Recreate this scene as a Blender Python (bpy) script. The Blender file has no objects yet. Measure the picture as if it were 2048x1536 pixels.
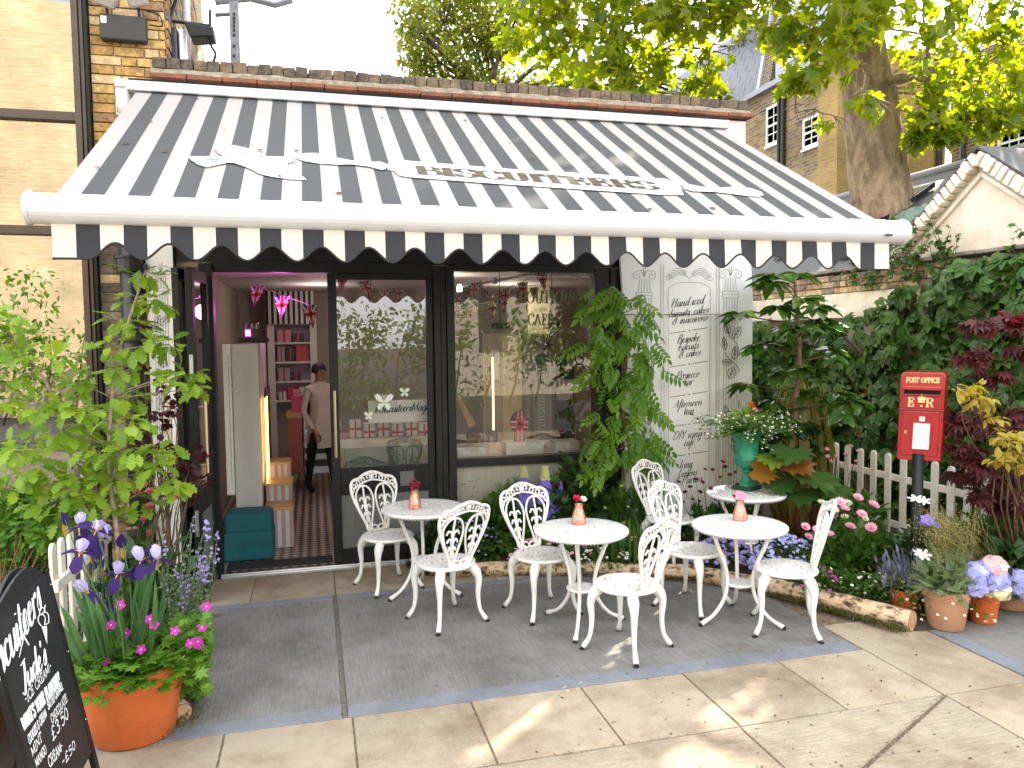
import bpy, math, random
import numpy as np
from mathutils import Vector, Matrix
random.seed(7); rng = np.random.default_rng(7)
R = math.radians; PI = math.pi
scene = bpy.context.scene
COL = scene.collection

# ------------------------------------------------------------------ camera
F_PX, YAW, PITCH, ROLL, CAM = 1526.7, R(14.544), R(3.474), R(-0.642), np.array([0., 0., 2.])
_fw = np.array([math.sin(YAW)*math.cos(PITCH), math.cos(YAW)*math.cos(PITCH), -math.sin(PITCH)])
_rt0 = np.array([math.cos(YAW), -math.sin(YAW), 0.]); _up0 = np.cross(_rt0, _fw)
_rt = math.cos(ROLL)*_rt0 + math.sin(ROLL)*_up0
_up = -math.sin(ROLL)*_rt0 + math.cos(ROLL)*_up0
cam_data = bpy.data.cameras.new('camera'); cam = bpy.data.objects.new('camera', cam_data); COL.objects.link(cam)
cam_data.sensor_width = 36; cam_data.lens = F_PX/2048*36; cam_data.clip_start = .05; cam_data.clip_end = 2000
m = Matrix.Identity(4)
for i in range(3):
    m[i][0], m[i][1], m[i][2], m[i][3] = _rt[i], _up[i], -_fw[i], CAM[i]
cam.matrix_world = m
scene.camera = cam
# ------------------------------------------------------------------ light
SUN_EL, SUN_AZ = R(34), R(47)          # azimuth measured from +Y towards +X
world = bpy.data.worlds.new('World'); scene.world = world; world.use_nodes = True
nt = world.node_tree; nt.nodes.clear()
wo = nt.nodes.new('ShaderNodeOutputWorld'); bg = nt.nodes.new('ShaderNodeBackground'); sky = nt.nodes.new('ShaderNodeTexSky')
sky.sky_type = 'NISHITA'; sky.sun_disc = False; sky.sun_elevation = SUN_EL; sky.sun_rotation = SUN_AZ
sky.air_density = 1.0; sky.dust_density = 1.5; sky.ozone_density = 1.0
tc = nt.nodes.new('ShaderNodeTexCoord'); cn = nt.nodes.new('ShaderNodeTexNoise'); cr = nt.nodes.new('ShaderNodeValToRGB'); cm = nt.nodes.new('ShaderNodeMix')
cm.data_type = 'RGBA'; cn.inputs['Scale'].default_value = 2.2; cn.inputs['Detail'].default_value = 7; cn.inputs['Roughness'].default_value = .58
cr.color_ramp.elements[0].position = .36; cr.color_ramp.elements[1].position = .60
mp = nt.nodes.new('ShaderNodeMapping'); mp.inputs['Scale'].default_value = (1, 1, 2.2); mp.inputs['Location'].default_value = (.3, .1, .2)
nt.links.new(tc.outputs['Generated'], mp.inputs[0]); nt.links.new(mp.outputs[0], cn.inputs['Vector']); nt.links.new(cn.outputs['Fac'], cr.inputs[0])
nt.links.new(cr.outputs[0], cm.inputs[0]); nt.links.new(sky.outputs[0], cm.inputs[6]); cm.inputs[7].default_value = (13.5, 13.4, 13.2, 1)
nt.links.new(cm.outputs[2], bg.inputs[0]); bg.inputs[1].default_value = .13; nt.links.new(bg.outputs[0], wo.inputs[0])
sun_d = bpy.data.lights.new('sun', 'SUN'); sun = bpy.data.objects.new('sun', sun_d); COL.objects.link(sun)
sun_d.energy = 5.0; sun_d.angle = R(.53); sun_d.color = (1, .9, .74)
sun.rotation_euler = (PI/2 - SUN_EL, 0, PI - SUN_AZ)
vs = scene.view_settings; vs.view_transform = 'Standard'; vs.look = 'None'; vs.exposure = 1.86; vs.gamma = 1; vs.use_curve_mapping = False
scene.render.engine = 'CYCLES'; cy = scene.cycles
cy.use_denoising = True; cy.denoiser = 'OPENIMAGEDENOISE'; cy.max_bounces = 8; cy.diffuse_bounces = 4; cy.glossy_bounces = 3
cy.transmission_bounces = 6; cy.transparent_max_bounces = 12; cy.sample_clamp_indirect = 6; cy.caustics_reflective = False; cy.caustics_refractive = False

# ------------------------------------------------------------------ picture -> place
def ray(x, y):
    return _fw*F_PX + _rt*(x-1024) - _up*(y-768)
def G(x, y, z=0.):                     # where that ray meets the level z
    d = ray(x, y); return CAM + d*(z-2.)/d[2]
def W(x, y, Y):                        # where it meets a wall at depth Y
    d = ray(x, y); return CAM + d*Y/d[1]
def PLN(x, y, p, n):                   # any plane
    d = ray(x, y); return CAM + d*(np.dot(np.array(p)-CAM, n)/np.dot(d, n))
def DP(x, y, dep):
    d = ray(x, y); return CAM + d*dep/np.dot(d, _fw)

# ------------------------------------------------------------------ materials
MATS = {}
def _n(t, kind, **kw):
    n = t.nodes.new('ShaderNode'+kind)
    for k, v in kw.items(): setattr(n, k, v)
    return n
def mat(name, col, rough=.6, metal=0., var=.0, vscale=8., col2=None, bump=0., bscale=60., spec=.5, coat=0., emit=None, estr=0., stretch=(1, 1, 1), ramp=(.35, .65), trans=0., bdist=.01):
    """colour varied by world-space noise, fine relief"""
    if name in MATS: return MATS[name]
    ma = bpy.data.materials.new(name); ma.use_nodes = True; t = ma.node_tree; b = t.nodes['Principled BSDF']
    b.inputs['Roughness'].default_value = rough; b.inputs['Metallic'].default_value = metal; b.inputs['Specular IOR Level'].default_value = spec
    b.inputs['Coat Weight'].default_value = coat
    c = (*col, 1)
    g = _n(t, 'NewGeometry'); mpn = _n(t, 'Mapping'); mpn.inputs['Scale'].default_value = stretch
    t.links.new(g.outputs['Position'], mpn.inputs[0])
    if var or col2:
        nz = _n(t, 'TexNoise'); nz.inputs['Scale'].default_value = vscale; nz.inputs['Detail'].default_value = 6; nz.inputs['Roughness'].default_value = .62
        t.links.new(mpn.outputs[0], nz.inputs['Vector'])
        cr = _n(t, 'ValToRGB'); e = cr.color_ramp.elements; e[0].position, e[1].position = ramp
        c2 = col2 if col2 else tuple(min(1, x*(1+var)) for x in col)
        c1 = col if col2 else tuple(x*(1-var) for x in col)
        e[0].color = (*c1, 1); e[1].color = (*c2, 1)
        t.links.new(nz.outputs['Fac'], cr.inputs[0]); t.links.new(cr.outputs[0], b.inputs['Base Color'])
        rr = _n(t, 'MapRange'); rr.inputs['To Min'].default_value = max(.02, rough-.08); rr.inputs['To Max'].default_value = min(1, rough+.1)
        t.links.new(nz.outputs['Fac'], rr.inputs['Value']); t.links.new(rr.outputs[0], b.inputs['Roughness'])
    else:
        b.inputs['Base Color'].default_value = c
    if bump:
        n2 = _n(t, 'TexNoise'); n2.inputs['Scale'].default_value = bscale; n2.inputs['Detail'].default_value = 5
        t.links.new(mpn.outputs[0], n2.inputs['Vector'])
        bp = _n(t, 'Bump'); bp.inputs['Strength'].default_value = bump; bp.inputs['Distance'].default_value = bdist
        t.links.new(n2.outputs['Fac'], bp.inputs['Height']); t.links.new(bp.outputs[0], b.inputs['Normal'])
    if emit:
        b.inputs['Emission Color'].default_value = (*emit, 1); b.inputs['Emission Strength'].default_value = estr
    if trans: b.inputs['Transmission Weight'].default_value = trans
    MATS[name] = ma; return ma
def leafmat(name, c1, c2, tl=None, rough=.45, tmix=.42, spec=.4):
    """foliage: two tones picked per leaf, light passes through"""
    if name in MATS: return MATS[name]
    ma = bpy.data.materials.new(name); ma.use_nodes = True; t = ma.node_tree; b = t.nodes['Principled BSDF']; out = t.nodes['Material Output']
    at = _n(t, 'Attribute', attribute_name='tint'); oi = _n(t, 'ObjectInfo')
    ad = _n(t, 'Math', operation='ADD'); fr = _n(t, 'Math', operation='FRACT')
    t.links.new(at.outputs['Fac'], ad.inputs[0]); t.links.new(oi.outputs['Random'], ad.inputs[1]); t.links.new(ad.outputs[0], fr.inputs[0])
    mx = _n(t, 'Mix', data_type='RGBA'); mx.inputs[6].default_value = (*c1, 1); mx.inputs[7].default_value = (*c2, 1)
    t.links.new(fr.outputs[0], mx.inputs[0]); t.links.new(mx.outputs[2], b.inputs['Base Color'])
    b.inputs['Roughness'].default_value = rough; b.inputs['Specular IOR Level'].default_value = spec
    tr = _n(t, 'BsdfTranslucent'); mul = _n(t, 'Mix', data_type='RGBA', blend_type='MULTIPLY'); mul.inputs[0].default_value = 1
    tl = tl or (1.9, 1.75, .6)
    mul.inputs[7].default_value = (*tl, 1); t.links.new(mx.outputs[2], mul.inputs[6]); t.links.new(mul.outputs[2], tr.inputs[0])
    ms = _n(t, 'MixShader'); ms.inputs[0].default_value = tmix
    t.links.new(b.outputs[0], ms.inputs[1]); t.links.new(tr.outputs[0], ms.inputs[2]); t.links.new(ms.outputs[0], out.inputs[0])
    MATS[name] = ma; return ma
def glassmat(name, tint=(.93, .96, .95), rough=.0, boost=1.0, wavy=0.):
    if name in MATS: return MATS[name]
    ma = bpy.data.materials.new(name); ma.use_nodes = True; t = ma.node_tree; t.nodes.remove(t.nodes['Principled BSDF']); out = t.nodes['Material Output']
    tr = _n(t, 'BsdfTransparent'); tr.inputs[0].default_value = (*tint, 1)
    gl = _n(t, 'BsdfGlossy'); gl.inputs['Roughness'].default_value = rough
    fz = _n(t, 'Fresnel'); fz.inputs['IOR'].default_value = 1.52
    mu = _n(t, 'Math', operation='MULTIPLY', use_clamp=True); mu.inputs[1].default_value = boost
    ms = _n(t, 'MixShader')
    if wavy:
        g = _n(t, 'NewGeometry'); nz = _n(t, 'TexNoise'); nz.inputs['Scale'].default_value = 2.5; nz.inputs['Detail'].default_value = 1
        t.links.new(g.outputs['Position'], nz.inputs['Vector'])
        bp = _n(t, 'Bump'); bp.inputs['Strength'].default_value = wavy; bp.inputs['Distance'].default_value = .02
        t.links.new(nz.outputs['Fac'], bp.inputs['Height']); t.links.new(bp.outputs[0], gl.inputs['Normal'])
    t.links.new(fz.outputs[0], mu.inputs[0]); t.links.new(mu.outputs[0], ms.inputs[0]); t.links.new(tr.outputs[0], ms.inputs[1]); t.links.new(gl.outputs[0], ms.inputs[2])
    t.links.new(ms.outputs[0], out.inputs[0]); MATS[name] = ma; return ma
def brickmat(name, c1, c2, mortar, scale=1., bw=.215, bh=.065, rot=None):
    """far masonry, too small to pick apart"""
    if name in MATS: return MATS[name]
    ma = bpy.data.materials.new(name); ma.use_nodes = True; t = ma.node_tree; b = t.nodes['Principled BSDF']; b.inputs['Roughness'].default_value = .9
    g = _n(t, 'TexCoord'); mp_ = _n(t, 'Mapping'); mp_.inputs['Rotation'].default_value = rot or (R(90), 0, 0)
    br = _n(t, 'TexBrick'); br.inputs['Scale'].default_value = scale; br.inputs['Brick Width'].default_value = bw+.01; br.inputs['Row Height'].default_value = bh+.01
    br.inputs['Mortar Size'].default_value = .008; br.inputs['Color1'].default_value = (*c1, 1); br.inputs['Color2'].default_value = (*c2, 1); br.inputs['Mortar'].default_value = (*mortar, 1)
    br.inputs['Bias'].default_value = -.1; br.offset = .5
    t.links.new(g.outputs['Object'], mp_.inputs[0]); t.links.new(mp_.outputs[0], br.inputs[0])
    nz = _n(t, 'TexNoise'); nz.inputs['Scale'].default_value = 1.6; nz.inputs['Detail'].default_value = 8
    t.links.new(g.outputs['Object'], nz.inputs['Vector'])
    mx = _n(t, 'Mix', data_type='RGBA', blend_type='MULTIPLY'); mx.inputs[0].default_value = .55
    cr = _n(t, 'ValToRGB'); cr.color_ramp.elements[0].position = .3; cr.color_ramp.elements[0].color = (.45, .42, .4, 1); cr.color_ramp.elements[1].position = .7; cr.color_ramp.elements[1].color = (1.2, 1.15, 1.1, 1)
    t.links.new(nz.outputs['Fac'], cr.inputs[0]); t.links.new(br.outputs['Color'], mx.inputs[6]); t.links.new(cr.outputs[0], mx.inputs[7]); t.links.new(mx.outputs[2], b.inputs['Base Color'])
    MATS[name] = ma; return ma

# ------------------------------------------------------------------ meshes and objects
def tag(o, label=None, cat=None, group=None, kind=None):
    if label: o['label'] = label
    if cat: o['category'] = cat
    if group: o['group'] = group
    if kind: o['kind'] = kind
    return o
def thing(name, label, cat, loc=(0, 0, 0), rz=0., group=None):
    o = bpy.data.objects.new(name, None); COL.objects.link(o); o.empty_display_size = .1
    o.location = tuple(loc); o.rotation_euler = (0, 0, rz)
    return tag(o, label, cat, group)
def top_of(o):
    while o.parent: o = o.parent
    return o
def link(name, me, parent=None, mats=None):
    o = bpy.data.objects.new(name, me); COL.objects.link(o)
    if mats is not None:
        for mm in (mats if isinstance(mats, (list, tuple)) else [mats]): me.materials.append(mm)
    if parent: o.parent = parent
    return o
def copy_tree(o, parent=None, label=None):
    c = o.copy(); COL.objects.link(c); c.parent = parent
    if label: c['label'] = label
    for ch in list(o.children): copy_tree(ch, c)
    return c
class MB:
    def __init__(s): s.v = []; s.f = []; s.mi = []
    def add(s, vs, fs, mi=0):
        b = len(s.v); s.v += [tuple(float(c) for c in p) for p in vs]
        for f in fs: s.f.append(tuple(b+i for i in f)); s.mi.append(mi)
        return s
    def box(s, c, d, rot=None, mi=0):
        x, y, z = d[0]/2, d[1]/2, d[2]/2
        vs = [Vector(p) for p in ((-x,-y,-z),(x,-y,-z),(x,y,-z),(-x,y,-z),(-x,-y,z),(x,-y,z),(x,y,z),(-x,y,z))]
        if rot is not None: vs = [rot @ p for p in vs]
        return s.add([(p[0]+c[0], p[1]+c[1], p[2]+c[2]) for p in vs], [(0,3,2,1),(4,5,6,7),(0,1,5,4),(1,2,6,5),(2,3,7,6),(3,0,4,7)], mi)
    def span(s, a, b, mi=0):            # box between two corners
        return s.box([(a[i]+b[i])/2 for i in range(3)], [abs(b[i]-a[i]) for i in range(3)], None, mi)
    def tube(s, pts, rad, n=7, mi=0, cap=True, flat=None):
        """tube along pts; rad number or list; flat=(axis, k) squeezes the section along a world axis"""
        pts = [Vector(p) for p in pts]; k = len(pts)
        if not hasattr(rad, '__len__'): rad = [rad]*k
        vs = []; prev = None
        for i, p in enumerate(pts):
            t = (pts[min(i+1, k-1)]-pts[max(i-1, 0)]).normalized()
            if prev is None:
                a = Vector((0, 0, 1)) if abs(t.z) < .9 else Vector((1, 0, 0)); u = t.cross(a).normalized()
            else:
                u = (prev - t*prev.dot(t)); u = u.normalized() if u.length > 1e-6 else t.orthogonal().normalized()
            prev = u; w = t.cross(u)
            for j in range(n):
                a = 2*PI*j/n; o = (u*math.cos(a)+w*math.sin(a))*rad[i]
                if flat: ax = Vector(flat[0]); o = o - ax*o.dot(ax)*(1-flat[1])
                vs.append(p+o)
        fs = [(i*n+j, i*n+(j+1) % n, (i+1)*n+(j+1) % n, (i+1)*n+j) for i in range(k-1) for j in range(n)]
        if cap: fs += [tuple(range(n-1, -1, -1)), tuple((k-1)*n+j for j in range(n))]
        return s.add(vs, fs, mi)
    def lathe(s, prof, n=20, c=(0, 0, 0), mi=0, a0=0., a1=2*PI):
        full = abs(a1-a0-2*PI) < 1e-6; m_ = n if full else n+1
        vs = [(c[0]+r*math.cos(a0+(a1-a0)*j/n), c[1]+r*math.sin(a0+(a1-a0)*j/n), c[2]+z) for r, z in prof for j in range(m_)]
        fs = [(i*m_+j, i*m_+(j+1) % m_, (i+1)*m_+(j+1) % m_, (i+1)*m_+j) for i in range(len(prof)-1) for j in range(n)]
        return s.add(vs, fs, mi)
    def prism(s, poly, ext, mi=0):       # polygon (3D points) pushed along ext
        k = len(poly); e = Vector(ext); vs = [Vector(p) for p in poly]; vs += [p+e for p in vs]
        return s.add(vs, [tuple(range(k-1, -1, -1)), tuple(range(k, 2*k))] + [(i, (i+1) % k, k+(i+1) % k, k+i) for i in range(k)], mi)
    def build(s, name, mats, parent=None, smooth=False, bevel=0., seg=2, local=False):
        me = bpy.data.meshes.new(name); off = (0, 0, 0) if (parent is None or local) else top_of(parent).location
        me.from_pydata([(x-off[0], y-off[1], z-off[2]) for x, y, z in s.v], [], s.f)
        o = link(name, me, parent, mats)
        if len(set(s.mi)) > 1 or (s.mi and s.mi[0]): me.polygons.foreach_set('material_index', s.mi)
        if smooth: me.polygons.foreach_set('use_smooth', [True]*len(me.polygons))
        if bevel:
            bm_ = o.modifiers.new('bevel', 'BEVEL'); bm_.width = bevel; bm_.segments = seg; bm_.limit_method = 'ANGLE'; bm_.harden_normals = False
        me.update(); return o
def part(name, mats, parent, fn, smooth=False, bevel=0., local=False):
    b = MB(); fn(b); return b.build(name, mats, parent, smooth, bevel, local=local)
def crom(pts, n=6, closed=False):        # Catmull-Rom through points
    pts = [np.array(p, float) for p in pts]; k = len(pts); out = []
    for i in range(k if closed else k-1):
        p0 = pts[(i-1) % k] if (closed or i > 0) else 2*pts[0]-pts[1]
        p1, p2 = pts[i], pts[(i+1) % k]
        p3 = pts[(i+2) % k] if (closed or i+2 < k) else 2*pts[-1]-pts[-2]
        for j in range(n):
            t = j/n; out.append(.5*((2*p1)+(-p0+p2)*t+(2*p0-5*p1+4*p2-p3)*t*t+(-p0+3*p1-3*p2+p3)*t**3))
    if not closed: out.append(pts[-1])
    return out

# ------------------------------------------------------------------ leaves and flowers (templates: verts, faces, material slots)
def T_leaf(prof, fold=.25, curl=.25, mi=0):
    V = []; Fc = []
    for t, w in prof:
        z = -curl*t*t
        V += [(-w, t, z+fold*w), (0, t, z), (w, t, z+fold*w)]
    for i in range(len(prof)-1):
        a, b = 3*i, 3*i+3
        Fc += [(a, a+1, b+1, b), (a+1, a+2, b+2, b+1)]
    return np.array(V, float), Fc, [mi]*len(Fc)
OVATE = T_leaf([(0, .02), (.25, .24), (.55, .27), (.82, .14), (1, .0)])
LANCE = T_leaf([(0, .02), (.3, .13), (.65, .13), (1, 0)], .3, .35)
OBOV = T_leaf([(0, .015), (.35, .1), (.7, .23), (.9, .19), (1, .0)], .2, .35)
ROUND = T_leaf([(0, .1), (.3, .42), (.7, .45), (1, .12)], .2, .2)
OAK = T_leaf([(0, .015), (.14, .06), (.24, .19), (.31, .1), (.44, .3), (.52, .15), (.64, .33), (.73, .18), (.84, .24), (.93, .1), (1, .06)], .22, .25)
BLADE = T_leaf([(0, .035), (.3, .045), (.6, .04), (.85, .025), (1, 0)], .3, .55)
SWORD = T_leaf([(0, .03), (.3, .05), (.65, .05), (.9, .025), (1, 0)], .2, .12)
def T_fan(outline, cz=.0, mi=0):
    V = [(0, .0, cz)] + [(x, y, z) for x, y, z in outline]
    Fc = [(0, i, i+1) for i in range(1, len(outline))]
    return np.array(V, float), Fc, [mi]*len(Fc)
_pl = [(0, 0), (.3, -.12), (.52, .08), (.34, .2), (.6, .45), (.3, .42), (.17, .48), (.2, .62), (0, 1), (-.2, .62), (-.17, .48), (-.3, .42), (-.6, .45), (-.34, .2), (-.52, .08), (-.3, -.12), (0, 0)]
PLANE = T_fan([(x, y, .18*abs(x)-.22*y*y) for x, y in _pl])
PLANE[0][0] = (0, .25, -.03)
def T_join(*parts):
    V = []; Fc = []; Mi = []; b = 0
    for (v, f, mi) in parts:
        V.append(v); Fc += [tuple(i+b for i in q) for q in f]; Mi += mi; b += len(v)
    return np.concatenate(V), Fc, Mi
def T_xf(t, loc=(0, 0, 0), rz=0., rx=0., s=1., mi=None, sx=1.):
    mt = Matrix.Translation(loc) @ Matrix.Rotation(rz, 4, 'Z') @ Matrix.Rotation(rx, 4, 'X') @ Matrix.Diagonal((s*sx, s, s, 1))
    a = np.array(mt); v = t[0] @ a[:3, :3].T + a[:3, 3]
    return v, t[1], (t[2] if mi is None else [mi]*len(t[1]))
def T_rib(w=.012, L=1., mi=0):
    return np.array([(-w, 0, 0), (w, 0, 0), (w*.5, L, -.1*L), (-w*.5, L, -.1*L)], float), [(0, 1, 2, 3)], [mi]
PALM5 = T_join(*[T_xf(OVATE, (0, .22, 0), a, -.12, sc) for a, sc in ((0, .8), (.8, .72), (-.8, .72), (1.7, .52), (-1.7, .52))])
ACER7 = T_join(*[T_xf(LANCE, (0, .05, 0), a, -.1, sc) for a, sc in ((0, .95), (.55, .85), (-.55, .85), (1.1, .7), (-1.1, .7), (1.8, .4), (-1.8, .4))])
PINN = T_join(T_rib(.008, 1.), *[T_xf(OVATE, (0, .2+.16*i, -.1*(.2+.16*i)), sg*(1.15-.06*i), -.3, .34-.015*abs(i-2), sx=.8) for i in range(5) for sg in (1, -1)], T_xf(OVATE, (0, .98, -.1), 0, -.3, .34, sx=.8))
FERN = T_join(T_rib(.01, 1.), *[T_xf(LANCE, (0, .12+.1*i, -.1*(.12+.1*i)), sg*1.1, -.15, .34*(1-.08*i)) for i in range(8) for sg in (1, -1)])
CUT = T_fan([(x, y, .15*abs(x)-.1*y) for x, y in ((0, 0), (.35, -.1), (.2, .12), (.5, .25), (.24, .32), (.4, .62), (.14, .55), (0, .95), (-.14, .55), (-.4, .62), (-.24, .32), (-.5, .25), (-.2, .12), (-.35, -.1), (0, 0))])
def T_daisy(n=10, w=.2, r0=.25, cup=.1, cr=.3):
    ps = [T_xf((np.array([(-w*.6, r0, .02), (w*.6, r0, .02), (w, .75, cup*.7), (0, 1, cup), (-w, .75, cup*.7)]), [(0, 1, 2, 3, 4)], [0]), rz=2*PI*i/n) for i in range(n)]
    k = 8; cen = np.array([(0, 0, cr*.5)]+[(cr*math.cos(2*PI*i/k), cr*math.sin(2*PI*i/k), .03) for i in range(k)])
    return T_join(*ps, (cen, [(0, i+1, (i+1) % k+1) for i in range(k)], [1]*k))
DAISY = T_daisy()
STAR5 = T_daisy(5, .36, .08, .12, .14)
def T_pompon(rings=((6, .45, 1.25), (8, .7, .95), (10, .9, .6), (11, 1., .25)), w=.26):
    ps = []
    for n, L, tilt in rings:
        for i in range(n):
            p = (np.array([(-w*.4, 0, 0), (w*.4, 0, 0), (w, .65, .05), (0, 1, .16), (-w, .65, .05)])*L, [(0, 1, 2, 3, 4)], [0])
            ps.append(T_xf(p, rz=2*PI*i/n+n, rx=tilt))
    return T_join(*ps)
POMPON = T_pompon()
ROSE = T_pompon(((3, .5, 1.45), (4, .62, 1.2), (5, .8, .95), (6, .95, .6)), .42)
FLORET = T_join(*[T_xf((np.array([(-.25, 0, 0), (.25, 0, 0), (.5, .7, .1), (0, 1, .05), (-.5, .7, .1)]), [(0, 1, 2, 3, 4)], [0]), rz=PI/2*i) for i in range(4)])
def basis(pos, d, up, s, sx=1.):
    d = np.asarray(d, float); d = d/(np.linalg.norm(d)+1e-9); up = np.asarray(up, float)
    x = np.cross(d, up); n = np.linalg.norm(x)
    if n < 1e-4: x = np.cross(d, (1., .1, .2)); n = np.linalg.norm(x)
    x = x/n; z = np.cross(x, d)
    a = np.eye(4); a[:3, 0] = x*s*sx; a[:3, 1] = d*s; a[:3, 2] = z*s; a[:3, 3] = pos
    return a
def rv(): 
    v = rng.normal(size=3); return v/np.linalg.norm(v)
_tm = {}
def scatter(tpl, ms, mats, parent, name='leaf', n_parts=0, mass='foliage'):
    """the nearest n_parts as objects of their own sharing one mesh, the rest joined as one part"""
    if len(ms) == 0: return
    V, Fc, Mi = tpl; off = np.array(top_of(parent).location) if parent else np.zeros(3)
    ms = sorted(ms, key=lambda a: np.linalg.norm(a[:3, 3]-CAM)/max(1e-6, np.linalg.norm(a[:3, 1])))
    mats = mats if isinstance(mats, (list, tuple)) else [mats]
    if n_parts:
        key = (id(tpl), tuple(mm.name for mm in mats), name)
        if key not in _tm:
            me = bpy.data.meshes.new(name); me.from_pydata([tuple(p) for p in V], [], Fc); me.polygons.foreach_set('material_index', Mi)
            for mm in mats: me.materials.append(mm)
            me.polygons.foreach_set('use_smooth', [True]*len(Fc)); _tm[key] = me
        for a in ms[:n_parts]:
            o = bpy.data.objects.new(name, _tm[key]); COL.objects.link(o); o.parent = parent
            b = a.copy(); b[:3, 3] -= off; o.matrix_local = Matrix(b.tolist())
        ms = ms[n_parts:]
        if not len(ms): return
    A = np.array(ms); k = len(A); nv = len(V)
    P = np.einsum('kij,vj->kvi', A[:, :3, :3], V) + A[:, None, :3, 3] - off
    lt = np.array([len(q) for q in Fc]); fl = np.array([i for q in Fc for i in q])
    me = bpy.data.meshes.new(mass)
    me.vertices.add(k*nv); me.vertices.foreach_set('co', P.ravel().astype(np.float32))
    loops = (fl[None, :] + (np.arange(k)*nv)[:, None]).ravel(); tot = np.tile(lt, k)
    me.loops.add(len(loops)); me.loops.foreach_set('vertex_index', loops.astype(np.int32))
    me.polygons.add(len(tot)); me.polygons.foreach_set('loop_start', np.concatenate([[0], np.cumsum(tot)[:-1]]).astype(np.int32))
    me.polygons.foreach_set('material_index', np.tile(np.array(Mi), k).astype(np.int32))
    me.polygons.foreach_set('use_smooth', np.ones(len(tot), bool))
    at = me.attributes.new('tint', 'FLOAT', 'POINT'); at.data.foreach_set('value', np.repeat(rng.random(k), nv).astype(np.float32))
    for mm in mats: me.materials.append(mm)
    me.update(calc_edges=True); me.validate()
    o = bpy.data.objects.new(mass, me); COL.objects.link(o); o.parent = parent; o['kind'] = 'stuff'
    return o
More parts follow.
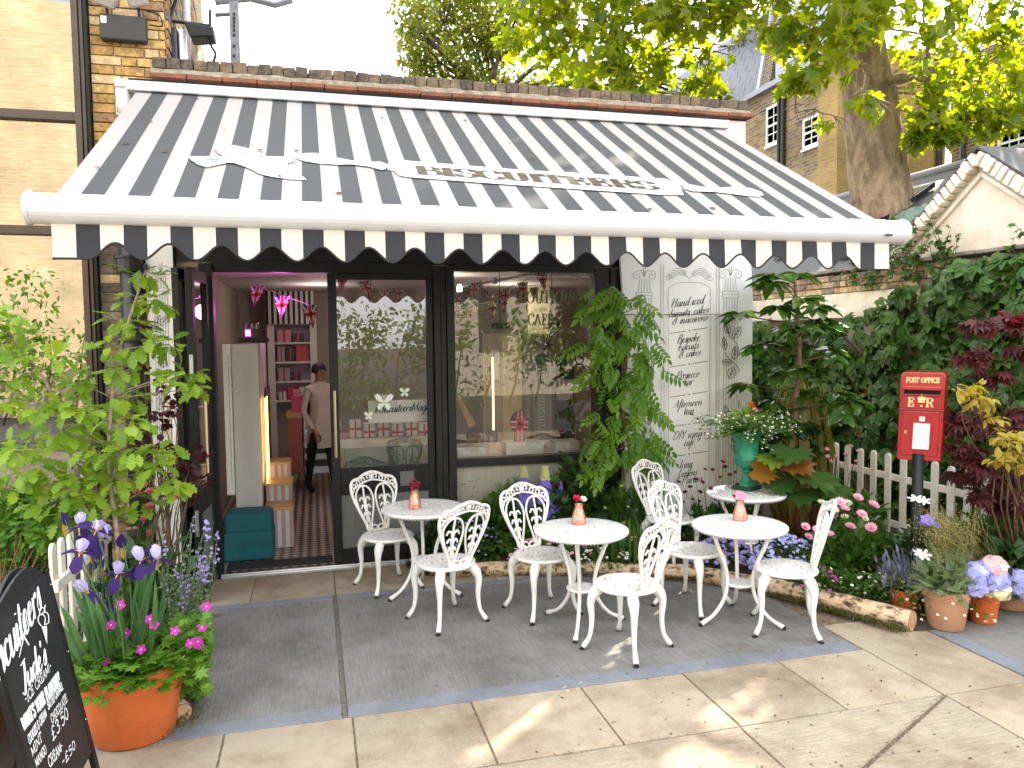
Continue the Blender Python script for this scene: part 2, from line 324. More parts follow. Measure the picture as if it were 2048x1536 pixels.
# ------------------------------------------------------------------ lettering: strokes drawn with a broad or pointed pen
SCRIPT = {
 'a': (1.05, [[(.8,.85),(.48,1),(.14,.6),(.2,.08),(.5,.12),(.8,.8)], [(.84,1),(.78,.3),(.92,.0),(1.15,.3)]]),
 'b': (.92, [[(.42,2),(.16,.9),(.14,.15),(.42,0),(.76,.35),(.7,.85),(.45,.95),(.2,.6)]]),
 'c': (.8, [[(.7,.78),(.52,1),(.16,.7),(.14,.22),(.42,0),(.85,.3)]]),
 'd': (1.05, [[(.8,.85),(.48,1),(.14,.6),(.2,.08),(.5,.12),(.8,.8)], [(1.05,2),(.86,.9),(.8,.25),(.94,.0),(1.15,.3)]]),
 'e': (.8, [[(.12,.42),(.52,.58),(.64,.86),(.42,1),(.14,.6),(.2,.1),(.5,0),(.86,.32)]]),
 'f': (.62, [[(.8,1.8),(.62,2),(.42,1.5),(.28,.3),(.14,-.8),(-.08,-.9)], [(.05,.92),(.7,1.0)]]),
 'g': (1.02, [[(.8,.85),(.48,1),(.14,.6),(.2,.08),(.5,.12),(.8,.8)], [(.84,1),(.74,-.1),(.55,-.85),(.2,-.9),(.14,-.55),(.5,-.2),(1.1,.28)]]),
 'h': (.98, [[(.4,2),(.22,1),(.1,0)], [(.14,.4),(.48,.95),(.7,.85),(.64,.25),(.78,0),(1.02,.3)]]),
 'i': (.48, [[(.22,1),(.14,.3),(.26,0),(.52,.3)], [(.3,1.42),(.3,1.36)]]),
 'k': (.9, [[(.4,2),(.22,1),(.1,0)], [(.14,.45),(.55,.98),(.66,.72),(.24,.5)], [(.24,.5),(.55,.05),(.92,.28)]]),
 'l': (.48, [[(.44,2),(.2,.9),(.16,.2),(.3,0),(.54,.3)]]),
 'm': (1.5, [[(.18,1),(.1,0)], [(.14,.5),(.42,.97),(.58,.85),(.5,0)], [(.55,.5),(.85,.97),(1.08,.85),(1.02,.2),(1.18,0),(1.5,.3)]]),
 'n': (1.02, [[(.18,1),(.1,0)], [(.14,.5),(.46,.97),(.7,.85),(.64,.22),(.8,0),(1.04,.3)]]),
 'o': (.88, [[(.5,1),(.16,.7),(.14,.22),(.42,0),(.74,.35),(.72,.85),(.5,1),(.6,.8),(.95,.75)]]),
 'p': (.95, [[(.22,1),(.06,-.3),(-.05,-1)], [(.16,.55),(.48,1),(.76,.7),(.6,.1),(.3,0),(.12,.25)]]),
 'r': (.72, [[(.18,1),(.1,0)], [(.14,.45),(.38,.92),(.56,1),(.7,.8)]]),
 's': (.7, [[(.0,.25),(.42,1.05),(.5,.55),(.46,.1),(.2,0),(.05,.2)], [(.42,.02),(.7,.3)]]),
 't': (.58, [[(.38,1.6),(.2,.6),(.2,.15),(.36,0),(.62,.3)], [(.02,1.0),(.6,1.05)]]),
 'u': (1.0, [[(.18,1),(.12,.3),(.28,0),(.56,.25),(.76,.95)], [(.8,1),(.74,.25),(.88,0),(1.1,.3)]]),
 'z': (.8, [[(.1,.92),(.65,1),(.1,.0),(.75,.08)]]),
 'w': (1.2, [[(.1,1),(.2,0),(.55,.9)], [(.55,.9),(.65,0),(1.05,1)]]), 'v': (.8, [[(.1,1),(.3,0),(.72,1)]]), 'y': (1.0, [[(.18,1),(.14,.3),(.34,0),(.75,.9)], [(.8,1),(.6,-.4),(.2,-.95)]]),
 'H': (1.5, [[(.4,1.9),(.26,1),(.12,0)], [(1.3,1.9),(1.14,1),(1.0,0)], [(.05,.95),(1.3,1.1)]]),
 'B': (1.35, [[(.45,1.9),(.3,1),(.12,0)], [(.1,1.7),(.6,2),(1.1,1.8),(1,1.2),(.4,1.02)], [(.4,1.02),(1.05,.95),(1.1,.3),(.6,-.05),(.05,.15)]]),
 'P': (1.2, [[(.45,1.9),(.3,1),(.1,-.1)], [(.1,1.65),(.6,2),(1.15,1.75),(1,1.05),(.4,.9)]]),
 'A': (1.45, [[(-.1,.1),(.3,.6),(1.0,1.95)], [(1.0,1.95),(1.05,1),(1.15,0)], [(.3,.7),(1.3,.85)]]),
 'D': (1.5, [[(.45,1.85),(.3,1),(.12,.05)], [(.1,1.7),(.8,1.95),(1.35,1.3),(1.0,.3),(.1,.02)]]),
 'I': (.65, [[(.5,1.9),(.35,1),(.2,0)], [(.25,1.9),(.75,1.92)], [(-.05,0),(.45,.02)]]),
 'Y': (1.2, [[(.15,1.9),(.35,1.1),(.6,1.0)], [(1.15,1.9),(.7,1.05),(.45,0)]]),
 'L': (1.1, [[(.75,1.8),(.55,1.95),(.4,1.2),(.25,.1)], [(.25,.1),(.55,.02),(1.05,.25)]]),
 'J': (1.1, [[(.3,1.8),(1.2,1.95)], [(.95,1.9),(.75,.6),(.45,-.2),(.05,.05)]]),
 'M': (1.7, [[(.3,1.9),(.1,0)], [(.3,1.9),(.75,.1)], [(.75,.1),(1.45,1.95)], [(1.4,1.95),(1.35,0)]]),
 'X': (1.3, [[(.15,1.9),(1.05,0)], [(1.15,1.9),(.05,0)]]),
 '&': (1.45, [[(1.2,1.15),(.75,.98),(.35,1.25),(.6,1.75),(1.0,1.6),(.75,1.2),(.2,.85),(.1,.3),(.5,-.05),(1.0,.2),(1.05,.75),(.75,.7),(.8,.4)]]),
 '-': (.75, [[(.1,.65),(.62,.7)]]), ',': (.4, [[(.2,.1),(.05,-.35)]]), "'": (.35, [[(.25,1.95),(.15,1.5)]]), ' ': (.65, []), '!': (.5, [[(.35,1.9),(.2,.5)], [(.14,.08),(.14,.02)]]),
 '?': (.9, [[(.1,1.5),(.4,1.95),(.8,1.6),(.4,1.0),(.35,.5)], [(.3,.08),(.3,.02)]]), '#': (1.2, [[(.45,1.8),(.2,0)], [(.9,1.8),(.65,0)], [(.1,1.2),(1.1,1.2)], [(0,.6),(1,.6)]]),
}
SCRIPT['\u00e9'] = (SCRIPT['e'][0], SCRIPT['e'][1] + [[(.75,1.6),(.5,1.25)]])
# roman capitals on a square of height 1: thick uprights, hair-thin arms, slab serifs
def _srf(x, y, w=.2): return [(x-w, y), (x+w, y)]
CAPS = {
 'B': (.82, [[(.2,1),(.2,0)], [(.0,1),(.45,1),(.66,.88),(.66,.66),(.45,.54),(.2,.54)], [(.45,.54),(.74,.42),(.74,.12),(.45,0),(.0,0)]]),
 'I': (.48, [[(.22,1),(.22,0)], _srf(.22,1), _srf(.22,0)]),
 'S': (.72, [[(.6,.72),(.58,.95),(.32,1.02),(.08,.8),(.2,.58),(.5,.45),(.62,.22),(.36,-.02),(.1,.06),(.06,.3)]]),
 'C': (.82, [[(.74,.7),(.66,.95),(.4,1.02),(.1,.76),(.1,.26),(.4,-.02),(.66,.06),(.76,.3)]]),
 'U': (.88, [[(.2,1),(.2,.25),(.42,-.02),(.66,.2),(.7,1)], _srf(.2,1), _srf(.7,1,.14)]),
 'T': (.78, [[(.36,1),(.36,0)], [(.02,.74),(.04,1),(.68,1),(.7,.74)], _srf(.36,0)]),
 'E': (.78, [[(.2,1),(.2,0)], [(.0,1),(.62,1),(.64,.74)], [(.2,.52),(.48,.52)], [(.48,.66),(.48,.38)], [(.0,0),(.64,0),(.67,.28)]]),
 'F': (.74, [[(.2,1),(.2,0)], [(.0,1),(.62,1),(.64,.74)], [(.2,.52),(.48,.52)], [(.48,.66),(.48,.38)], _srf(.2,0)]),
 'R': (.9, [[(.2,1),(.2,0)], [(.0,1),(.48,1),(.68,.86),(.66,.64),(.46,.52),(.2,.52)], [(.46,.52),(.62,.3),(.7,.05),(.86,.02)], _srf(.2,0)]),
 'P': (.78, [[(.2,1),(.2,0)], [(.0,1),(.5,1),(.7,.86),(.68,.6),(.46,.46),(.2,.46)], _srf(.2,0)]),
 'O': (.9, [[(.42,1.02),(.1,.78),(.1,.24),(.42,-.02),(.74,.24),(.74,.78),(.42,1.02)]]),
 'Q': (.9, [[(.42,1.02),(.1,.78),(.1,.24),(.42,-.02),(.74,.24),(.74,.78),(.42,1.02)], [(.45,.1),(.6,-.2),(.85,-.2)]]),
 'A': (.9, [[(.06,0),(.42,1)], [(.42,1),(.76,0)], [(.2,.36),(.62,.36)], _srf(.06,0,.12), _srf(.78,0,.14)]),
 'H': (.95, [[(.2,1),(.2,0)], [(.74,1),(.74,0)], [(.2,.5),(.74,.5)]]), 'W': (1.2, [[(.05,1),(.3,0)], [(.3,0),(.55,.9)], [(.55,.9),(.8,0)], [(.8,0),(1.08,1)]]),
 'M': (1.05, [[(.12,1),(.12,0)], [(.12,1),(.5,.1)], [(.5,.1),(.88,1)], [(.88,1),(.88,0)]]), 'V': (.85, [[(.05,1),(.4,0)], [(.4,0),(.76,1)]]), 'L': (.7, [[(.2,1),(.2,0)], [(.2,0),(.62,0)]]),
 'Y': (.85, [[(.05,1),(.4,.5)], [(.76,1),(.4,.5)], [(.4,.5),(.4,0)]]), 'K': (.85, [[(.2,1),(.2,0)], [(.7,1),(.2,.45)], [(.35,.6),(.75,0)]]), 'N': (.95, [[(.15,1),(.15,0)], [(.15,1),(.78,0)], [(.78,0),(.78,1)]]),
 'D': (.85, [[(.2,1),(.2,0)], [(.0,1),(.45,1),(.72,.75),(.72,.25),(.45,0),(0,0)]]), 'G': (.85, [[(.74,.7),(.66,.95),(.4,1.02),(.1,.76),(.1,.26),(.4,-.02),(.7,.1),(.72,.4),(.5,.4)]]),
 '\u00a3': (.75, [[(.62,.8),(.42,1),(.24,.8),(.26,.2),(.08,0),(.65,.02)], [(.08,.48),(.5,.48)]]), '3': (.65, [[(.1,.85),(.35,1),(.55,.78),(.3,.55)], [(.3,.55),(.58,.35),(.36,0),(.06,.12)]]), '5': (.65, [[(.52,1),(.16,1),(.14,.58)], [(.14,.58),(.45,.6),(.56,.3),(.34,0),(.06,.1)]]), '0': (.65, [[(.32,1),(.1,.7),(.1,.3),(.32,0),(.54,.3),(.54,.7),(.32,1)]]),
 '1': (.5, [[(.12,.8),(.3,1),(.3,0)]]), '4': (.65, [[(.45,0),(.45,1),(.06,.35),(.6,.35)]]), '.': (.3, [[(.12,.05),(.12,0)]]), '!': (.35, [[(.15,1),(.15,.35)], [(.15,.08),(.15,.02)]]), '-': (.5, [[(.05,.5),(.4,.5)]]), "'": (.25, [[(.12,1),(.08,.75)]]), '?': (.65, [[(.08,.8),(.32,1),(.56,.8),(.3,.5),(.3,.3)], [(.3,.08),(.3,.02)]]), ' ': (.5, []), '&': (.9, [[(.8,.05),(.2,.75),(.35,1),(.55,.8),(.15,.4),(.15,.05),(.45,-.02),(.75,.4)]]),
}
CAPS['\u00c9'] = (CAPS['E'][0], CAPS['E'][1] + [[(.25,1.15),(.45,1.35)]])
def pen(mb, pts, wmin, wmax, mode, P, mi=0):
    """a ribbon along 2D pts; P maps (u,v) to 3D. mode: 'script' swells on down strokes, 'roman' on uprights, 'mono' even"""
    pts = [np.array(p, float) for p in pts]; k = len(pts)
    if k < 2: return
    L = []; Rr = []
    for i in range(k):
        t = pts[min(i+1, k-1)]-pts[max(i-1, 0)]; n = np.linalg.norm(t)
        t = t/n if n > 1e-9 else np.array([1., 0.])
        if mode == 'script': w = wmin+(wmax-wmin)*max(0., -t[1])**1.3
        elif mode == 'roman': w = wmin+(wmax-wmin)*abs(t[1])**2.2
        else: w = wmax
        if mode == 'script' and (i == 0 or i == k-1): w *= .6
        nrm = np.array([-t[1], t[0]])*w/2
        L.append(pts[i]+nrm); Rr.append(pts[i]-nrm)
    vs = [P(*q) for q in L]+[P(*q) for q in Rr]
    mb.add(vs, [(k+i, k+i+1, i+1, i) for i in range(k-1)], mi)
def text_width(font, s): return sum(font.get(c, font[' '])[0] for c in s)
def write(mb, s, font, P, x0, y0, h, slant=0., wmin=.05, wmax=.16, mode='script', track=0., align='l', mi=0, xs=1., sub=5):
    """text in plane coordinates; h = x-height (script) or cap height (caps)"""
    tot = (text_width(font, s)+track*len(s))*h*xs
    x = x0 - (tot/2 if align == 'c' else tot if align == 'r' else 0)
    for c in s:
        adv, strokes = font.get(c, font[' '])
        for st in strokes:
            curvy = len(st) > 3 or (len(st) == 3 and mode == 'script')
            q = crom(st, sub) if curvy else [np.array(p, float) for p in st]
            if not curvy and len(q) == 2: q = [q[0], (q[0]+q[1])/2, q[1]]
            pen(mb, [(x+(p[0]*xs+slant*p[1])*h, y0+p[1]*h) for p in q], wmin*h, wmax*h, mode, P, mi)
        x += (adv+track)*h*xs
def plane_map(o, ux, uy, off):
    o = np.array(o, float)+np.array(off, float); ux = np.array(ux, float); uy = np.array(uy, float)
    return lambda u, v: o+ux*u+uy*v
def lines(mb, paths, w, P, mi=0, curve=True):
    for p in paths: pen(mb, crom(p, 5) if (curve and len(p) > 2) else p, w, w, 'mono', P, mi)
# ------------------------------------------------------------------ ground and paving
M_soil = mat('soil', (.035, .025, .018), .95, var=.5, vscale=14, bump=.8, bscale=40)
M_joint = mat('joint grit', (.10, .075, .055), .95, var=.4, vscale=30, bump=.5, bscale=90)
def slabmat(name, c1, c2, stain, groove=None, gscale=70, speck=260, wear=.8):
    if name in MATS: return MATS[name]
    ma = bpy.data.materials.new(name); ma.use_nodes = True; t = ma.node_tree; b = t.nodes['Principled BSDF']; b.inputs['Roughness'].default_value = .85
    b.inputs['Specular IOR Level'].default_value = .3
    g = _n(t, 'NewGeometry'); oi = _n(t, 'ObjectInfo')
    def noise(sc, det=6, stretch=None, rough=.6):
        nz = _n(t, 'TexNoise'); nz.inputs['Scale'].default_value = sc; nz.inputs['Detail'].default_value = det; nz.inputs['Roughness'].default_value = rough
        if stretch:
            mp_ = _n(t, 'Mapping'); mp_.inputs['Scale'].default_value = stretch; t.links.new(g.outputs['Position'], mp_.inputs[0]); t.links.new(mp_.outputs[0], nz.inputs['Vector'])
        else: t.links.new(g.outputs['Position'], nz.inputs['Vector'])
        return nz
    base = _n(t, 'Mix', data_type='RGBA'); base.inputs[6].default_value = (*c1, 1); base.inputs[7].default_value = (*c2, 1)
    nA = noise(3.2); t.links.new(nA.outputs['Fac'], base.inputs[0])
    sp = noise(speck, 2); cr = _n(t, 'ValToRGB'); cr.color_ramp.elements[0].position = .32; cr.color_ramp.elements[0].color = (.55, .54, .52, 1); cr.color_ramp.elements[1].position = .62; cr.color_ramp.elements[1].color = (1.12, 1.1, 1.08, 1)
    t.links.new(sp.outputs['Fac'], cr.inputs[0])
    m1 = _n(t, 'Mix', data_type='RGBA', blend_type='MULTIPLY'); m1.inputs[0].default_value = .5; t.links.new(base.outputs[2], m1.inputs[6]); t.links.new(cr.outputs[0], m1.inputs[7])
    st = noise(1.7, 9, rough=.72); c2_ = _n(t, 'ValToRGB'); c2_.color_ramp.elements[0].position = .36; c2_.color_ramp.elements[0].color = (*stain, 1); c2_.color_ramp.elements[1].position = .56; c2_.color_ramp.elements[1].color = (1, 1, 1, 1)
    t.links.new(st.outputs['Fac'], c2_.inputs[0])
    m2 = _n(t, 'Mix', data_type='RGBA', blend_type='MULTIPLY'); m2.inputs[0].default_value = wear; t.links.new(m1.outputs[2], m2.inputs[6]); t.links.new(c2_.outputs[0], m2.inputs[7])
    hs = _n(t, 'HueSaturation'); mr = _n(t, 'MapRange'); mr.inputs['To Min'].default_value = .9; mr.inputs['To Max'].default_value = 1.1
    t.links.new(oi.outputs['Random'], mr.inputs['Value']); t.links.new(mr.outputs[0], hs.inputs['Value']); t.links.new(m2.outputs[2], hs.inputs['Color']); t.links.new(hs.outputs[0], b.inputs['Base Color'])
    bp = _n(t, 'Bump'); bp.inputs['Strength'].default_value = .5; bp.inputs['Distance'].default_value = .004
    hgt = noise(120, 4)
    if groove:
        gn = noise(1., 5, groove); ad = _n(t, 'Math', operation='MULTIPLY_ADD'); ad.inputs[1].default_value = 2.6; t.links.new(gn.outputs['Fac'], ad.inputs[0]); t.links.new(hgt.outputs['Fac'], ad.inputs[2]); t.links.new(ad.outputs[0], bp.inputs['Height'])
        cg = _n(t, 'ValToRGB'); cg.color_ramp.elements[0].position = .36; cg.color_ramp.elements[0].color = (.78, .78, .79, 1); cg.color_ramp.elements[1].position = .6; cg.color_ramp.elements[1].color = (1.05, 1.05, 1.05, 1)
        t.links.new(gn.outputs['Fac'], cg.inputs[0]); m3 = _n(t, 'Mix', data_type='RGBA', blend_type='MULTIPLY'); m3.inputs[0].default_value = .75
        t.links.new(m2.outputs[2], m3.inputs[6]); t.links.new(cg.outputs[0], m3.inputs[7]); t.links.new(m3.outputs[2], hs.inputs['Color'])
    else: t.links.new(hgt.outputs['Fac'], bp.inputs['Height'])
    t.links.new(bp.outputs[0], b.inputs['Normal']); MATS[name] = ma; return ma
M_tan = slabmat('tan stone paving', (.35, .288, .216), (.41, .345, .265), (.55, .48, .41))
M_tanrib = slabmat('brushed tan paving', (.365, .302, .228), (.43, .362, .28), (.55, .48, .41), groove=(9, 60, 1))
M_grey = slabmat('brushed grey concrete', (.18, .178, .172), (.25, .247, .24), (.55, .53, .5), groove=(75, 5, 1))
M_edge = slabmat('smooth blue grey margin', (.17, .185, .215), (.24, .258, .29), (.6, .6, .62))
M_mort = mat('mortar', (.12, .115, .10), .95, var=.3, vscale=40, bump=.5)

g_ = MB(); g_.add([(-150, -150, -.06), (150, -150, -.06), (150, 150, -.06), (-150, 150, -.06)], [(0, 1, 2, 3)])
tag(g_.build('ground', M_joint), kind='structure')
jf = MB(); jf.add([(-7.2, -2.1, -.009), (9.6, -2.1, -.009), (9.6, 7.2, -.009), (-7.2, 7.2, -.009)], [(0, 1, 2, 3)]); tag(jf.build('joint_bedding', mat('sandy joint filling', (.17, .125, .085), .95, var=.45, vscale=24, bump=.8, bscale=70)), kind='structure')
pavement = tag(bpy.data.objects.new('pavement', None), kind='structure'); COL.objects.link(pavement)
def slab(poly, m_, parent=pavement, name='paving_slab', z=0., gap=.005, th=.055, jit=.0015):
    p = np.array(poly, float); c = p.mean(0)
    q = []
    k = len(p)
    for i in range(k):          # inset each edge by the joint
        a, b_, c_ = p[i-1], p[i], p[(i+1) % k]
        e1 = (b_-a)/np.linalg.norm(b_-a); e2 = (c_-b_)/np.linalg.norm(c_-b_); n1 = np.array([-e1[1], e1[0]]); n2 = np.array([-e2[1], e2[0]])
        d = (n1+n2); d = d/max(.3, 1+np.dot(n1, n2)); q.append(b_+d*gap)
    dz = random.uniform(-jit, jit)
    mb = MB(); mb.prism([(x, y, z-th+dz) for x, y in q], (0, 0, th))
    return mb.build(name, m_, parent, bevel=.004)
def rect(x0, y0, x1, y1): return [(x0, y0), (x1, y0), (x1, y1), (x0, y1)]
xs_ = [-3.69+.64*i for i in range(12)]      # joints every 0.64 m: ..., -.49, .15, .79, 1.43, 2.07, 2.71, 3.34
xs_ = [x for x in xs_ if x < 3.3]+[3.335]
for a, b_ in zip(xs_[:-1], xs_[1:]): slab(rect(a, 3.385, b_, 4.035), M_tan)
slab(rect(3.335, 3.385, 3.955, 4.45), M_tan); slab(rect(3.335, 2.6, 3.955, 3.385), M_tan); slab(rect(3.335, 1.6, 3.955, 2.6), M_tan)
for y0, y1 in ((.0, 1.3), (1.3, 2.2)):
    for x0, x1 in ((-3, -1.2), (-1.2, .6), (.6, 2.2), (2.2, 3.335)): slab(rect(x0, y0, x1, y1), M_tanrib)
slab([(3.335, 3.385), (2.06, 3.385), (2.06, 2.72)], M_tanrib, gap=.006); slab([(3.335, 3.375), (2.06, 2.71), (2.06, 2.2), (3.335, 2.2)], M_tanrib, gap=.006)
for x0, x1 in ((-3, -1.5), (-1.5, .3), (.3, 2.06)): slab(rect(x0, 2.2, x1, 3.385), M_tanrib)
for x in np.arange(-9, 13, 2.): slab(rect(x, -2., x+2, 0.), M_tanrib)
lane = MB(); lane.add([(-60, -40, -.02), (60, -40, -.02), (60, -2.02, -.02), (-60, -2.02, -.02)], [(0, 1, 2, 3)]); tag(lane.build('road', mat('asphalt', (.05, .05, .052), .9, var=.3, vscale=6, bump=.4)), kind='structure')
for y in np.arange(0, 4, 1.33):
    slab(rect(-5, y, -3, y+1.33), M_tanrib); slab(rect(-7, y, -5, y+1.33), M_tanrib)
terrace = tag(bpy.data.objects.new('terrace', None), kind='structure'); COL.objects.link(terrace)
def terrace_slab(x0, x1, back=True):
    slab(rect(x0, 4.035, x1, 4.165), M_edge, terrace, 'margin_strip', gap=.0005, jit=0, z=.001)
    slab(rect(x0, 4.165, x1, 5.95), M_grey, terrace, 'concrete_slab', gap=.0005, jit=0)
    slab(rect(x0, 5.95, x1, 6.05), M_edge, terrace, 'margin_strip', gap=.0005, jit=0, z=.001)
terrace_slab(.128, 3.318); terrace_slab(-2.4, .098); terrace_slab(-6.5, -2.42)
part('mortar_joint', M_mort, terrace, lambda b: b.span((.10, 4.04, -.05), (.126, 6.05, -.006)))
for x0, x1 in ((-2.2, -1.35), (-1.35, -.52), (-.52, .12), (.12, .78), (.78, 1.42), (1.42, 2.06), (2.06, 2.8), (2.8, 4.2)): slab(rect(x0, 6.05, x1, 6.74), M_tan, gap=.004)
# grey paving past the bed on the right
for y0, y1 in ((-.5, 1.), (1., 2.5), (2.5, 4.), (4., 5.6), (5.6, 7.2)):
    slab(rect(3.965, y0, 4.1, y1), M_edge, terrace, 'margin_strip', gap=.0015); slab(rect(4.1, y0, 6.3, y1), M_grey, terrace, 'concrete_slab', gap=.0015); slab(rect(6.3, y0, 9.5, y1), M_grey, terrace, 'concrete_slab')
# litter: fallen leaf flecks on the paving
M_litter = leafmat('leaf litter', (.05, .025, .012), (.09, .05, .02), tmix=.1)
ms = []
for i in range(420):
    if i % 3: x = 1.2+2.4*rng.random(); y = 2.6+1.6*rng.random()
    else: x = -1+4.6*rng.random(); y = 2.4+3.6*rng.random()
    a = rng.random()*6.28; ms.append(basis((x, y, .004), (math.cos(a), math.sin(a), .05), (0, 0, 1), .006+.016*rng.random()**3))
for i in range(260):
    x = -1+4.3*rng.random(); y = 4.1+1.9*rng.random(); a = rng.random()*6.28; ms.append(basis((x, y, .004), (math.cos(a), math.sin(a), .1), (0, 0, 1), .004+.010*rng.random()**2))
for i in range(700):                    # crumbs gathered in the joints
    if rng.random() < .6: t_ = rng.random(); x, y = 3.33-1.27*t_+rng.normal()*.012, 3.38-.66*t_+rng.normal()*.012
    else: x, y = rng.random()*5-1.7, 3.385+rng.normal()*.006
    a = rng.random()*6.28; ms.append(basis((x, y, .003), (math.cos(a), math.sin(a), .2), (0, 0, 1), .004+.006*rng.random()))
tag(scatter(OVATE, ms, M_litter, None, mass='leaf_litter'), 'brown leaf flecks scattered on the paving', 'leaf litter')
# ------------------------------------------------------------------ the shop building
FY = 6.8
M_black = mat('black painted frame', (.010, .011, .012), .42, var=.25, vscale=6, spec=.25)
M_white = mat('white painted board', (.78, .79, .80), .45, var=.05, vscale=3, col2=(.70, .705, .70), ramp=(.45, .75))
M_cream = mat('cream plaster', (.62, .56, .46), .7, var=.06, vscale=2)
M_brickY = [mat('stock brick yellow', (.42, .27, .10), .9, var=.35, vscale=22, bump=.7, bscale=70), mat('stock brick ochre', (.36, .215, .07), .9, var=.4, vscale=18, bump=.7, bscale=70),
            mat('stock brick brown', (.26, .15, .075), .9, var=.4, vscale=20, bump=.7, bscale=70), mat('stock brick pale', (.50, .36, .19), .9, var=.3, vscale=22, bump=.7, bscale=70)]
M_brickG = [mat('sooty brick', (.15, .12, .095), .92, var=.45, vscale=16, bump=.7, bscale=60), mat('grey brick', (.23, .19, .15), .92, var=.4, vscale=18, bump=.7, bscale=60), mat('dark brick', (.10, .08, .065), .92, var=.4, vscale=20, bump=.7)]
M_mortar = mat('lime mortar', (.40, .33, .23), .95, var=.25, vscale=25, bump=.6, bscale=80)
M_cope = [mat('coping brick dark', (.045, .036, .03), .95, col2=(.13, .10, .07), vscale=24, bump=.9, bscale=50), mat('coping brick brown', (.09, .06, .04), .95, col2=(.19, .14, .09), vscale=20, bump=.9, bscale=50)]
M_terra = mat('old terracotta tile', (.26, .085, .04), .85, col2=(.13, .06, .035), vscale=9, bump=.6, bscale=60)
M_cement = mat('lichened cement', (.17, .14, .105), .95, col2=(.32, .27, .2), vscale=12, bump=.9, bscale=40, ramp=(.4, .7))
M_alu = mat('brushed aluminium', (.6, .6, .6), .35, 1., var=.1, vscale=20)
GLASS = glassmat('window glass', (.93, .95, .94), boost=2.3, wavy=.012)
shop = thing('shop', 'single storey shop with white fascia, black glazed front and brick coping', 'shop', (1.3, FY, 0))
P = lambda name, m_, fn, par=shop, **k: part(name, m_, par, fn, **k)
P('wall', M_cream, lambda b: b.span((-1.08, 6.86, 2.62), (4.14, 7.1, 4.1)))
# fascia boards of white painted ply
for x0, x1 in ((-1.475, .9), (.904, 3.16), (3.164, 3.485), (3.60, 4.16)):
    P('fascia_board', M_white, lambda b: b.span((x0, 6.80, 3.1), (x1, 6.85, 4.092)), bevel=.004)
P('fascia_board', mat('bare brown timber', (.16, .10, .065), .8, var=.3, vscale=20), lambda b: b.span((3.487, 6.815, 3.9), (3.598, 6.85, 4.09)))
P('fascia_trim', M_white, lambda b: b.span((-1.475, 6.775, 4.03), (3.16, 6.798, 4.09)), bevel=.003)
# terracotta drip course, cement fillet, brick-on-edge coping
x = -1.2
while x < 4.18:
    w_ = min(.27, 4.2-x); P('drip_tile', M_terra, lambda b: b.box((x+w_/2, 6.86, 4.122+random.uniform(-.004, .004)), (w_-.006, .30+random.uniform(-.015, .015), .035)), bevel=.004); x += w_
def fillet(b):
    n = 60
    for i in range(n+1):
        x = -1.2+5.38*i/n; j = [random.uniform(-.008, .008) for _ in range(4)]
        b.v += [(x, 6.735+j[0], 4.142), (x, 6.75+j[1], 4.18+j[2]), (x, 6.80, 4.205+j[3]), (x, 7.02, 4.205), (x, 7.02, 4.142)]
    for i in range(n):
        for k in range(4): b.f.append((i*5+k, i*5+5+k, i*5+6+k, i*5+1+k)); b.mi.append(0)
    b.f += [(0, 1, 2, 3, 4), tuple(n*5+k for k in (4, 3, 2, 1, 0))]; b.mi += [0, 0]
P('cement_fillet', M_cement, fillet, smooth=False)
x = -1.19
while x < 4.14:
    w_ = random.uniform(.094, .108); hh = random.uniform(.082, .096)
    b = MB(); b.box((x+w_/2, 6.9+random.uniform(-.012, .012), 4.195+hh/2), (w_-.003, .23, hh), Matrix.Rotation(random.uniform(-.025, .025), 3, 'Y') @ Matrix.Rotation(random.uniform(-.05, .05), 3, 'Z'))
    b.build('coping_brick', random.choice(M_cope), shop, bevel=.009); x += w_
# shell of the room behind
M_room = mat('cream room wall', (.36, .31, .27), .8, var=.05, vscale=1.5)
P('side_wall', mat('painted brick flank', (.62, .6, .57), .8, var=.15, vscale=5), lambda b: (b.span((4.02, 7.1, 0), (4.16, 12.4, 4.1)), b.span((2.84, 6.84, 0), (4.16, 7.1, 2.66))))
P('room_wall', M_room, lambda b: (b.span((-1.2, 6.9, 0), (-1.08, 12.3, 4.0)), b.span((-1.08, 12.2, 0), (4.02, 12.3, 4.0)), b.span((3.98, 7.1, 0), (4.018, 12.2, 3))))
P('room_ceiling', mat('pinkish ceiling', (.62, .55, .55), .8), lambda b: b.span((-1.08, 6.86, 2.72), (4.0, 12.2, 2.8)))
P('flat_roof', mat('roof felt', (.08, .08, .08), .9), lambda b: b.span((-1.1, 7.1, 3.9), (4.02, 12.4, 4.0)))
def tilefloor(name):
    ma = bpy.data.materials.new(name); ma.use_nodes = True; t = ma.node_tree; b = t.nodes['Principled BSDF']; b.inputs['Roughness'].default_value = .35
    g = _n(t, 'NewGeometry'); mp_ = _n(t, 'Mapping'); mp_.inputs['Rotation'].default_value = (0, 0, R(45)); mp_.inputs['Scale'].default_value = (17, 17, 1)
    ck = _n(t, 'TexChecker'); ck.inputs['Scale'].default_value = 1; ck.inputs[1].default_value = (.03, .028, .025, 1); ck.inputs[2].default_value = (.5, .42, .33, 1)
    t.links.new(g.outputs['Position'], mp_.inputs[0]); t.links.new(mp_.outputs[0], ck.inputs[0]); t.links.new(ck.outputs[0], b.inputs['Base Color']); return ma
P('room_floor', tilefloor('diamond tile floor'), lambda b: b.span((-1.08, 6.86, -.05), (4.0, 12.2, .012)))
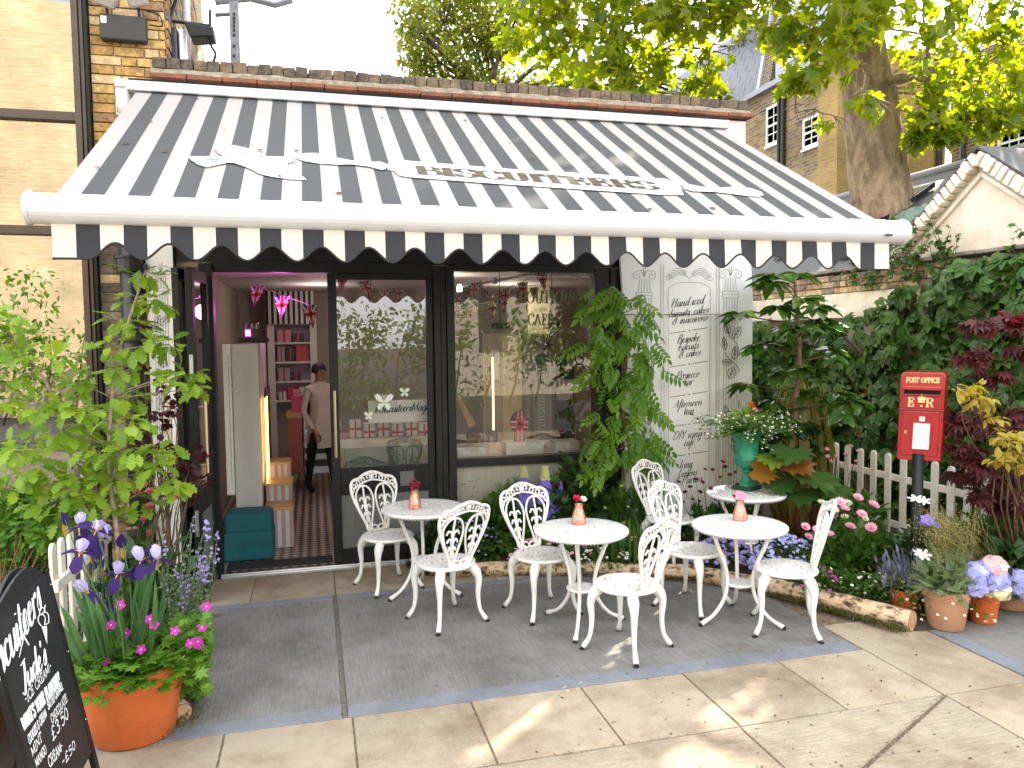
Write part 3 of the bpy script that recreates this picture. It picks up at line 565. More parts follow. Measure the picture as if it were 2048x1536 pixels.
# black frame: jambs, head, mullion with ridges
def jamb(x0, x1, y0=6.76, y1=6.88, z0=0., z1=2.64):
    return P('frame_post', M_black, lambda b: b.span((x0, y0, z0), (x1, y1, z1)), bevel=.004)
jamb(-.90, -.85); jamb(-.845, -.79, 6.74); jamb(1.045, 1.10, 6.745); jamb(1.105, 1.155, 6.77); jamb(1.16, 1.23, 6.75); jamb(2.565, 2.63, 6.75); jamb(2.635, 2.72, 6.78); jamb(2.725, 2.83, 6.76)
P('frame_panel', M_black, lambda b: b.span((-1.08, 6.79, 2.662), (2.84, 6.85, 3.099)))
P('frame_head', M_black, lambda b: b.span((-.79, 6.765, 2.575), (1.045, 6.87, 2.66)), bevel=.004)
P('frame_head', M_black, lambda b: b.span((1.23, 6.765, 2.60), (2.565, 6.87, 2.66)), bevel=.004)
P('threshold_strip', M_alu, lambda b: (b.span((-.80, 6.70, -.01), (1.1, 6.80, .022)), b.span((-.80, 6.73, .022), (1.1, 6.76, .035))), bevel=.003)
P('threshold_mat', mat('dark mat', (.03, .03, .035), .95, var=.3, vscale=60), lambda b: b.span((-.78, 6.9, .0125), (.12, 7.12, .022)))
# fixed door leaf
door = thing('glazed_door', 'tall black framed glass door, closed, beside the open doorway', 'door', (.585, FY, 0))
part('door_stile', M_black, door, lambda b: b.span((.13, 6.79, .035), (.205, 6.85, 2.57)), bevel=.005)
part('door_stile', M_black, door, lambda b: b.span((.98, 6.79, .035), (1.04, 6.85, 2.57)), bevel=.005)
part('door_rail', M_black, door, lambda b: b.span((.205, 6.792, .635), (.98, 6.848, .875)), bevel=.004)
part('door_rail', M_black, door, lambda b: b.span((.205, 6.792, .035), (.98, 6.848, .16)), bevel=.004)
part('door_rail', M_black, door, lambda b: b.span((.205, 6.792, 2.52), (.98, 6.848, 2.57)), bevel=.004)
part('door_glass', GLASS, door, lambda b: b.add([(.2, 6.82, .87), (.985, 6.82, .87), (.985, 6.82, 2.525), (.2, 6.82, 2.525)], [(0, 1, 2, 3)]))
M_reed = mat('grey reeded panel', (.16, .17, .165), .3, var=.2, vscale=3, bump=1., bscale=1, stretch=(220, 1, .01))
part('lower_panel', M_reed, door, lambda b: b.span((.205, 6.81, .16), (.98, 6.83, .635)))
part('plaque', mat('grey plaque', (.12, .11, .115), .5), door, lambda b: b.span((.72, 6.784, .69), (.845, 6.79, .82)))
M_brass = mat('satin brass', (.45, .36, .24), .35, .9)
def barhandle(b, x, y, z0, z1, nx=0, ny=-1):
    b.tube([(x+nx*.06, y+ny*.06, z0), (x+nx*.06, y+ny*.06, z1)], .014, 8)
    for z in (z0+.08, z1-.08): b.tube([(x, y, z), (x+nx*.06, y+ny*.06, z)], .009, 6)
part('door_handle', M_brass, door, lambda b: barhandle(b, .166, 6.79, .98, 1.56))
# folded leaf standing open at right angles
opn = thing('open_glazed_door', 'black framed glass door folded open towards the paving', 'door', (-.84, 6.72, 0))
def leaf_open(x0, y0, x1, y1, off):
    d = Vector((x1-x0, y1-y0, 0)); L = d.length; d.normalize(); n = Vector((-d.y, d.x, 0))
    rot = Matrix((( d.x, n.x, 0), (d.y, n.y, 0), (0, 0, 1)))
    def bx(b, a0, a1, z0, z1, th=.05): c = Vector((x0, y0, 0))+d*(a0+a1)/2; b.box((c.x, c.y, (z0+z1)/2), (a1-a0, th, z1-z0), rot)
    part('door_stile', M_black, opn, lambda b: bx(b, 0, .085, .03, 2.55), bevel=.004); part('door_stile', M_black, opn, lambda b: bx(b, L-.085, L, .03, 2.55), bevel=.004)
    for z0, z1 in ((.03, .2), (.68, .86), (2.46, 2.55)): part('door_rail', M_black, opn, lambda b: bx(b, .085, L-.085, z0, z1, .046), bevel=.003)
    part('lower_panel', M_reed, opn, lambda b: bx(b, .085, L-.085, .2, .68, .02))
    c0 = Vector((x0, y0, 0))+d*.08; c1 = Vector((x0, y0, 0))+d*(L-.08)
    part('door_glass', GLASS, opn, lambda b: b.add([(c0.x, c0.y, .86), (c1.x, c1.y, .86), (c1.x, c1.y, 2.47), (c0.x, c0.y, 2.47)], [(0, 1, 2, 3)]))
    return d, n, L
d_, n_, L_ = leaf_open(-.84, 6.70, -.885, 6.12, 0)
leaf_open(-.91, 6.70, -.985, 6.16, 0)
e_ = Vector((-.84, 6.70, 0))+d_*(L_+.001)
part('lock_plate', M_alu, opn, lambda b: b.box((e_.x, e_.y, 1.80), (.026, .006, .2)))
part('lock_plate', M_alu, opn, lambda b: b.box((e_.x, e_.y, .62), (.026, .006, .2)))
hp = Vector((-.84, 6.70, 0))+d_*(L_-.045)
part('door_handle', M_brass, opn, lambda b: barhandle(b, hp.x+.02, hp.y, .98, 1.58, 1, 0)); part('door_handle', M_brass, opn, lambda b: barhandle(b, hp.x-.115, hp.y, .98, 1.58, -1, 0))
# shop window
win = thing('shop_window', 'large black framed shop window between glazed door and white menu board', 'window', (1.9, FY, 0))
part('window_rail', M_black, win, lambda b: b.span((1.23, 6.755, .83), (2.565, 6.87, .905)), bevel=.004)
part('window_rail', M_black, win, lambda b: b.span((1.23, 6.757, .0), (2.565, 6.87, .14)), bevel=.004)
part('window_glass', GLASS, win, lambda b: b.add([(1.225, 6.82, .9), (2.57, 6.82, .9), (2.57, 6.82, 2.605), (1.225, 6.82, 2.605)], [(0, 1, 2, 3)]))
part('reeded_panel', mat('reeded glass', (.33, .33, .27), .25, var=.35, vscale=2.5, bump=1., bscale=1, stretch=(160, 1, .02)), win, lambda b: b.span((1.23, 6.81, .14), (2.565, 6.84, .83)))
# painted boards: narrow pilaster on the left, menu board on the right
M_board = mat('white printed board', (.80, .81, .81), .5, var=.03, vscale=2)
M_ink = mat('black ink', (.02, .02, .022), .7); M_inkg = mat('grey ink', (.22, .22, .23), .7)
pil = thing('pilaster_board', 'narrow white board with drawn ionic column beside the black drainpipe', 'board', (-1.17, 6.74, 0))
part('board', M_board, pil, lambda b: b.span((-1.29, 6.735, .0), (-1.085, 6.765, 3.1)), bevel=.002)
menu = thing('menu_board', 'tall white board listing cakes, teas and icing lessons between drawn columns', 'menu board', (3.52, 6.74, 0))
part('board', M_board, menu, lambda b: b.span((2.862, 6.72, .0), (4.205, 6.76, 2.205)), bevel=.002)
part('upper_board', M_board, menu, lambda b: b.prism([(2.835, 6.70, 2.208), (2.835, 6.74, 2.208), (2.775, 6.74, 3.1), (2.775, 6.70, 3.1)], (1.37, 0, 0)), bevel=.002)
BY = 6.714
Pm = lambda px, py: (lambda q: (q[0], BY if q[2] < 2.205 else 6.694, q[2]))(W(px, py, 6.72))
Ppix = lambda u, v: Pm(u, -v)
def menu_text(b):
    rows = [('Hand-iced', 1340, 1408, 611, 10), ('biscuits, cakes', 1337, 1417, 630, 9), ('& macarons', 1344, 1417, 645, 9),
            ('Bespoke', 1354, 1401, 684, 9.5), ('biscuits', 1356, 1399, 699, 9), ('& cakes', 1357, 1403, 713, 9),
            ('Prosecco', 1352, 1400, 756, 9), ('bar', 1367, 1388, 770, 9), ('Afternoon', 1346, 1406, 813, 9), ('teas', 1367, 1389, 828, 9),
            ('DIY icing', 1345, 1406, 876, 9.5), ('caf\u00e9', 1367, 1390, 891, 9), ('Icing', 1358, 1387, 935, 9.5), ('Lessons', 1355, 1396, 952, 9), ('& Parties', 1347, 1406, 966, 9)]
    for s, xa, xb, cy, h in rows:
        h *= .9; cx = (xa+xb)/2; sc = (xb-xa-h*.35)/(text_width(SCRIPT, s)*h)
        # baseline climbs a little to the right
        Q = lambda u, v, cx=cx, cy=cy: Pm(cx+u, cy-v-.13*u)
        write(b, s, SCRIPT, Q, -h*.2, 0, h, slant=.3*sc, wmin=.07, wmax=.19, align='c', xs=sc)
    for y in (661, 728, 788.5, 848, 908):
        for x0, x1 in ((1339, 1371), (1385, 1415)): pen(b, [(x0, -(y-.13*(x0-1378)*1.2)), (x1, -(y-.13*(x1-1378)*1.2))], 1.1, 1.1, 'mono', Ppix)
        b.add([Ppix(1378+1.5*math.cos(a), -(y+1.5*math.sin(a))) for a in np.arange(0, 6.2, .9)], [(0, 1, 2, 3, 4, 5, 6)])
part('lettering', M_ink, menu, menu_text)
def leafdraw(cx, cy, a, L, w):
    c, s = math.cos(a), math.sin(a); T = lambda u, v: (cx+u*c-v*s, -(cy+u*s+v*c))
    return [[T(0, 0), T(.3*L, w), T(.7*L, w*.8), T(L, 0)], [T(0, 0), T(.3*L, -w), T(.7*L, -w*.8), T(L, 0)], [T(0, 0), T(.9*L, 0)], [T(.3*L, 0), T(.5*L, w*.5)], [T(.3*L, 0), T(.5*L, -w*.5)], [T(.55*L, 0), T(.72*L, w*.4)], [T(.55*L, 0), T(.72*L, -w*.4)]]
def spiral(cx, cy, r, a0, turns, sgn=1):
    n = int(10*turns); return [(cx+r*(1-.8*i/n)*math.cos(a0+sgn*2*PI*turns*i/n), -(cy+r*(1-.8*i/n)*math.sin(a0+sgn*2*PI*turns*i/n))) for i in range(n+1)]
def column(x0, x1, yt, yb, sl=0.):
    """ionic column drawn in line: volutes, band, fluting"""
    w = x1-x0; c = (x0+x1)/2; X = lambda x, y: (x+sl*(y-yt), -y); out = []
    out += [spiral(x0+.02*w, yt+12, 9, -1.6, 1.3, -1), spiral(x1-.02*w, yt+12, 9, -1.6, 1.3, 1)]
    out += [[X(c, yt+14), X(c-.2*w, yt+2), X(x0, yt+3)], [X(c, yt+14), X(c+.2*w, yt+2), X(x1, yt+3)], [X(c, yt+14), X(c-.1*w, yt-6)], [X(c, yt+14), X(c+.1*w, yt-6)]]
    out += [[X(c+k*.3*w, yt+18), X(c+k*.34*w, yt+32), X(c+k*.4*w, yt+44)] for k in (-1, -.5, 0, .5, 1)]
    for y in (yt+45, yt+51, yt+58): out.append([X(x0, y), X(x1, y)])
    out += [[X(x0, yt+45), X(x0, yt+58)], [X(x1, yt+45), X(x1, yt+58)]]
    k = 6
    for i in range(k): out.append([X(x0+2+(w-4)*i/(k-1), yt+59), X(x0+2+(w-4)*i/(k-1), yb)])
    return out
def menu_draw(b):
    P2 = []
    for a in (column(1443, 1474, 538, 985), column(1271, 1302, 540, 990)): P2 += a
    for x, y0, y1 in ((1325, 530, 995), (1319, 530, 995), (1430, 530, 985), (1436, 530, 985)): P2.append([(x, -y0), (x+(3 if x < 1400 else 1), -y1)])
    P2 += [[(1334, -577), (1336, -995)], [(1418, -576), (1417, -985)], [(1334, -577), (1352, -567), (1376, -565), (1402, -567), (1418, -576)]]
    P2 += [[(1376, -558), (1366, -546)], [(1376, -558), (1386, -546)]]
    for s in (-1, 1):
        for k in range(4): P2.append([(1376+s*6, -(553-3*k)), (1376+s*22, -(549-4*k)), (1376+s*34, -(557-5*k)), (1376+s*(44-4*k), -(550-3*k))])
        P2.append(spiral(1376+s*41, 556, 7, 0, 1.2, s))
    lines(b, P2, .75, Ppix)
def menu_leaves(b):
    P2 = []
    for cx, cy, a, L, w in ((1458, 668, -1.9, 24, 6), (1466, 677, -1.0, 28, 7), (1450, 700, -1.7, 26, 5), (1468, 720, -1.5, 28, 6), (1463, 726, 3.3, 20, 6), (1458, 757, -1.2, 26, 8), (1452, 850, -1.6, 40, 8), (1466, 856, -1.2, 34, 5), (1470, 905, -1.7, 34, 6),
                           (1296, 670, -1.6, 24, 6), (1298, 720, -1.9, 28, 6), (1290, 745, -.6, 20, 6), (1296, 850, -1.5, 30, 7), (1294, 900, -1.8, 26, 6)): P2 += leafdraw(cx, cy, a, L, w)
    P2 += [[(1450, -650), (1458, -670), (1474, -690), (1478, -710)], [(1448, -705), (1460, -720), (1476, -735), (1477, -745)], [(1300, -650), (1290, -690), (1303, -720), (1296, -760)], [(1450, -840), (1462, -870), (1474, -830), (1478, -800)]]
    lines(b, P2, 1.1, Ppix)
part('column_drawing', M_inkg, menu, menu_draw); part('leaf_drawing', M_ink, menu, menu_leaves)['kind'] = 'stuff'
def menu_dots(b):
    for x, y0, y1 in ((1321, 540, 990), (1331, 580, 990), (1421, 580, 985), (1433, 540, 985)):
        for y in np.arange(y0, y1, 3.4): pen(b, [(x, -y), (x+1.2, -y)], .9, .9, 'mono', Ppix)
part('stitch_marks', M_inkg, menu, menu_dots)['kind'] = 'stuff'
PpL = lambda u, v: (lambda q: (q[0], 6.731, q[2]))(W(u, -v, 6.735))
def pil_draw(b):
    P2 = column(306, 336, 531, 985, .02)
    for cx, cy, a, L, w in ((312, 655, -1.3, 26, 6), (322, 652, -1., 26, 6), (316, 690, -1.7, 22, 5), (326, 735, -1.5, 24, 6), (318, 820, -1.4, 34, 7), (322, 868, -1.2, 30, 7), (316, 925, -1.3, 30, 6)): P2 += leafdraw(cx, cy, a, L, w)
    lines(b, P2, 1.0, PpL)
part('column_drawing', M_inkg, pil, pil_draw)
# ------------------------------------------------------------------ tall stock-brick house on the left: pier, flank and its window
house = thing('stock_brick_house', 'tall yellow stock brick house with brick pier beside the shop', 'house', (-1.4, 6.9, 0))
part('wall', M_mortar, house, lambda b: (b.span((-1.645, 6.82, 0), (-1.09, 7.4, 6.2)), b.span((-1.62, 7.4, 0), (-1.1, 9.4, 6.2)), b.span((-9, 6.9, 3.9+1.6), (-1.645, 7.4, 6.2))))
def bricks(x0, x1, z0, z1, y, pick, ax='x', hdr=False):
    z = z0; r_ = 0
    while z < z1:
        x = x0; seq = (.215, .1025) if r_ % 2 == 0 else (.1025, .215); k = r_ % 2
        first = True
        while x < x1-.02:
            w_ = .215 if (k % 2 == 0) else .1025
            if first and r_ % 2: w_ = .16
            w_ = min(w_, x1-x); first = False
            b = MB(); dy = random.uniform(-.004, .004)
            if ax == 'x': b.box((x+w_/2, y+dy, z+.0325), (w_, .03, .065))
            else: b.box((y+dy, x+w_/2, z+.0325), (.03, w_, .065))
            b.build('brick', pick(x, z), house, bevel=.004); x += w_+.01; k += 1
        z += .075; r_ += 1
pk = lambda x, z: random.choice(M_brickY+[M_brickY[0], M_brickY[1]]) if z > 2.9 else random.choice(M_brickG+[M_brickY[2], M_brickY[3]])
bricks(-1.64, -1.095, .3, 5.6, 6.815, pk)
bricks(6.82, 8.6, 4.0, 5.7, -1.085, lambda x, z: random.choice(M_brickY[1:3]+M_brickG[:2]), 'y')
# dark glazed bay at the far left
M_bronze = mat('bronze brown frame', (.045, .032, .024), .4, var=.15, vscale=8)
bay = thing('bronze_window', 'tall bronze framed shop window reflecting the brick house opposite', 'window', (-2.6, 6.78, 0))
part('mullion', M_bronze, bay, lambda b: b.span((-1.745, 6.70, .0), (-1.70, 6.86, 6.2)), bevel=.004)
part('mullion', M_bronze, bay, lambda b: b.span((-1.697, 6.72, .0), (-1.672, 6.86, 6.2)), bevel=.003)
part('mullion', M_black, bay, lambda b: b.span((-1.669, 6.74, .0), (-1.648, 6.86, 6.2)))
for z in (W(75, 230, 6.75)[2], W(60, 460, 6.75)[2], W(60, 985, 6.75)[2]):
    part('transom', M_bronze, bay, lambda b: b.span((-6, 6.73, z-.035), (-1.747, 6.84, z+.035)), bevel=.004)
part('mullion', M_bronze, bay, lambda b: b.span((-3.6, 6.72, .0), (-3.5, 6.86, 6.2)), bevel=.004)
GLASS2 = glassmat('reflective window glass', (.80, .82, .80), boost=9., wavy=.02)
part('pane', GLASS2, bay, lambda b: b.add([(-6, 6.78, .6), (-1.745, 6.78, .6), (-1.745, 6.78, 6.2), (-6, 6.78, 6.2)], [(0, 1, 2, 3)]))
part('stall_riser', M_bronze, bay, lambda b: b.span((-6, 6.74, 0), (-1.747, 6.84, .6)))
part('window_back', mat('dark brown backing', (.05, .035, .025), .8), bay, lambda b: (b.span((-6, 8.6, 0), (-1.65, 8.7, 6)), b.span((-6, 6.9, .5), (-1.65, 8.6, .58)), b.span((-6.1, 6.9, 0), (-6, 8.7, 6))))
def blind(b):
    z = 2.75
    while z < 5.6: b.box((-3, 6.9+.004*math.sin(z*40), z), (2.4, .006, .022)); z += .034
part('cane_blind', mat('cane blind', (.50, .33, .15), .7, var=.3, vscale=25, stretch=(.3, 1, 6)), bay, blind)
# woolly toys in jackets on a shelf behind the glass
def toy(px, py, s, coat, label):
    c = W(px, py, 7.25); t = thing('toy_pig', label, 'toy', (c[0], 7.25, c[2]))
    wool = mat('pale felt', (.52, .44, .32), .9, var=.15, vscale=30, bump=.4)
    def ell(b, o, r, n=12):
        prof = [(math.cos(a), math.sin(a)) for a in np.linspace(-PI/2, PI/2, 8)]
        v0 = len(b.v); b.lathe([(max(.001, p), q) for p, q in prof], n)
        b.v[v0:] = [(c[0]+s*(o[0]+r[0]*x), 7.25+s*(o[1]+r[1]*y), c[2]+s*(o[2]+r[2]*z)) for x, y, z in b.v[v0:]]
    part('head', wool, t, lambda b: (ell(b, (-.06, -.05, .23), (.11, .1, .1)), ell(b, (-.17, -.07, .2), (.05, .055, .05))), smooth=True)
    for q in (-1, 1): part('ear', wool, t, lambda b: ell(b, (-.04+.04*q, -.03+.05*q, .33), (.03, .02, .05)), smooth=True)
    part('jacket', coat, t, lambda b: ell(b, (.05, 0, .08), (.13, .12, .17)), smooth=True)
    for q in (-1, 1): part('leg', wool, t, lambda b: ell(b, (-.02+.1*q, -.1, -.07), (.04, .07, .04)), smooth=True)
    return t
toy(70, 850, 1.0, mat('white sailor jacket', (.75, .77, .8), .8), 'pale felt toy pig in white jacket inside the bronze window')
toy(60, 925, .9, mat('blue grey jacket', (.25, .3, .4), .8), 'pale felt toy pig in blue grey jacket inside the bronze window')
part('shelf', M_bronze, bay, lambda b: (b.span((-4, 7.0, W(60, 878, 7.1)[2]-.03), (-1.8, 7.5, W(60, 878, 7.1)[2])), b.span((-4, 6.9, W(60, 960, 7.1)[2]-.03), (-1.8, 7.6, W(60, 960, 7.1)[2]))))
# drainpipe with collars
pipe = thing('drainpipe', 'fat black cast iron drainpipe with collars on the brick pier', 'drainpipe', (-1.40, 6.70, 0))
M_iron = mat('black iron', (.014, .014, .015), .45, var=.3, vscale=12, bump=.15)
part('pipe', M_iron, pipe, lambda b: b.tube([(-1.40, 6.70, -.01), (-1.40, 6.70, 3.2)], .075, 16), smooth=True)
for z in (2.62, 2.06, .5): part('collar', M_iron, pipe, lambda b: b.lathe([(.075, -.06), (.098, -.055), (.1, .035), (.112, .04), (.112, .06), (.076, .062)], 18, (-1.40, 6.70, z)), smooth=False)
for z in (2.6, 2.02): part('bracket', M_iron, pipe, lambda b: b.span((-1.53, 6.69, z-.02), (-1.27, 6.80, z+.02)), bevel=.004)
# floodlight with two heads and cable
fl = thing('floodlight', 'black twin head emergency floodlight on the brick pier', 'light', (-1.35, 6.78, 4.4)); FLY = 6.72
c0, c1 = W(197, 25, FLY), W(293, 84, FLY)
part('case', mat('black plastic', (.016, .016, .018), .5, var=.2, vscale=20), fl, lambda b: b.span((c0[0], FLY, c1[2]), (c1[0], 6.795, c0[2])), bevel=.012)
part('sticker', mat('cream sticker', (.7, .68, .55), .6), fl, lambda b: (lambda a, d: b.span((a[0], FLY-.003, d[2]), (d[0], FLY-.0005, a[2])))(W(201, 31, FLY), W(213, 46, FLY)))
for px, tl in ((212, .3), (276, -.3)):
    q = W(px, 8, FLY-.02); rot = Matrix.Rotation(tl, 3, 'Y') @ Matrix.Rotation(.5, 3, 'X')
    part('lamp_head', mat('smoky lens', (.30, .28, .25), .3, var=.1), fl, lambda b: b.box((q[0], FLY-.03, q[2]+.02), (.15, .07, .09), rot), bevel=.02)
    part('lamp_bracket', M_black, fl, lambda b: b.tube([(q[0], FLY+.02, q[2]-.09), (q[0], FLY+.0, q[2]-.02)], .012, 6))
part('cable', M_black, fl, lambda b: b.tube(crom([tuple(W(293, 22, FLY)), tuple(W(318, 30, FLY)), tuple(W(324, 52, FLY)), tuple(W(300, 50, FLY))], 6), .006, 6))
# second lamp, alarm box, conduit and steel stand on the flank
fl2 = thing('black_wall_lamp', 'black wall lamp on a bent bracket above the coping', 'light', (-1.05, 7.0, 4.3))
q = W(395, 62, 6.95)
part('hood', M_black, fl2, lambda b: b.prism([(q[0]-.1, 6.9, q[2]+.05), (q[0]+.13, 6.9, q[2]+.03), (q[0]+.13, 6.9, q[2]-.05), (q[0]-.05, 6.9, q[2]-.07)], (0, .2, 0)), bevel=.01)
part('bracket', M_black, fl2, lambda b: (b.tube([(q[0]-.2, 7., q[2]+.08), (q[0]+.1, 7., q[2]+.07)], .013, 6), b.tube(crom([tuple(W(420, 20, 7.)), tuple(W(421, 85, 7.)), tuple(W(431, 108, 7.)), tuple(W(424, 130, 7.))], 5), .012, 6), b.tube([tuple(W(333, 55, 7.)), tuple(W(352, 0, 7.)), tuple(W(356, -20, 7.))], .014, 6)))
alarm = thing('alarm_box', 'dark blue and white alarm box beside the grey conduit', 'alarm box', tuple(W(350, 90, 7.)))
part('box', mat('navy plastic', (.012, .014, .035), .3), alarm, lambda b: (lambda a, d: b.span((a[0], 6.96, d[2]), (d[0], 7.15, a[2])))(W(334, 52, 6.96), W(356, 122, 6.96)), bevel=.015)
part('front', M_white, alarm, lambda b: (lambda a, d: b.span((a[0], 6.97, d[2]), (d[0], 7.14, a[2])))(W(357, 56, 6.97), W(369, 121, 6.97)), bevel=.01)
cond = thing('conduit', 'pale grey vertical conduit pipe behind the alarm box', 'pipe', tuple(W(372, 124, 7.2)))
part('pipe', mat('grey plastic pipe', (.45, .46, .48), .45), cond, lambda b: b.tube([tuple(W(374, 130, 7.2)), tuple(W(372, -60, 7.2))], .032, 12), smooth=True)
std = thing('steel_stand', 'galvanised perforated steel post with cross arm above the coping', 'post', tuple(W(466, 130, 7.4)))
M_galv = mat('galvanised steel', (.16, .17, .19), .55, .2, var=.2, vscale=15)
def post(b):
    a, d = W(462, 134, 7.4), W(476, -30, 7.4); b.span((a[0], 7.38, a[2]-.2), (d[0], 7.42, d[2]))
part('post', M_galv, std, post)
part('holes', M_black, std, lambda b: [b.box(tuple(W(468, y, 7.377)), (.02, .004, .026)) for y in (28, 36, 44, 52, 60, 70, 92, 112)])
part('arm', M_galv, std, lambda b: (b.tube([tuple(W(430, 30, 7.4)), tuple(W(464, 28, 7.4))], .02, 4), b.tube([tuple(W(430, 4, 7.4)), tuple(W(500, -3, 7.4)), tuple(W(550, 10, 7.4)), tuple(W(584, 0, 7.4))], .028, 6)))
# ------------------------------------------------------------------ the striped awning
AX0, AX1, AYF, AZF, AYB, AZB = -1.288, 3.815, 4.5, 2.757, 6.66, 3.965
NS = 45; SW = (AX1-AX0)/NS
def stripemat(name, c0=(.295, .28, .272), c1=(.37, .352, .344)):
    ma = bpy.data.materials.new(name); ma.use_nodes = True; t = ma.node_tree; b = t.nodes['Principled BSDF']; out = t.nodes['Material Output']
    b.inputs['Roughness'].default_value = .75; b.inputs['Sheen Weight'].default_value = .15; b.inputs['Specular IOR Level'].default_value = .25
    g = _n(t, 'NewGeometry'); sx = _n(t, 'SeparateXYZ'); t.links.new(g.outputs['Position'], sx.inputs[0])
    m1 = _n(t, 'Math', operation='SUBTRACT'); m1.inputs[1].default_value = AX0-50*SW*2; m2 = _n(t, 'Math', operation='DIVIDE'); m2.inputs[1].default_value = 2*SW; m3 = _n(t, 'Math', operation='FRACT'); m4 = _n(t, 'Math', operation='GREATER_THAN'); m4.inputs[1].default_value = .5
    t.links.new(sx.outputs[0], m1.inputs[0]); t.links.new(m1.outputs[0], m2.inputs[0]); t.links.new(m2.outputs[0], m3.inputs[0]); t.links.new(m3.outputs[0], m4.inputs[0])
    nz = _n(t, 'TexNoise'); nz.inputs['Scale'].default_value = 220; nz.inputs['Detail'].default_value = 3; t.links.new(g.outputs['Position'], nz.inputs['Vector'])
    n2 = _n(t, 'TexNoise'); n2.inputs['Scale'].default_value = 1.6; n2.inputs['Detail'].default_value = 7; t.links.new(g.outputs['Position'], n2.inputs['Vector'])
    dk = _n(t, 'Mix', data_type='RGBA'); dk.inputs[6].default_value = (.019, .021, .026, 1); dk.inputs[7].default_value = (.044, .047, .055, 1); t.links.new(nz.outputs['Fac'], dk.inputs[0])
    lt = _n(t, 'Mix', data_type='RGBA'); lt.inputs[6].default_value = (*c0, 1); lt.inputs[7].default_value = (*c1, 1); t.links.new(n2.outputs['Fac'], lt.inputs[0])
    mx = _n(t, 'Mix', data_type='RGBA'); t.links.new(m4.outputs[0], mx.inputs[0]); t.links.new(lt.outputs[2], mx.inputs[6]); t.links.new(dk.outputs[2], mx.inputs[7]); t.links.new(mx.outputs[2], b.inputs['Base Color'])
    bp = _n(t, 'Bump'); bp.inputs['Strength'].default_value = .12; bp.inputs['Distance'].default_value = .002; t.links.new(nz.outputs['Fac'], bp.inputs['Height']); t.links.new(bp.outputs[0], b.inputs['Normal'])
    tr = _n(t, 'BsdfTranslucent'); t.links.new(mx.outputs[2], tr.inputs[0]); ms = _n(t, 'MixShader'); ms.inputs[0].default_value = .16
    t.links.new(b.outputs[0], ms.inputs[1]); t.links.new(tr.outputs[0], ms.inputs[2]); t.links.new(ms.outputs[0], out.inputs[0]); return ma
M_stripe = stripemat('charcoal and white striped canvas shaded copy'); M_stripe2 = stripemat('charcoal and cream striped canvas lit copy', (.60, .555, .50), (.68, .635, .58))  # one cloth in two tones: canopy darkened, valance lightened, to imitate their light
M_pc = mat('white powder coat', (.56, .575, .60), .3, var=.02, vscale=4, spec=.5)
awn = thing('awning', 'extended charcoal and white striped shop awning with scalloped valance and white roller bar', 'awning', ((AX0+AX1)/2, 6.7, 3.9))
def cloth(b):
    nx, ny = 46, 12
    for j in range(ny+1):
        for i in range(nx+1):
            t = j/ny; b.v.append((AX0+(AX1-AX0)*i/nx, AYF+(AYB-AYF)*t, AZF+(AZB-AZF)*t-.005*math.sin(PI*t)-.0025*math.sin(PI*t)*math.sin(i*.9+t*2)))
    for j in range(ny):
        for i in range(nx): b.f.append((j*(nx+1)+i, j*(nx+1)+i+1, (j+1)*(nx+1)+i+1, (j+1)*(nx+1)+i)); b.mi.append(0)
part('canopy', M_stripe, awn, cloth, smooth=True)
BARY, BARZ, BARR = 4.455, 2.685, .076
x0_, x1_ = W(52, 420, 4.45)[0], W(1808, 468, 4.45)[0]
prof = []
for a in np.linspace(0, 2*PI, 25)[:-1]:
    r = BARR*(1+.12*max(0, math.cos(a-.9))); prof.append((BARY-r*math.cos(a)*.95, BARZ+r*math.sin(a)))
part('roller_bar', M_pc, awn, lambda b: b.prism([(x0_+.025, y, z) for y, z in prof], (x1_-x0_-.05, 0, 0)), smooth=False, bevel=.0)
for x, w_ in ((x0_, .024), (x1_-.024, .024)):
    part('end_cap', M_pc, awn, lambda b: b.prism([(x, BARY+(y-BARY)*1.07, BARZ+(z-BARZ)*1.07+(.012 if y > BARY-.02 and z > BARZ else 0)) for y, z in prof], (w_, 0, 0)), bevel=.006)
q = W(1778, 470, 4.37); part('maker_plate', M_black, awn, lambda b: b.box((q[0], BARY-BARR-.008, q[2]), (.055, .004, .012)))
M_deb = mat('dry leaf bits', (.06, .045, .03), .9)
def debris(b):
    for _ in range(26):
        t = rng.random()**1.5; x = AX0+.1+(AX1-AX0-.3)*rng.random()**1.6; s = .008+.016*rng.random(); a = rng.random()*6; c = np.array([x, AYF+(AYB-AYF)*t, AZF+(AZB-AZF)*t+.006])
        b.add([c+np.array([s*math.cos(a+k), s*math.sin(a+k)*.8, s*math.sin(a+k)*.45+.002]) for k in (0, 1.4, 3.0, 4.4)], [(0, 1, 2, 3)])
part('leaf_debris', M_deb, awn, debris)['kind'] = 'stuff'
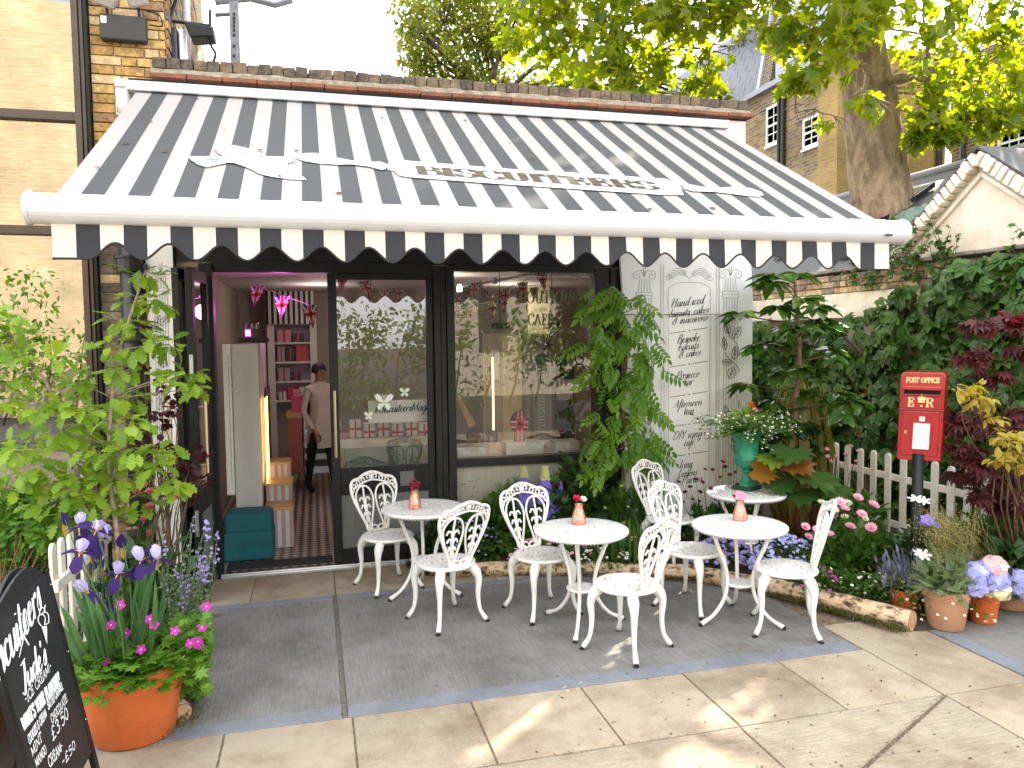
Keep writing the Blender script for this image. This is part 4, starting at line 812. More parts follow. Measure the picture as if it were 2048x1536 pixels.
# valance
NX = [W(x, 510, 4.44)[0] for x in (233, 1686)]; PER = (NX[1]-NX[0])/17; VY = 4.425
def zbot(x):
    s = math.cos(2*PI*(x-NX[0])/PER)
    if x < NX[0]-PER/2 or x > NX[1]+PER/2: s = -1
    return W(900, 517, VY)[2]+.012+.042*s
def valance(b):
    n = 450
    for i in range(n+1):
        x = AX0+(AX1-AX0)*i/n; yy = VY+.006*math.sin(x*9)+.004*math.sin(x*23); zb = zbot(x)
        for k in range(4): t = k/3; b.v.append((x, yy*t+(1-t)*(VY+.01), 2.63*(1-t)+zb*t))
    for i in range(n):
        for k in range(3): b.f.append((4*i+k, 4*i+4+k, 4*i+5+k, 4*i+1+k)); b.mi.append(0)
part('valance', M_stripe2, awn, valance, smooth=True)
M_bind = mat('black binding tape', (.012, .012, .014), .7)
part('binding', M_bind, awn, lambda b: b.tube([(x, VY+.006*math.sin(x*9)+.004*math.sin(x*23)-.001, zbot(x)) for x in np.linspace(AX0, AX1, 360)], .0065, 5, flat=((0, 1, 0), .5)), smooth=True)
# cassette, wall brackets and folding arms
part('cassette', M_pc, awn, lambda b: b.span((AX0-.07, 6.60, 3.955), (AX1+.06, 6.70, 4.035)), bevel=.012)
part('cassette_back', M_pc, awn, lambda b: b.span((AX0-.09, 6.705, 3.95), (AX1+.08, 6.797, 4.055)), bevel=.008)
part('cover_gap', M_black, awn, lambda b: b.span((AX0-.05, 6.595, 4.037), (AX1+.03, 6.69, 4.043)))
part('side_bracket', M_pc, awn, lambda b: (b.lathe([(.0, -.1), (.05, -.09), (.06, 0), (.05, .1), (0, .11)], 14, (AX0-.1, 6.72, 3.87))), smooth=True)
part('side_bracket', M_pc, awn, lambda b: b.span((AX1+.07, 6.71, 3.7), (AX1+.22, 6.79, 4.04)), bevel=.01)
for xa, sg in ((-.9, 1), (3.4, -1)):
    part('folding_arm', M_pc, awn, lambda b: (b.tube([(xa, 6.62, 3.82), (xa+sg*1.0, 5.7, 3.22)], .03, 8), b.tube([(xa+sg*1.0, 5.7, 3.22), (xa+sg*.1, 4.54, 2.66)], .026, 8)))
# printed emblem: bird and rolling pin, with the name
_up_s = np.array([0, AYB-AYF, AZB-AZF]); _up_s /= np.linalg.norm(_up_s); AN = np.array([0, -_up_s[2], _up_s[1]])
AP = lambda px, py, off=.003: PLN(px, py, (0, AYF, AZF), AN)+AN*off
c1p = lambda pts: [(360+x/4.096, 270+y/4.096) for x, y in pts]
c2p = lambda pts: [(760+x/2.56, 290+y/2.56) for x, y in pts]
M_print = mat('white print', (.66, .68, .71), .6); M_print2 = mat('pale grey print', (.22, .23, .25), .6); M_gilt = mat('dark bronze print', (.018, .016, .010), .6, col2=(.07, .055, .022), vscale=14)
def fill(b, pts, off): b.add([AP(x, y, off) for x, y in pts], [tuple(range(len(pts)-1, -1, -1))])
tail = [(75,180),(250,180),(360,180),(430,178),(520,180),(700,180),(860,182),(945,200),(930,222),(870,240),(1040,372),(1000,375),(930,368),(900,370),(850,360),(770,350),(700,335),(640,318),(610,300),(560,275),(450,235),(390,232),(215,270),(175,255),(140,244),(120,228),(95,213),(80,198)]
wing = [(285,118),(340,98),(440,88),(500,100),(570,120),(640,145),(700,170),(690,185),(600,190),(420,190),(350,175),(310,150)]
spoon = [(952,190),(975,165),(1030,152),(1110,152),(1200,168),(1290,190),(1400,212),(1540,226),(1640,222),(1690,240),(1700,265),(1680,285),(1650,290),(1600,278),(1540,262),(1400,245),(1290,247),(1150,240),(1030,222),(975,205)]
def emblem(b):
    for q in (tail, wing, spoon): fill(b, c1p(q), .003)
    fill(b, c1p([(1700, 240), (1760, 232), (1760, 300), (1700, 285)]), .0025)
    fill(b, c2p([(68,108),(78,84),(100,77),(160,85),(700,128),(1200,158),(1465,176),(1530,205),(1555,260),(1440,258),(900,222),(500,195),(150,168),(100,160),(75,138)]), .0035)
    fill(b, c2p([(1545,205),(1580,202),(1640,215),(1740,222),(1830,214),(1900,224),(1950,242),(1966,258),(1940,268),(1880,264),(1790,252),(1700,242),(1600,240),(1560,228)]), .003)
part('emblem', M_print, awn, emblem)
def emblem_lines(b):
    Q = lambda u, v: AP(u, -v, .0052)
    L = []
    neg = lambda pts: [(x, -y) for x, y in pts]
    for q in (tail, wing, spoon): L.append(neg(c1p(q+[q[0]])))
    for k in range(7): L.append(neg(c1p([(80+16*k, 190+12*k), (250+10*k, 196+5*k), (330, 205)])))
    for k in range(9): L.append(neg(c1p([(620+48*k, 300+9*k), (700+25*k, 270+6*k), (740+16*k, 230+3*k)])))
    for k in range(6): L.append(neg(c1p([(300+45*k, 112-5*k), (430+30*k, 140), (560, 165)])))
    L.append(neg(c2p([(68,108),(78,84),(100,77),(160,85),(700,128),(1200,158),(1465,176),(1530,205),(1555,260),(1440,258),(900,222),(500,195),(150,168),(100,160),(75,138),(68,108)])))
    L.append(neg(c2p([(1545,205),(1580,202),(1640,215),(1740,222),(1830,214),(1900,224),(1950,242),(1966,258),(1940,268),(1880,264),(1790,252),(1700,242),(1600,240),(1560,228),(1545,205)])))
    L.append(neg(c2p([(1570,212),(1700,232),(1850,226),(1950,256)])))
    for p in L: pen(b, p, .8, .8, 'mono', Q)
    for k in range(80):
        x = 110+17*k; y = 80+(x-100)*.072; pen(b, neg(c2p([(x, y), (x+6, y+6)])), .6, .6, 'mono', Q)
part('emblem_lines', M_print2, awn, emblem_lines)
b0, b1 = AP(833, 349, .006), AP(1322, 381, .006); bu = (b1-b0)/np.linalg.norm(b1-b0)
capH = abs(np.dot(AP(1080, 349.5)-AP(1080, 365), _up_s))
Pn = lambda u, v: b0+bu*u+_up_s*v
def name_text(b, P_, k=1.):
    L = np.linalg.norm(b1-b0); s = 'BISCUITEERS'; xs = L/(text_width(CAPS, s)*capH+.0)/1.0
    write(b, s, CAPS, P_, 0, 0, capH, wmin=.05*k, wmax=.36*k, mode='roman', xs=xs)
part('name_shading', M_print2, awn, lambda b: name_text(b, lambda u, v: Pn(u+.012, v-.012)-AN*.001))
part('name_lettering', M_gilt, awn, lambda b: name_text(b, Pn))
# ------------------------------------------------------------------ cast white bistro furniture
M_cast = mat('white enamelled cast metal', (.74, .74, .73), .36, col2=(.62, .605, .56), ramp=(.56, .82), vscale=11, bump=.12, bscale=90)
M_rub = mat('black rubber', (.015, .015, .015), .7)
def disc(b, rad, nr, nt, hole, z0, z1):
    """pierced plate: polar cells, those inside a slot left open"""
    keep = lambda i, j: 0 <= i < nr and not hole(rad*(i+.5)/nr, 2*PI*((j % nt)+.5)/nt)
    vid = {}
    def v(i, j, k):
        j %= nt; j = 0 if i == 0 else j
        if (i, j, k) not in vid:
            r = rad*i/nr; a = 2*PI*j/nt; vid[(i, j, k)] = len(b.v); b.v.append((r*math.cos(a), r*math.sin(a), (z0, z1)[k]))
        return vid[(i, j, k)]
    def f(*ix):
        ix = tuple(dict.fromkeys(ix))
        if len(ix) > 2: b.f.append(ix); b.mi.append(0)
    for i in range(nr):
        for j in range(nt):
            if not keep(i, j): continue
            f(v(i, j, 1), v(i+1, j, 1), v(i+1, j+1, 1), v(i, j+1, 1)); f(v(i, j+1, 0), v(i+1, j+1, 0), v(i+1, j, 0), v(i, j, 0))
            if not keep(i+1, j): f(v(i+1, j, 0), v(i+1, j+1, 0), v(i+1, j+1, 1), v(i+1, j, 1))
            if i > 0 and not keep(i-1, j): f(v(i, j+1, 0), v(i, j, 0), v(i, j, 1), v(i, j+1, 1))
            if not keep(i, j+1): f(v(i, j+1, 0), v(i, j+1, 1), v(i+1, j+1, 1), v(i+1, j+1, 0))
            if not keep(i, j-1): f(v(i, j, 1), v(i, j, 0), v(i+1, j, 0), v(i+1, j, 1))
def slots(rings):
    def h(r, a):
        for r0, r1, n, ph, sw, wd in rings:
            if r0 < r < r1:
                t = (r-r0)/(r1-r0); c = ((a+ph+sw*t)*n/(2*PI)) % 1
                if abs(c-.5) < wd*math.sin(PI*min(1, .12+t*.88))**.8: return True
        return False
    return h
chair = thing('bistro_chair', 'white cast metal bistro chair', 'chair')
def loc(name, m_, fn, par=None, **k): return part(name, m_, par or chair, fn, local=True, **k)
loc('seat', M_cast, lambda b: disc(b, .198, 26, 112, slots([(.022, .074, 8, 0, .6, .3), (.08, .126, 12, .2, -.5, .3), (.131, .182, 18, 0, .45, .3)]), .418, .430))
loc('seat_rim', M_cast, lambda b: b.lathe([(.188, .412), (.2, .405), (.208, .413), (.208, .424), (.201, .4315), (.192, .432)], 44), smooth=True)
def bk(u, v): return (u, -.172-.13*(v/.47)**1.15+.75*u*u*(.4+v), .432+v)
def curve(b, pts, r=.0075, n=5, mir=True):
    p = crom(pts, n)
    for sg in ((1, -1) if mir else (1,)):
        b.tube([bk(sg*q[0], q[1]) for q in p], r, 6)
OUT = [(.088, -.005), (.098, .06), (.14, .15), (.186, .26), (.202, .335), (.192, .392), (.158, .418), (.118, .424), (.06, .452), (0, .466)]
loc('back_frame', M_cast, lambda b: curve(b, OUT, .0125, 6), smooth=True)
def fret(b):
    curve(b, [(.188, .315), (.165, .352), (.115, .372), (.06, .392), (0, .402)], .008)
    curve(b, [(.062, .0), (.11, .1), (.152, .2), (.166, .285), (.135, .345), (.088, .362), (.04, .34), (.012, .27), (.02, .18), (.045, .08), (.058, .0)], .0085)
    curve(b, [(.062, .0), (.072, .12), (.09, .22), (.09, .36)], .0078)
    for v, w in ((.105, .03), (.165, .042), (.225, .05)):
        s = .075+.06*v
        curve(b, [(s, v-.035), (s+.012, v+.03), (s+w*.7, v+.045), (s+w, v+.02)], .0075)
        curve(b, [(s, v-.035), (s-.01, v+.03), (s-w*.6, v+.045), (s-w*.95, v+.02)], .0075)
    for u, v in ((.03, .428), (.082, .407), (.13, .39), (.172, .365)):
        curve(b, [(u-.018, v-.018), (u-.012, v+.014), (u+.012, v+.012), (u+.012, v-.008), (u, v-.01)], .006)
    curve(b, [(0, .398), (0, .46)], .008, 2, False)
    curve(b, [(.0, .03), (.03, .045), (.06, .03), (.05, .012), (.035, .02)], .007); curve(b, [(0, .03), (0, .0)], .01, 2, False)
    for k in range(2): curve(b, [(.09, -.004+.012*k), (.045, -.006+.012*k), (0, -.007+.012*k)], .009)
loc('back_fretwork', M_cast, fret, smooth=True)
def leg(b, sx, sy, out=.21):
    p = [(.13, .40), (.158, .36), (.173, .30), (.168, .2), (.178, .09), (out, .018)]
    q = crom([(sx*d, sy*d, z) for d, z in p], 4); rr = np.interp(np.linspace(0, 1, len(q)), np.linspace(0, 1, 6), [.036, .036, .025, .018, .014, .019])
    b.tube([tuple(x) for x in q], list(rr), 8)
for sx, sy in ((1, 1), (-1, 1), (1, -1), (-1, -1)):
    l_ = loc('leg', M_cast, lambda b: leg(b, sx*.95, sy*.95), smooth=True)
    loc('foot_cap', M_rub, lambda b: b.lathe([(.0, 0), (.016, 0), (.018, .004), (.017, .008)], 10, (sx*.205, sy*.205, .001)), par=l_)
CH = [((.54, 6.13), (.35, -.94), 'white cast bistro chair with its back to the black glass door'),
      ((.87, 5.27), (-.40, .92), 'white cast bistro chair with its back outwards, tucked at the table by the door'),
      ((1.57, 5.25), (.25, -.97), 'white cast bistro chair in front of the purple lupins'),
      ((2.95, 5.98), (.45, -.89), 'white cast bistro chair against the menu board, behind another chair'),
      ((2.67, 5.04), (.5, -.87), 'white cast bistro chair between the menu board and the pink flower table'),
      ((1.90, 4.46), (-.55, .84), 'white cast bistro chair standing near the terrace edge with its back outwards'),
      ((3.06, 4.46), (-.86, .5), 'white cast bistro chair beside the pink dahlias at the terrace corner')]
for i, ((x, y), (fx, fy), lab) in enumerate(CH):
    c = copy_tree(chair, None) if i else chair
    if i == 0: pass
    c.location = (x, y, .0); c.rotation_euler = (0, 0, math.atan2(fy, fx)-PI/2); c['label'] = lab; c['group'] = 'white bistro chairs on the terrace'
table = thing('bistro_table', 'white cast metal bistro table', 'table')
TZ, TR = .68, .325
loc2 = lambda name, m_, fn, par=None, **k: part(name, m_, par or table, fn, local=True, **k)
loc2('table_top', M_cast, lambda b: disc(b, .312, 34, 144, slots([(.03, .085, 8, 0, .5, .22), (.095, .14, 12, .2, -.4, .2), (.15, .195, 18, 0, .4, .2), (.205, .245, 26, .1, -.3, .19), (.254, .29, 34, 0, .25, .18)]), TZ-.012, TZ))
loc2('table_rim', M_cast, lambda b: b.lathe([(.300, TZ-.02), (.315, TZ-.028), (.326, TZ-.018), (.326, TZ-.004), (.318, TZ+.0015), (.304, TZ+.002)], 60), smooth=True)
def comb(b):
    for j in range(72): a = 2*PI*j/72; b.box((.292*math.cos(a), .292*math.sin(a), TZ-.026), (.008, .008, .026), Matrix.Rotation(a, 3, 'Z'))
o_ = loc2('comb_edge', M_cast, comb); o_['kind'] = 'stuff'
loc2('shelf', M_cast, lambda b: disc(b, .1, 10, 60, slots([(.02, .045, 8, 0, .4, .2), (.055, .085, 14, 0, -.3, .18)]), .262, .272))
loc2('shelf_rim', M_cast, lambda b: b.lathe([(.095, .258), (.104, .256), (.106, .268), (.1, .2735), (.094, .274)], 30), smooth=True)
loc2('finial', M_cast, lambda b: b.lathe([(.0, .215), (.01, .22), (.008, .235), (.018, .245), (.012, .262)], 10), smooth=True)
for k in range(3):
    a = 2*PI*k/3
    def tl(b):
        p = crom([(.225, TZ-.012), (.185, .56), (.118, .40), (.098, .28), (.125, .17), (.205, .07), (.312, .016)], 5)
        rr = np.interp(np.linspace(0, 1, len(p)), [0, .15, .5, .9, 1], [.02, .015, .014, .013, .019])
        b.tube([(q[0]*math.cos(a), q[0]*math.sin(a), q[1]) for q in p], list(rr), 8)
    l_ = loc2('leg', M_cast, tl, smooth=True)
    loc2('foot_cap', M_rub, lambda b: b.lathe([(.0, 0), (.016, 0), (.018, .008), (.017, .014)], 10, (.315*math.cos(a), .315*math.sin(a), .001)), par=l_)
TB = [((.80, 5.91), -.6, 'round white cast bistro table with dark red flowers nearest the black door'),
      ((1.755, 4.91), -2.05, 'round white cast bistro table with red and white roses in a vase'),
      ((2.85, 4.70), -.93, 'round white cast bistro table with a pink gerbera in a vase'),
      ((3.49, 5.66), .4, 'round white cast bistro table carrying the green urn')]
for i, ((x, y), a, lab) in enumerate(TB):
    t_ = copy_tree(table) if i else table
    t_.location = (x, y, 0); t_.rotation_euler = (0, 0, a); t_['label'] = lab; t_['group'] = 'white bistro tables on the terrace'
# vases of pink mercury glass with their flowers
M_vase = mat('pink mercury glass', (.55, .20, .14), .18, .55, col2=(.78, .42, .32), vscale=45, bump=.3, bscale=120)
M_stem = leafmat('flower stem', (.05, .10, .02), (.08, .14, .03), tmix=.2)
def petal(name, c, c2=None, tm=.3): return leafmat(name, c, c2 or tuple(min(1, x*1.25+.02) for x in c), tl=(1.15, 1.0, 1.0), rough=.6, tmix=tm, spec=.2)
M_yel = petal('flower yellow centre', (.6, .36, .03))
def vase(x, y, lab, blooms):
    v = thing('bud_vase', lab, 'vase', (x, y, TZ), group='pink glass bud vases on the tables')
    part('glass_body', M_vase, v, lambda b: b.lathe([(.0, .0), (.048, .0), (.053, .008), (.051, .04), (.038, .085), (.027, .115), (.026, .130), (.032, .142), (.028, .141), (.022, .125), (.0, .06)], 11, (x, y, TZ+.0015)))
    for dx, dy, h, s, tpl, m_ in blooms:
        st = part('stem', M_stem, v, lambda b: b.tube([(x, y, TZ+.06), (x+dx*.5, y+dy*.5, TZ+.12), (x+dx, y+dy, TZ+h)], .003, 5))
        scatter(tpl, [basis((x+dx, y+dy, TZ+h), (1, .1, 0), (dx*3-.1, dy*3-.45, .6), s)], m_, v, 'bloom', 1)
M_dred = petal('dark red petal', (.30, .01, .05)); M_rred = petal('crimson petal', (.62, .012, .08)); M_wht = petal('white petal', (.78, .78, .72)); M_pnk = petal('pink petal', (.80, .25, .36))
q = G(830, 1017, TZ); vase(q[0], q[1], 'pink glass bud vase with small dark red flowers', [(.0, -.015, .17, .022, POMPON, M_dred), (.025, .0, .19, .024, POMPON, M_dred), (-.025, .01, .19, .022, POMPON, M_dred), (.0, .02, .21, .024, POMPON, M_dred), (.03, .02, .165, .02, POMPON, M_dred), (-.02, -.01, .16, .018, POMPON, M_rred)])
q = G(1158, 1048, TZ); vase(q[0], q[1], 'pink glass bud vase with one crimson and one white rose', [(-.025, -.01, .175, .042, ROSE, M_rred), (.03, .0, .165, .038, ROSE, M_wht)])
q = G(1480, 1040, TZ); vase(q[0], q[1], 'pink glass bud vase with a pink gerbera and a crimson bud', [(.0, -.01, .175, .05, T_daisy(16, .17, .2, .1, .25), [M_pnk, M_pnk]), (-.04, .02, .165, .024, ROSE, M_rred)])
# green cast urn
M_urn = mat('green patinated iron', (.012, .16, .085), .42, col2=(.02, .26, .16), vscale=10, bump=.25, bscale=50)
q = G(1493, 978, TZ); UX, UY = q[0], q[1]
urn = thing('urn', 'green cast iron urn of trailing flowers standing on a white table', 'urn', (UX, UY, TZ))
rim_z = W(1493, 862, UY)[2]; US = (rim_z-TZ)/.5
up_ = lambda pr: [(r*US, z*US) for r, z in pr]
part('plinth', mat('dark green iron base', (.012, .05, .035), .6, var=.4, vscale=20), urn, lambda b: b.box((UX, UY, TZ+.017*US), (.185*US, .185*US, .032*US), Matrix.Rotation(.5, 3, 'Z')), bevel=.005)
part('stem', M_urn, urn, lambda b: b.lathe(up_([(.08, .033), (.082, .045), (.06, .06), (.042, .09), (.032, .12), (.03, .145), (.046, .155), (.046, .166), (.034, .172)]), 24, (UX, UY, TZ)), smooth=True)
def bowl(b):
    n = 36; pr = up_([(.034, .17), (.06, .185), (.085, .205), (.098, .23), (.1, .25)])
    for k, (r, z) in enumerate(pr):
        for j in range(n): rr = r*(1+.035*math.cos(j*PI)); b.v.append((UX+rr*math.cos(2*PI*j/n), UY+rr*math.sin(2*PI*j/n), TZ+z))
    for k in range(len(pr)-1):
        for j in range(n): b.f.append((k*n+j, k*n+(j+1) % n, (k+1)*n+(j+1) % n, (k+1)*n+j)); b.mi.append(0)
part('gadrooned_bowl', M_urn, urn, bowl)
part('body', M_urn, urn, lambda b: b.lathe(up_([(.1, .25), (.106, .256), (.104, .27), (.096, .28), (.094, .34), (.1, .42), (.118, .465), (.14, .482), (.142, .5), (.128, .5), (.1, .46), (.0, .45)]), 28, (UX, UY, TZ)), smooth=True)
# ------------------------------------------------------------------ garden side wall with gable, roofs, mansion terrace
WX = 5.9
PX = lambda px, py, X=WX: PLN(px, py, (X, 0, 0), np.array([1., 0, 0]))
M_wallw = mat('flaking limewash', (.74, .68, .58), .9, col2=(.58, .47, .36), vscale=5, bump=.6, bscale=30, ramp=(.45, .75))
M_rub2 = [mat('garden brick pink', (.38, .24, .16), .95, var=.35, vscale=20, bump=.8, bscale=50), mat('garden brick buff', (.46, .36, .22), .95, var=.35, vscale=20, bump=.8, bscale=50), mat('garden brick grey', (.22, .18, .14), .95, var=.4, vscale=20, bump=.8)]
gw = thing('garden_wall', 'old brick garden wall with stone coping, covered in creeper', 'wall', (WX+.1, 7.5, 0))
part('wall', M_mortar, gw, lambda b: b.span((WX+.01, 3.0, 0), (WX+.22, 13, 2.66)))
part('beam', M_wallw, gw, lambda b: b.span((WX-.06, 6.6, 2.18), (WX+.0, 12.5, 2.46)), bevel=.008)
for r_ in range(3):
    y = 3.1+.1*(r_ % 2)
    while y < 11.5:
        w_ = random.choice((.215, .215, .105)); b = MB(); b.box((WX-.002+random.uniform(-.008, .006), y+w_/2, 2.50+.072*r_), (.04, w_-.01, .06), Matrix.Rotation(random.uniform(-.03, .03), 3, 'X')); b.build('brick', random.choice(M_rub2), gw, bevel=.008); y += w_
y = 3.0
while y < 11.8:
    w_ = random.uniform(.3, .55); b = MB(); b.box((WX+.09+random.uniform(-.02, .01), y+w_/2, 2.725+random.uniform(-.006, .006)), (.34, w_-.012, .035), Matrix.Rotation(random.uniform(-.015, .015), 3, 'X')); b.build('coping_slate', mat('stone slate coping', (.17, .15, .14), .9, col2=(.27, .23, .2), vscale=10, bump=.7), gw, bevel=.006); y += w_
gab = thing('white_gable', 'whitewashed brick gable with toothed edge above the garden wall', 'gable', (WX+.1, 5.7, 2.7))
ap, gl_, gr_ = PX(1962, 318), (6.72, 2.74), (4.66, 2.74)
part('wall', mat('cream limewash', (.74, .66, .55), .9, col2=(.62, .52, .42), vscale=4, bump=.7, bscale=25), gab, lambda b: b.prism([(WX+.03, gl_[0], 2.74), (WX+.03, ap[1], ap[2]), (WX+.03, gr_[0], 2.74)], (.25, 0, 0)))
def rake(s):
    a = np.array([WX-.02, ap[1], ap[2]+.02]); e = np.array([WX-.02, (gl_ if s > 0 else gr_)[0]+s*.12, 2.72]); L = np.linalg.norm(e-a); d = (e-a)/L; n = int(L/.075)
    rot = Matrix.Rotation(math.atan2(d[2], d[1]), 3, 'X')
    for i in range(n):
        c = a+d*(i+.5)*L/n; b = MB(); b.box((c[0]+random.uniform(-.015, .01), c[1], c[2]+random.uniform(-.01, .006)), (.1, .06, .12), rot); b.build('dentil_brick', M_wallw, gab, bevel=.008)
    part('rake_moulding', M_wallw, gab, lambda b: (b.prism([(WX+.0, *(a[1:]+np.array([0, -.13]))), (WX+.0, *(e[1:]+np.array([0, -.13]))), (WX+.0, *(e[1:]+np.array([0, -.17]))), (WX+.0, *(a[1:]+np.array([0, -.18])))], (.05, 0, 0))), bevel=.006)
    part('roof_slope', mat('slate roof', (.055, .055, .06), .7, var=.3, vscale=8), gab, lambda b: b.prism([(WX-.05, *(a[1:]+np.array([0, .075]))), (WX-.05, *(e[1:]+np.array([0, .075]))), (WX-.05, *(e[1:]+np.array([0, .1]))), (WX-.05, *(a[1:]+np.array([0, .1])))], (3.2, 0, 0)))
rake(1); rake(-1)
# low slate roof with skylights behind
lo = thing('slate_roof_building', 'low building with dark slate roof and green glass skylights', 'building', (8, 10, 0))
RZ = lambda x: 2.7+(x-6.3)*.62
part('wall', M_mortar, lo, lambda b: b.span((6.3, 7.4, 0), (8.9, 14.0, 2.6)))
part('roof', mat('dark slate', (.05, .055, .06), .65, var=.3, vscale=9, bump=.4, bscale=12), lo, lambda b: b.prism([(6.1, 7.4, RZ(6.1)), (9.0, 7.4, RZ(9.0)), (9.0, 7.4, 2.5), (6.1, 7.4, 2.5)], (0, 6.8, 0)))
part('ridge', mat('lead ridge', (.22, .23, .25), .6), lo, lambda b: b.tube([(9.0, 7.3, RZ(9.)+.02), (9.0, 14.3, RZ(9.)+.02)], .06, 8))
GSK = glassmat('green skylight glass', (.5, .7, .62), boost=3.)
for y0, x0 in ((8.0, 6.7), (8.9, 7.4), (9.9, 7.0), (11.0, 7.2)):
    s_ = part('skylight', M_black, lo, lambda b: b.prism([(x0, y0, RZ(x0)+.02), (x0+1.0, y0, RZ(x0+1.)+.02), (x0+1.0, y0, RZ(x0+1.)+.09), (x0, y0, RZ(x0)+.09)], (0, .7, 0)))
    part('pane', mat('sky green glass', (.10, .19, .17), .08, spec=1.), s_, lambda b: b.add([(x0+.05, y0+.05, RZ(x0+.05)+.096), (x0+.95, y0+.05, RZ(x0+.95)+.096), (x0+.95, y0+.65, RZ(x0+.95)+.096), (x0+.05, y0+.65, RZ(x0+.05)+.096)], [(0, 1, 2, 3)]))
# mansion terrace: wall along X = 11.1, low wing, second block
def bmat(n, c1, c2, mo, rot): return brickmat(n, c1, c2, mo, rot=rot)
RX_ = (R(90), 0, R(90)); BK1 = brickmat('mansion brick side', (.34, .235, .11), (.17, .125, .075), (.30, .26, .2), rot=(R(90), R(0), R(90)))
def facebrick(name, c1, c2, mo):
    """masonry laid by wall direction (box mapping on world position)"""
    ma = bpy.data.materials.new(name); ma.use_nodes = True; t = ma.node_tree; b = t.nodes['Principled BSDF']; b.inputs['Roughness'].default_value = .9
    g = _n(t, 'NewGeometry'); s = _n(t, 'SeparateXYZ'); t.links.new(g.outputs['Position'], s.inputs[0]); sn = _n(t, 'SeparateXYZ'); t.links.new(g.outputs['Normal'], sn.inputs[0])
    ab = _n(t, 'Math', operation='ABSOLUTE'); t.links.new(sn.outputs[0], ab.inputs[0]); gt = _n(t, 'Math', operation='GREATER_THAN'); gt.inputs[1].default_value = .6; t.links.new(ab.outputs[0], gt.inputs[0])
    mx = _n(t, 'Mix'); t.links.new(gt.outputs[0], mx.inputs[0]); t.links.new(s.outputs[0], mx.inputs[2]); t.links.new(s.outputs[1], mx.inputs[3])
    cb = _n(t, 'CombineXYZ'); t.links.new(mx.outputs[0], cb.inputs[0]); t.links.new(s.outputs[2], cb.inputs[1])
    br = _n(t, 'TexBrick'); br.inputs['Scale'].default_value = 1; br.inputs['Brick Width'].default_value = .225; br.inputs['Row Height'].default_value = .075; br.inputs['Mortar Size'].default_value = .009; br.inputs['Color1'].default_value = (*c1, 1); br.inputs['Color2'].default_value = (*c2, 1); br.inputs['Mortar'].default_value = (*mo, 1)
    t.links.new(cb.outputs[0], br.inputs[0])
    nz = _n(t, 'TexNoise'); nz.inputs['Scale'].default_value = 1.1; nz.inputs['Detail'].default_value = 9; t.links.new(g.outputs['Position'], nz.inputs['Vector'])
    cr = _n(t, 'ValToRGB'); cr.color_ramp.elements[0].position = .3; cr.color_ramp.elements[0].color = (.5, .48, .46, 1); cr.color_ramp.elements[1].position = .7; cr.color_ramp.elements[1].color = (1.2, 1.15, 1.1, 1); t.links.new(nz.outputs['Fac'], cr.inputs[0])
    m2 = _n(t, 'Mix', data_type='RGBA', blend_type='MULTIPLY'); m2.inputs[0].default_value = .6; t.links.new(br.outputs['Color'], m2.inputs[6]); t.links.new(cr.outputs[0], m2.inputs[7]); t.links.new(m2.outputs[2], b.inputs['Base Color'])
    bp = _n(t, 'Bump'); bp.inputs['Strength'].default_value = .6; bp.inputs['Distance'].default_value = .01; t.links.new(br.outputs['Fac'], bp.inputs['Height']); bp.invert = True; t.links.new(bp.outputs[0], b.inputs['Normal']); return ma
BKa = facebrick('weathered stock brick', (.36, .25, .12), (.16, .115, .07), (.33, .28, .21)); BKb = facebrick('golden stock brick', (.46, .31, .11), (.36, .235, .085), (.40, .31, .17)); BKc = facebrick('dark stock brick', (.22, .15, .085), (.11, .085, .06), (.42, .38, .32))
M_sash = mat('white sash paint', (.75, .77, .78), .5); M_wing = mat('window glass dark', (.03, .035, .04), .05, spec=1.)
def sash(parent, X, y0, y1, z0, z1, nx=2, nz=2, bars=1):
    """sash window in a wall facing -X"""
    f = part('window', M_sash, parent, lambda b: (b.span((X-.03, y0-.06, z0-.07), (X+.02, y0, z1+.06)), b.span((X-.03, y1, z0-.07), (X+.02, y1+.06, z1+.06)), b.span((X-.03, y0, z1), (X+.02, y1, z1+.06)), b.span((X-.06, y0-.09, z0-.12), (X+.02, y1+.09, z0-.071)), b.span((X-.025, y0, z0-.07), (X+.02, y1, z0)), b.span((X-.02, y0, (z0+z1)/2-.025), (X+.02, y1, (z0+z1)/2+.025))))
    part('pane', M_wing, f, lambda b: b.span((X+.0, y0, z0), (X+.03, y1, z1)))
    part('glazing_bar', M_sash, f, lambda b: ([b.span((X-.012, y0+(y1-y0)*i/nx-.012, z0), (X+.01, y0+(y1-y0)*i/nx+.012, z1)) for i in range(1, nx)], [b.span((X-.011, y0, z0+(z1-z0)*i/nz-.012), (X+.01, y1, z0+(z1-z0)*i/nz+.012)) for i in range(1, nz)]))
    return f
man = thing('brick_mansion', 'stock brick terrace with slate mansard roof and white sash windows', 'building', (11.9, 20, 0)); EZ = 8.05
part('wall', BKa, man, lambda b: b.span((11.1, 15.0, 0), (12.7, 27, EZ)))
part('eaves', mat('lead gutter', (.33, .37, .43), .55), man, lambda b: b.span((10.98, 14.9, EZ), (12.75, 27, EZ+.13)))
M_slate = mat('blue slate', (.13, .135, .175), .55, var=.25, vscale=7, bump=.3, bscale=9)
part('roof', M_slate, man, lambda b: b.prism([(11.1, 17.4, EZ+.13), (11.7, 17.4, EZ+2.3), (12.7, 17.4, EZ+2.4), (12.7, 17.4, EZ+.13)], (0, 9.6, 0)))
for r_ in range(9):
    z = EZ+.2+r_*.24; xx = 11.1+.6*(z-EZ-.13)/2.17
    for k in range(14):
        y = 17.42+k*.42+.21*(r_ % 2); b = MB(); b.box((xx-.005, y+.2, z+.1), (.02, .405, .25), Matrix.Rotation(.26, 3, 'Y')); b.build('slate', M_slate, man)
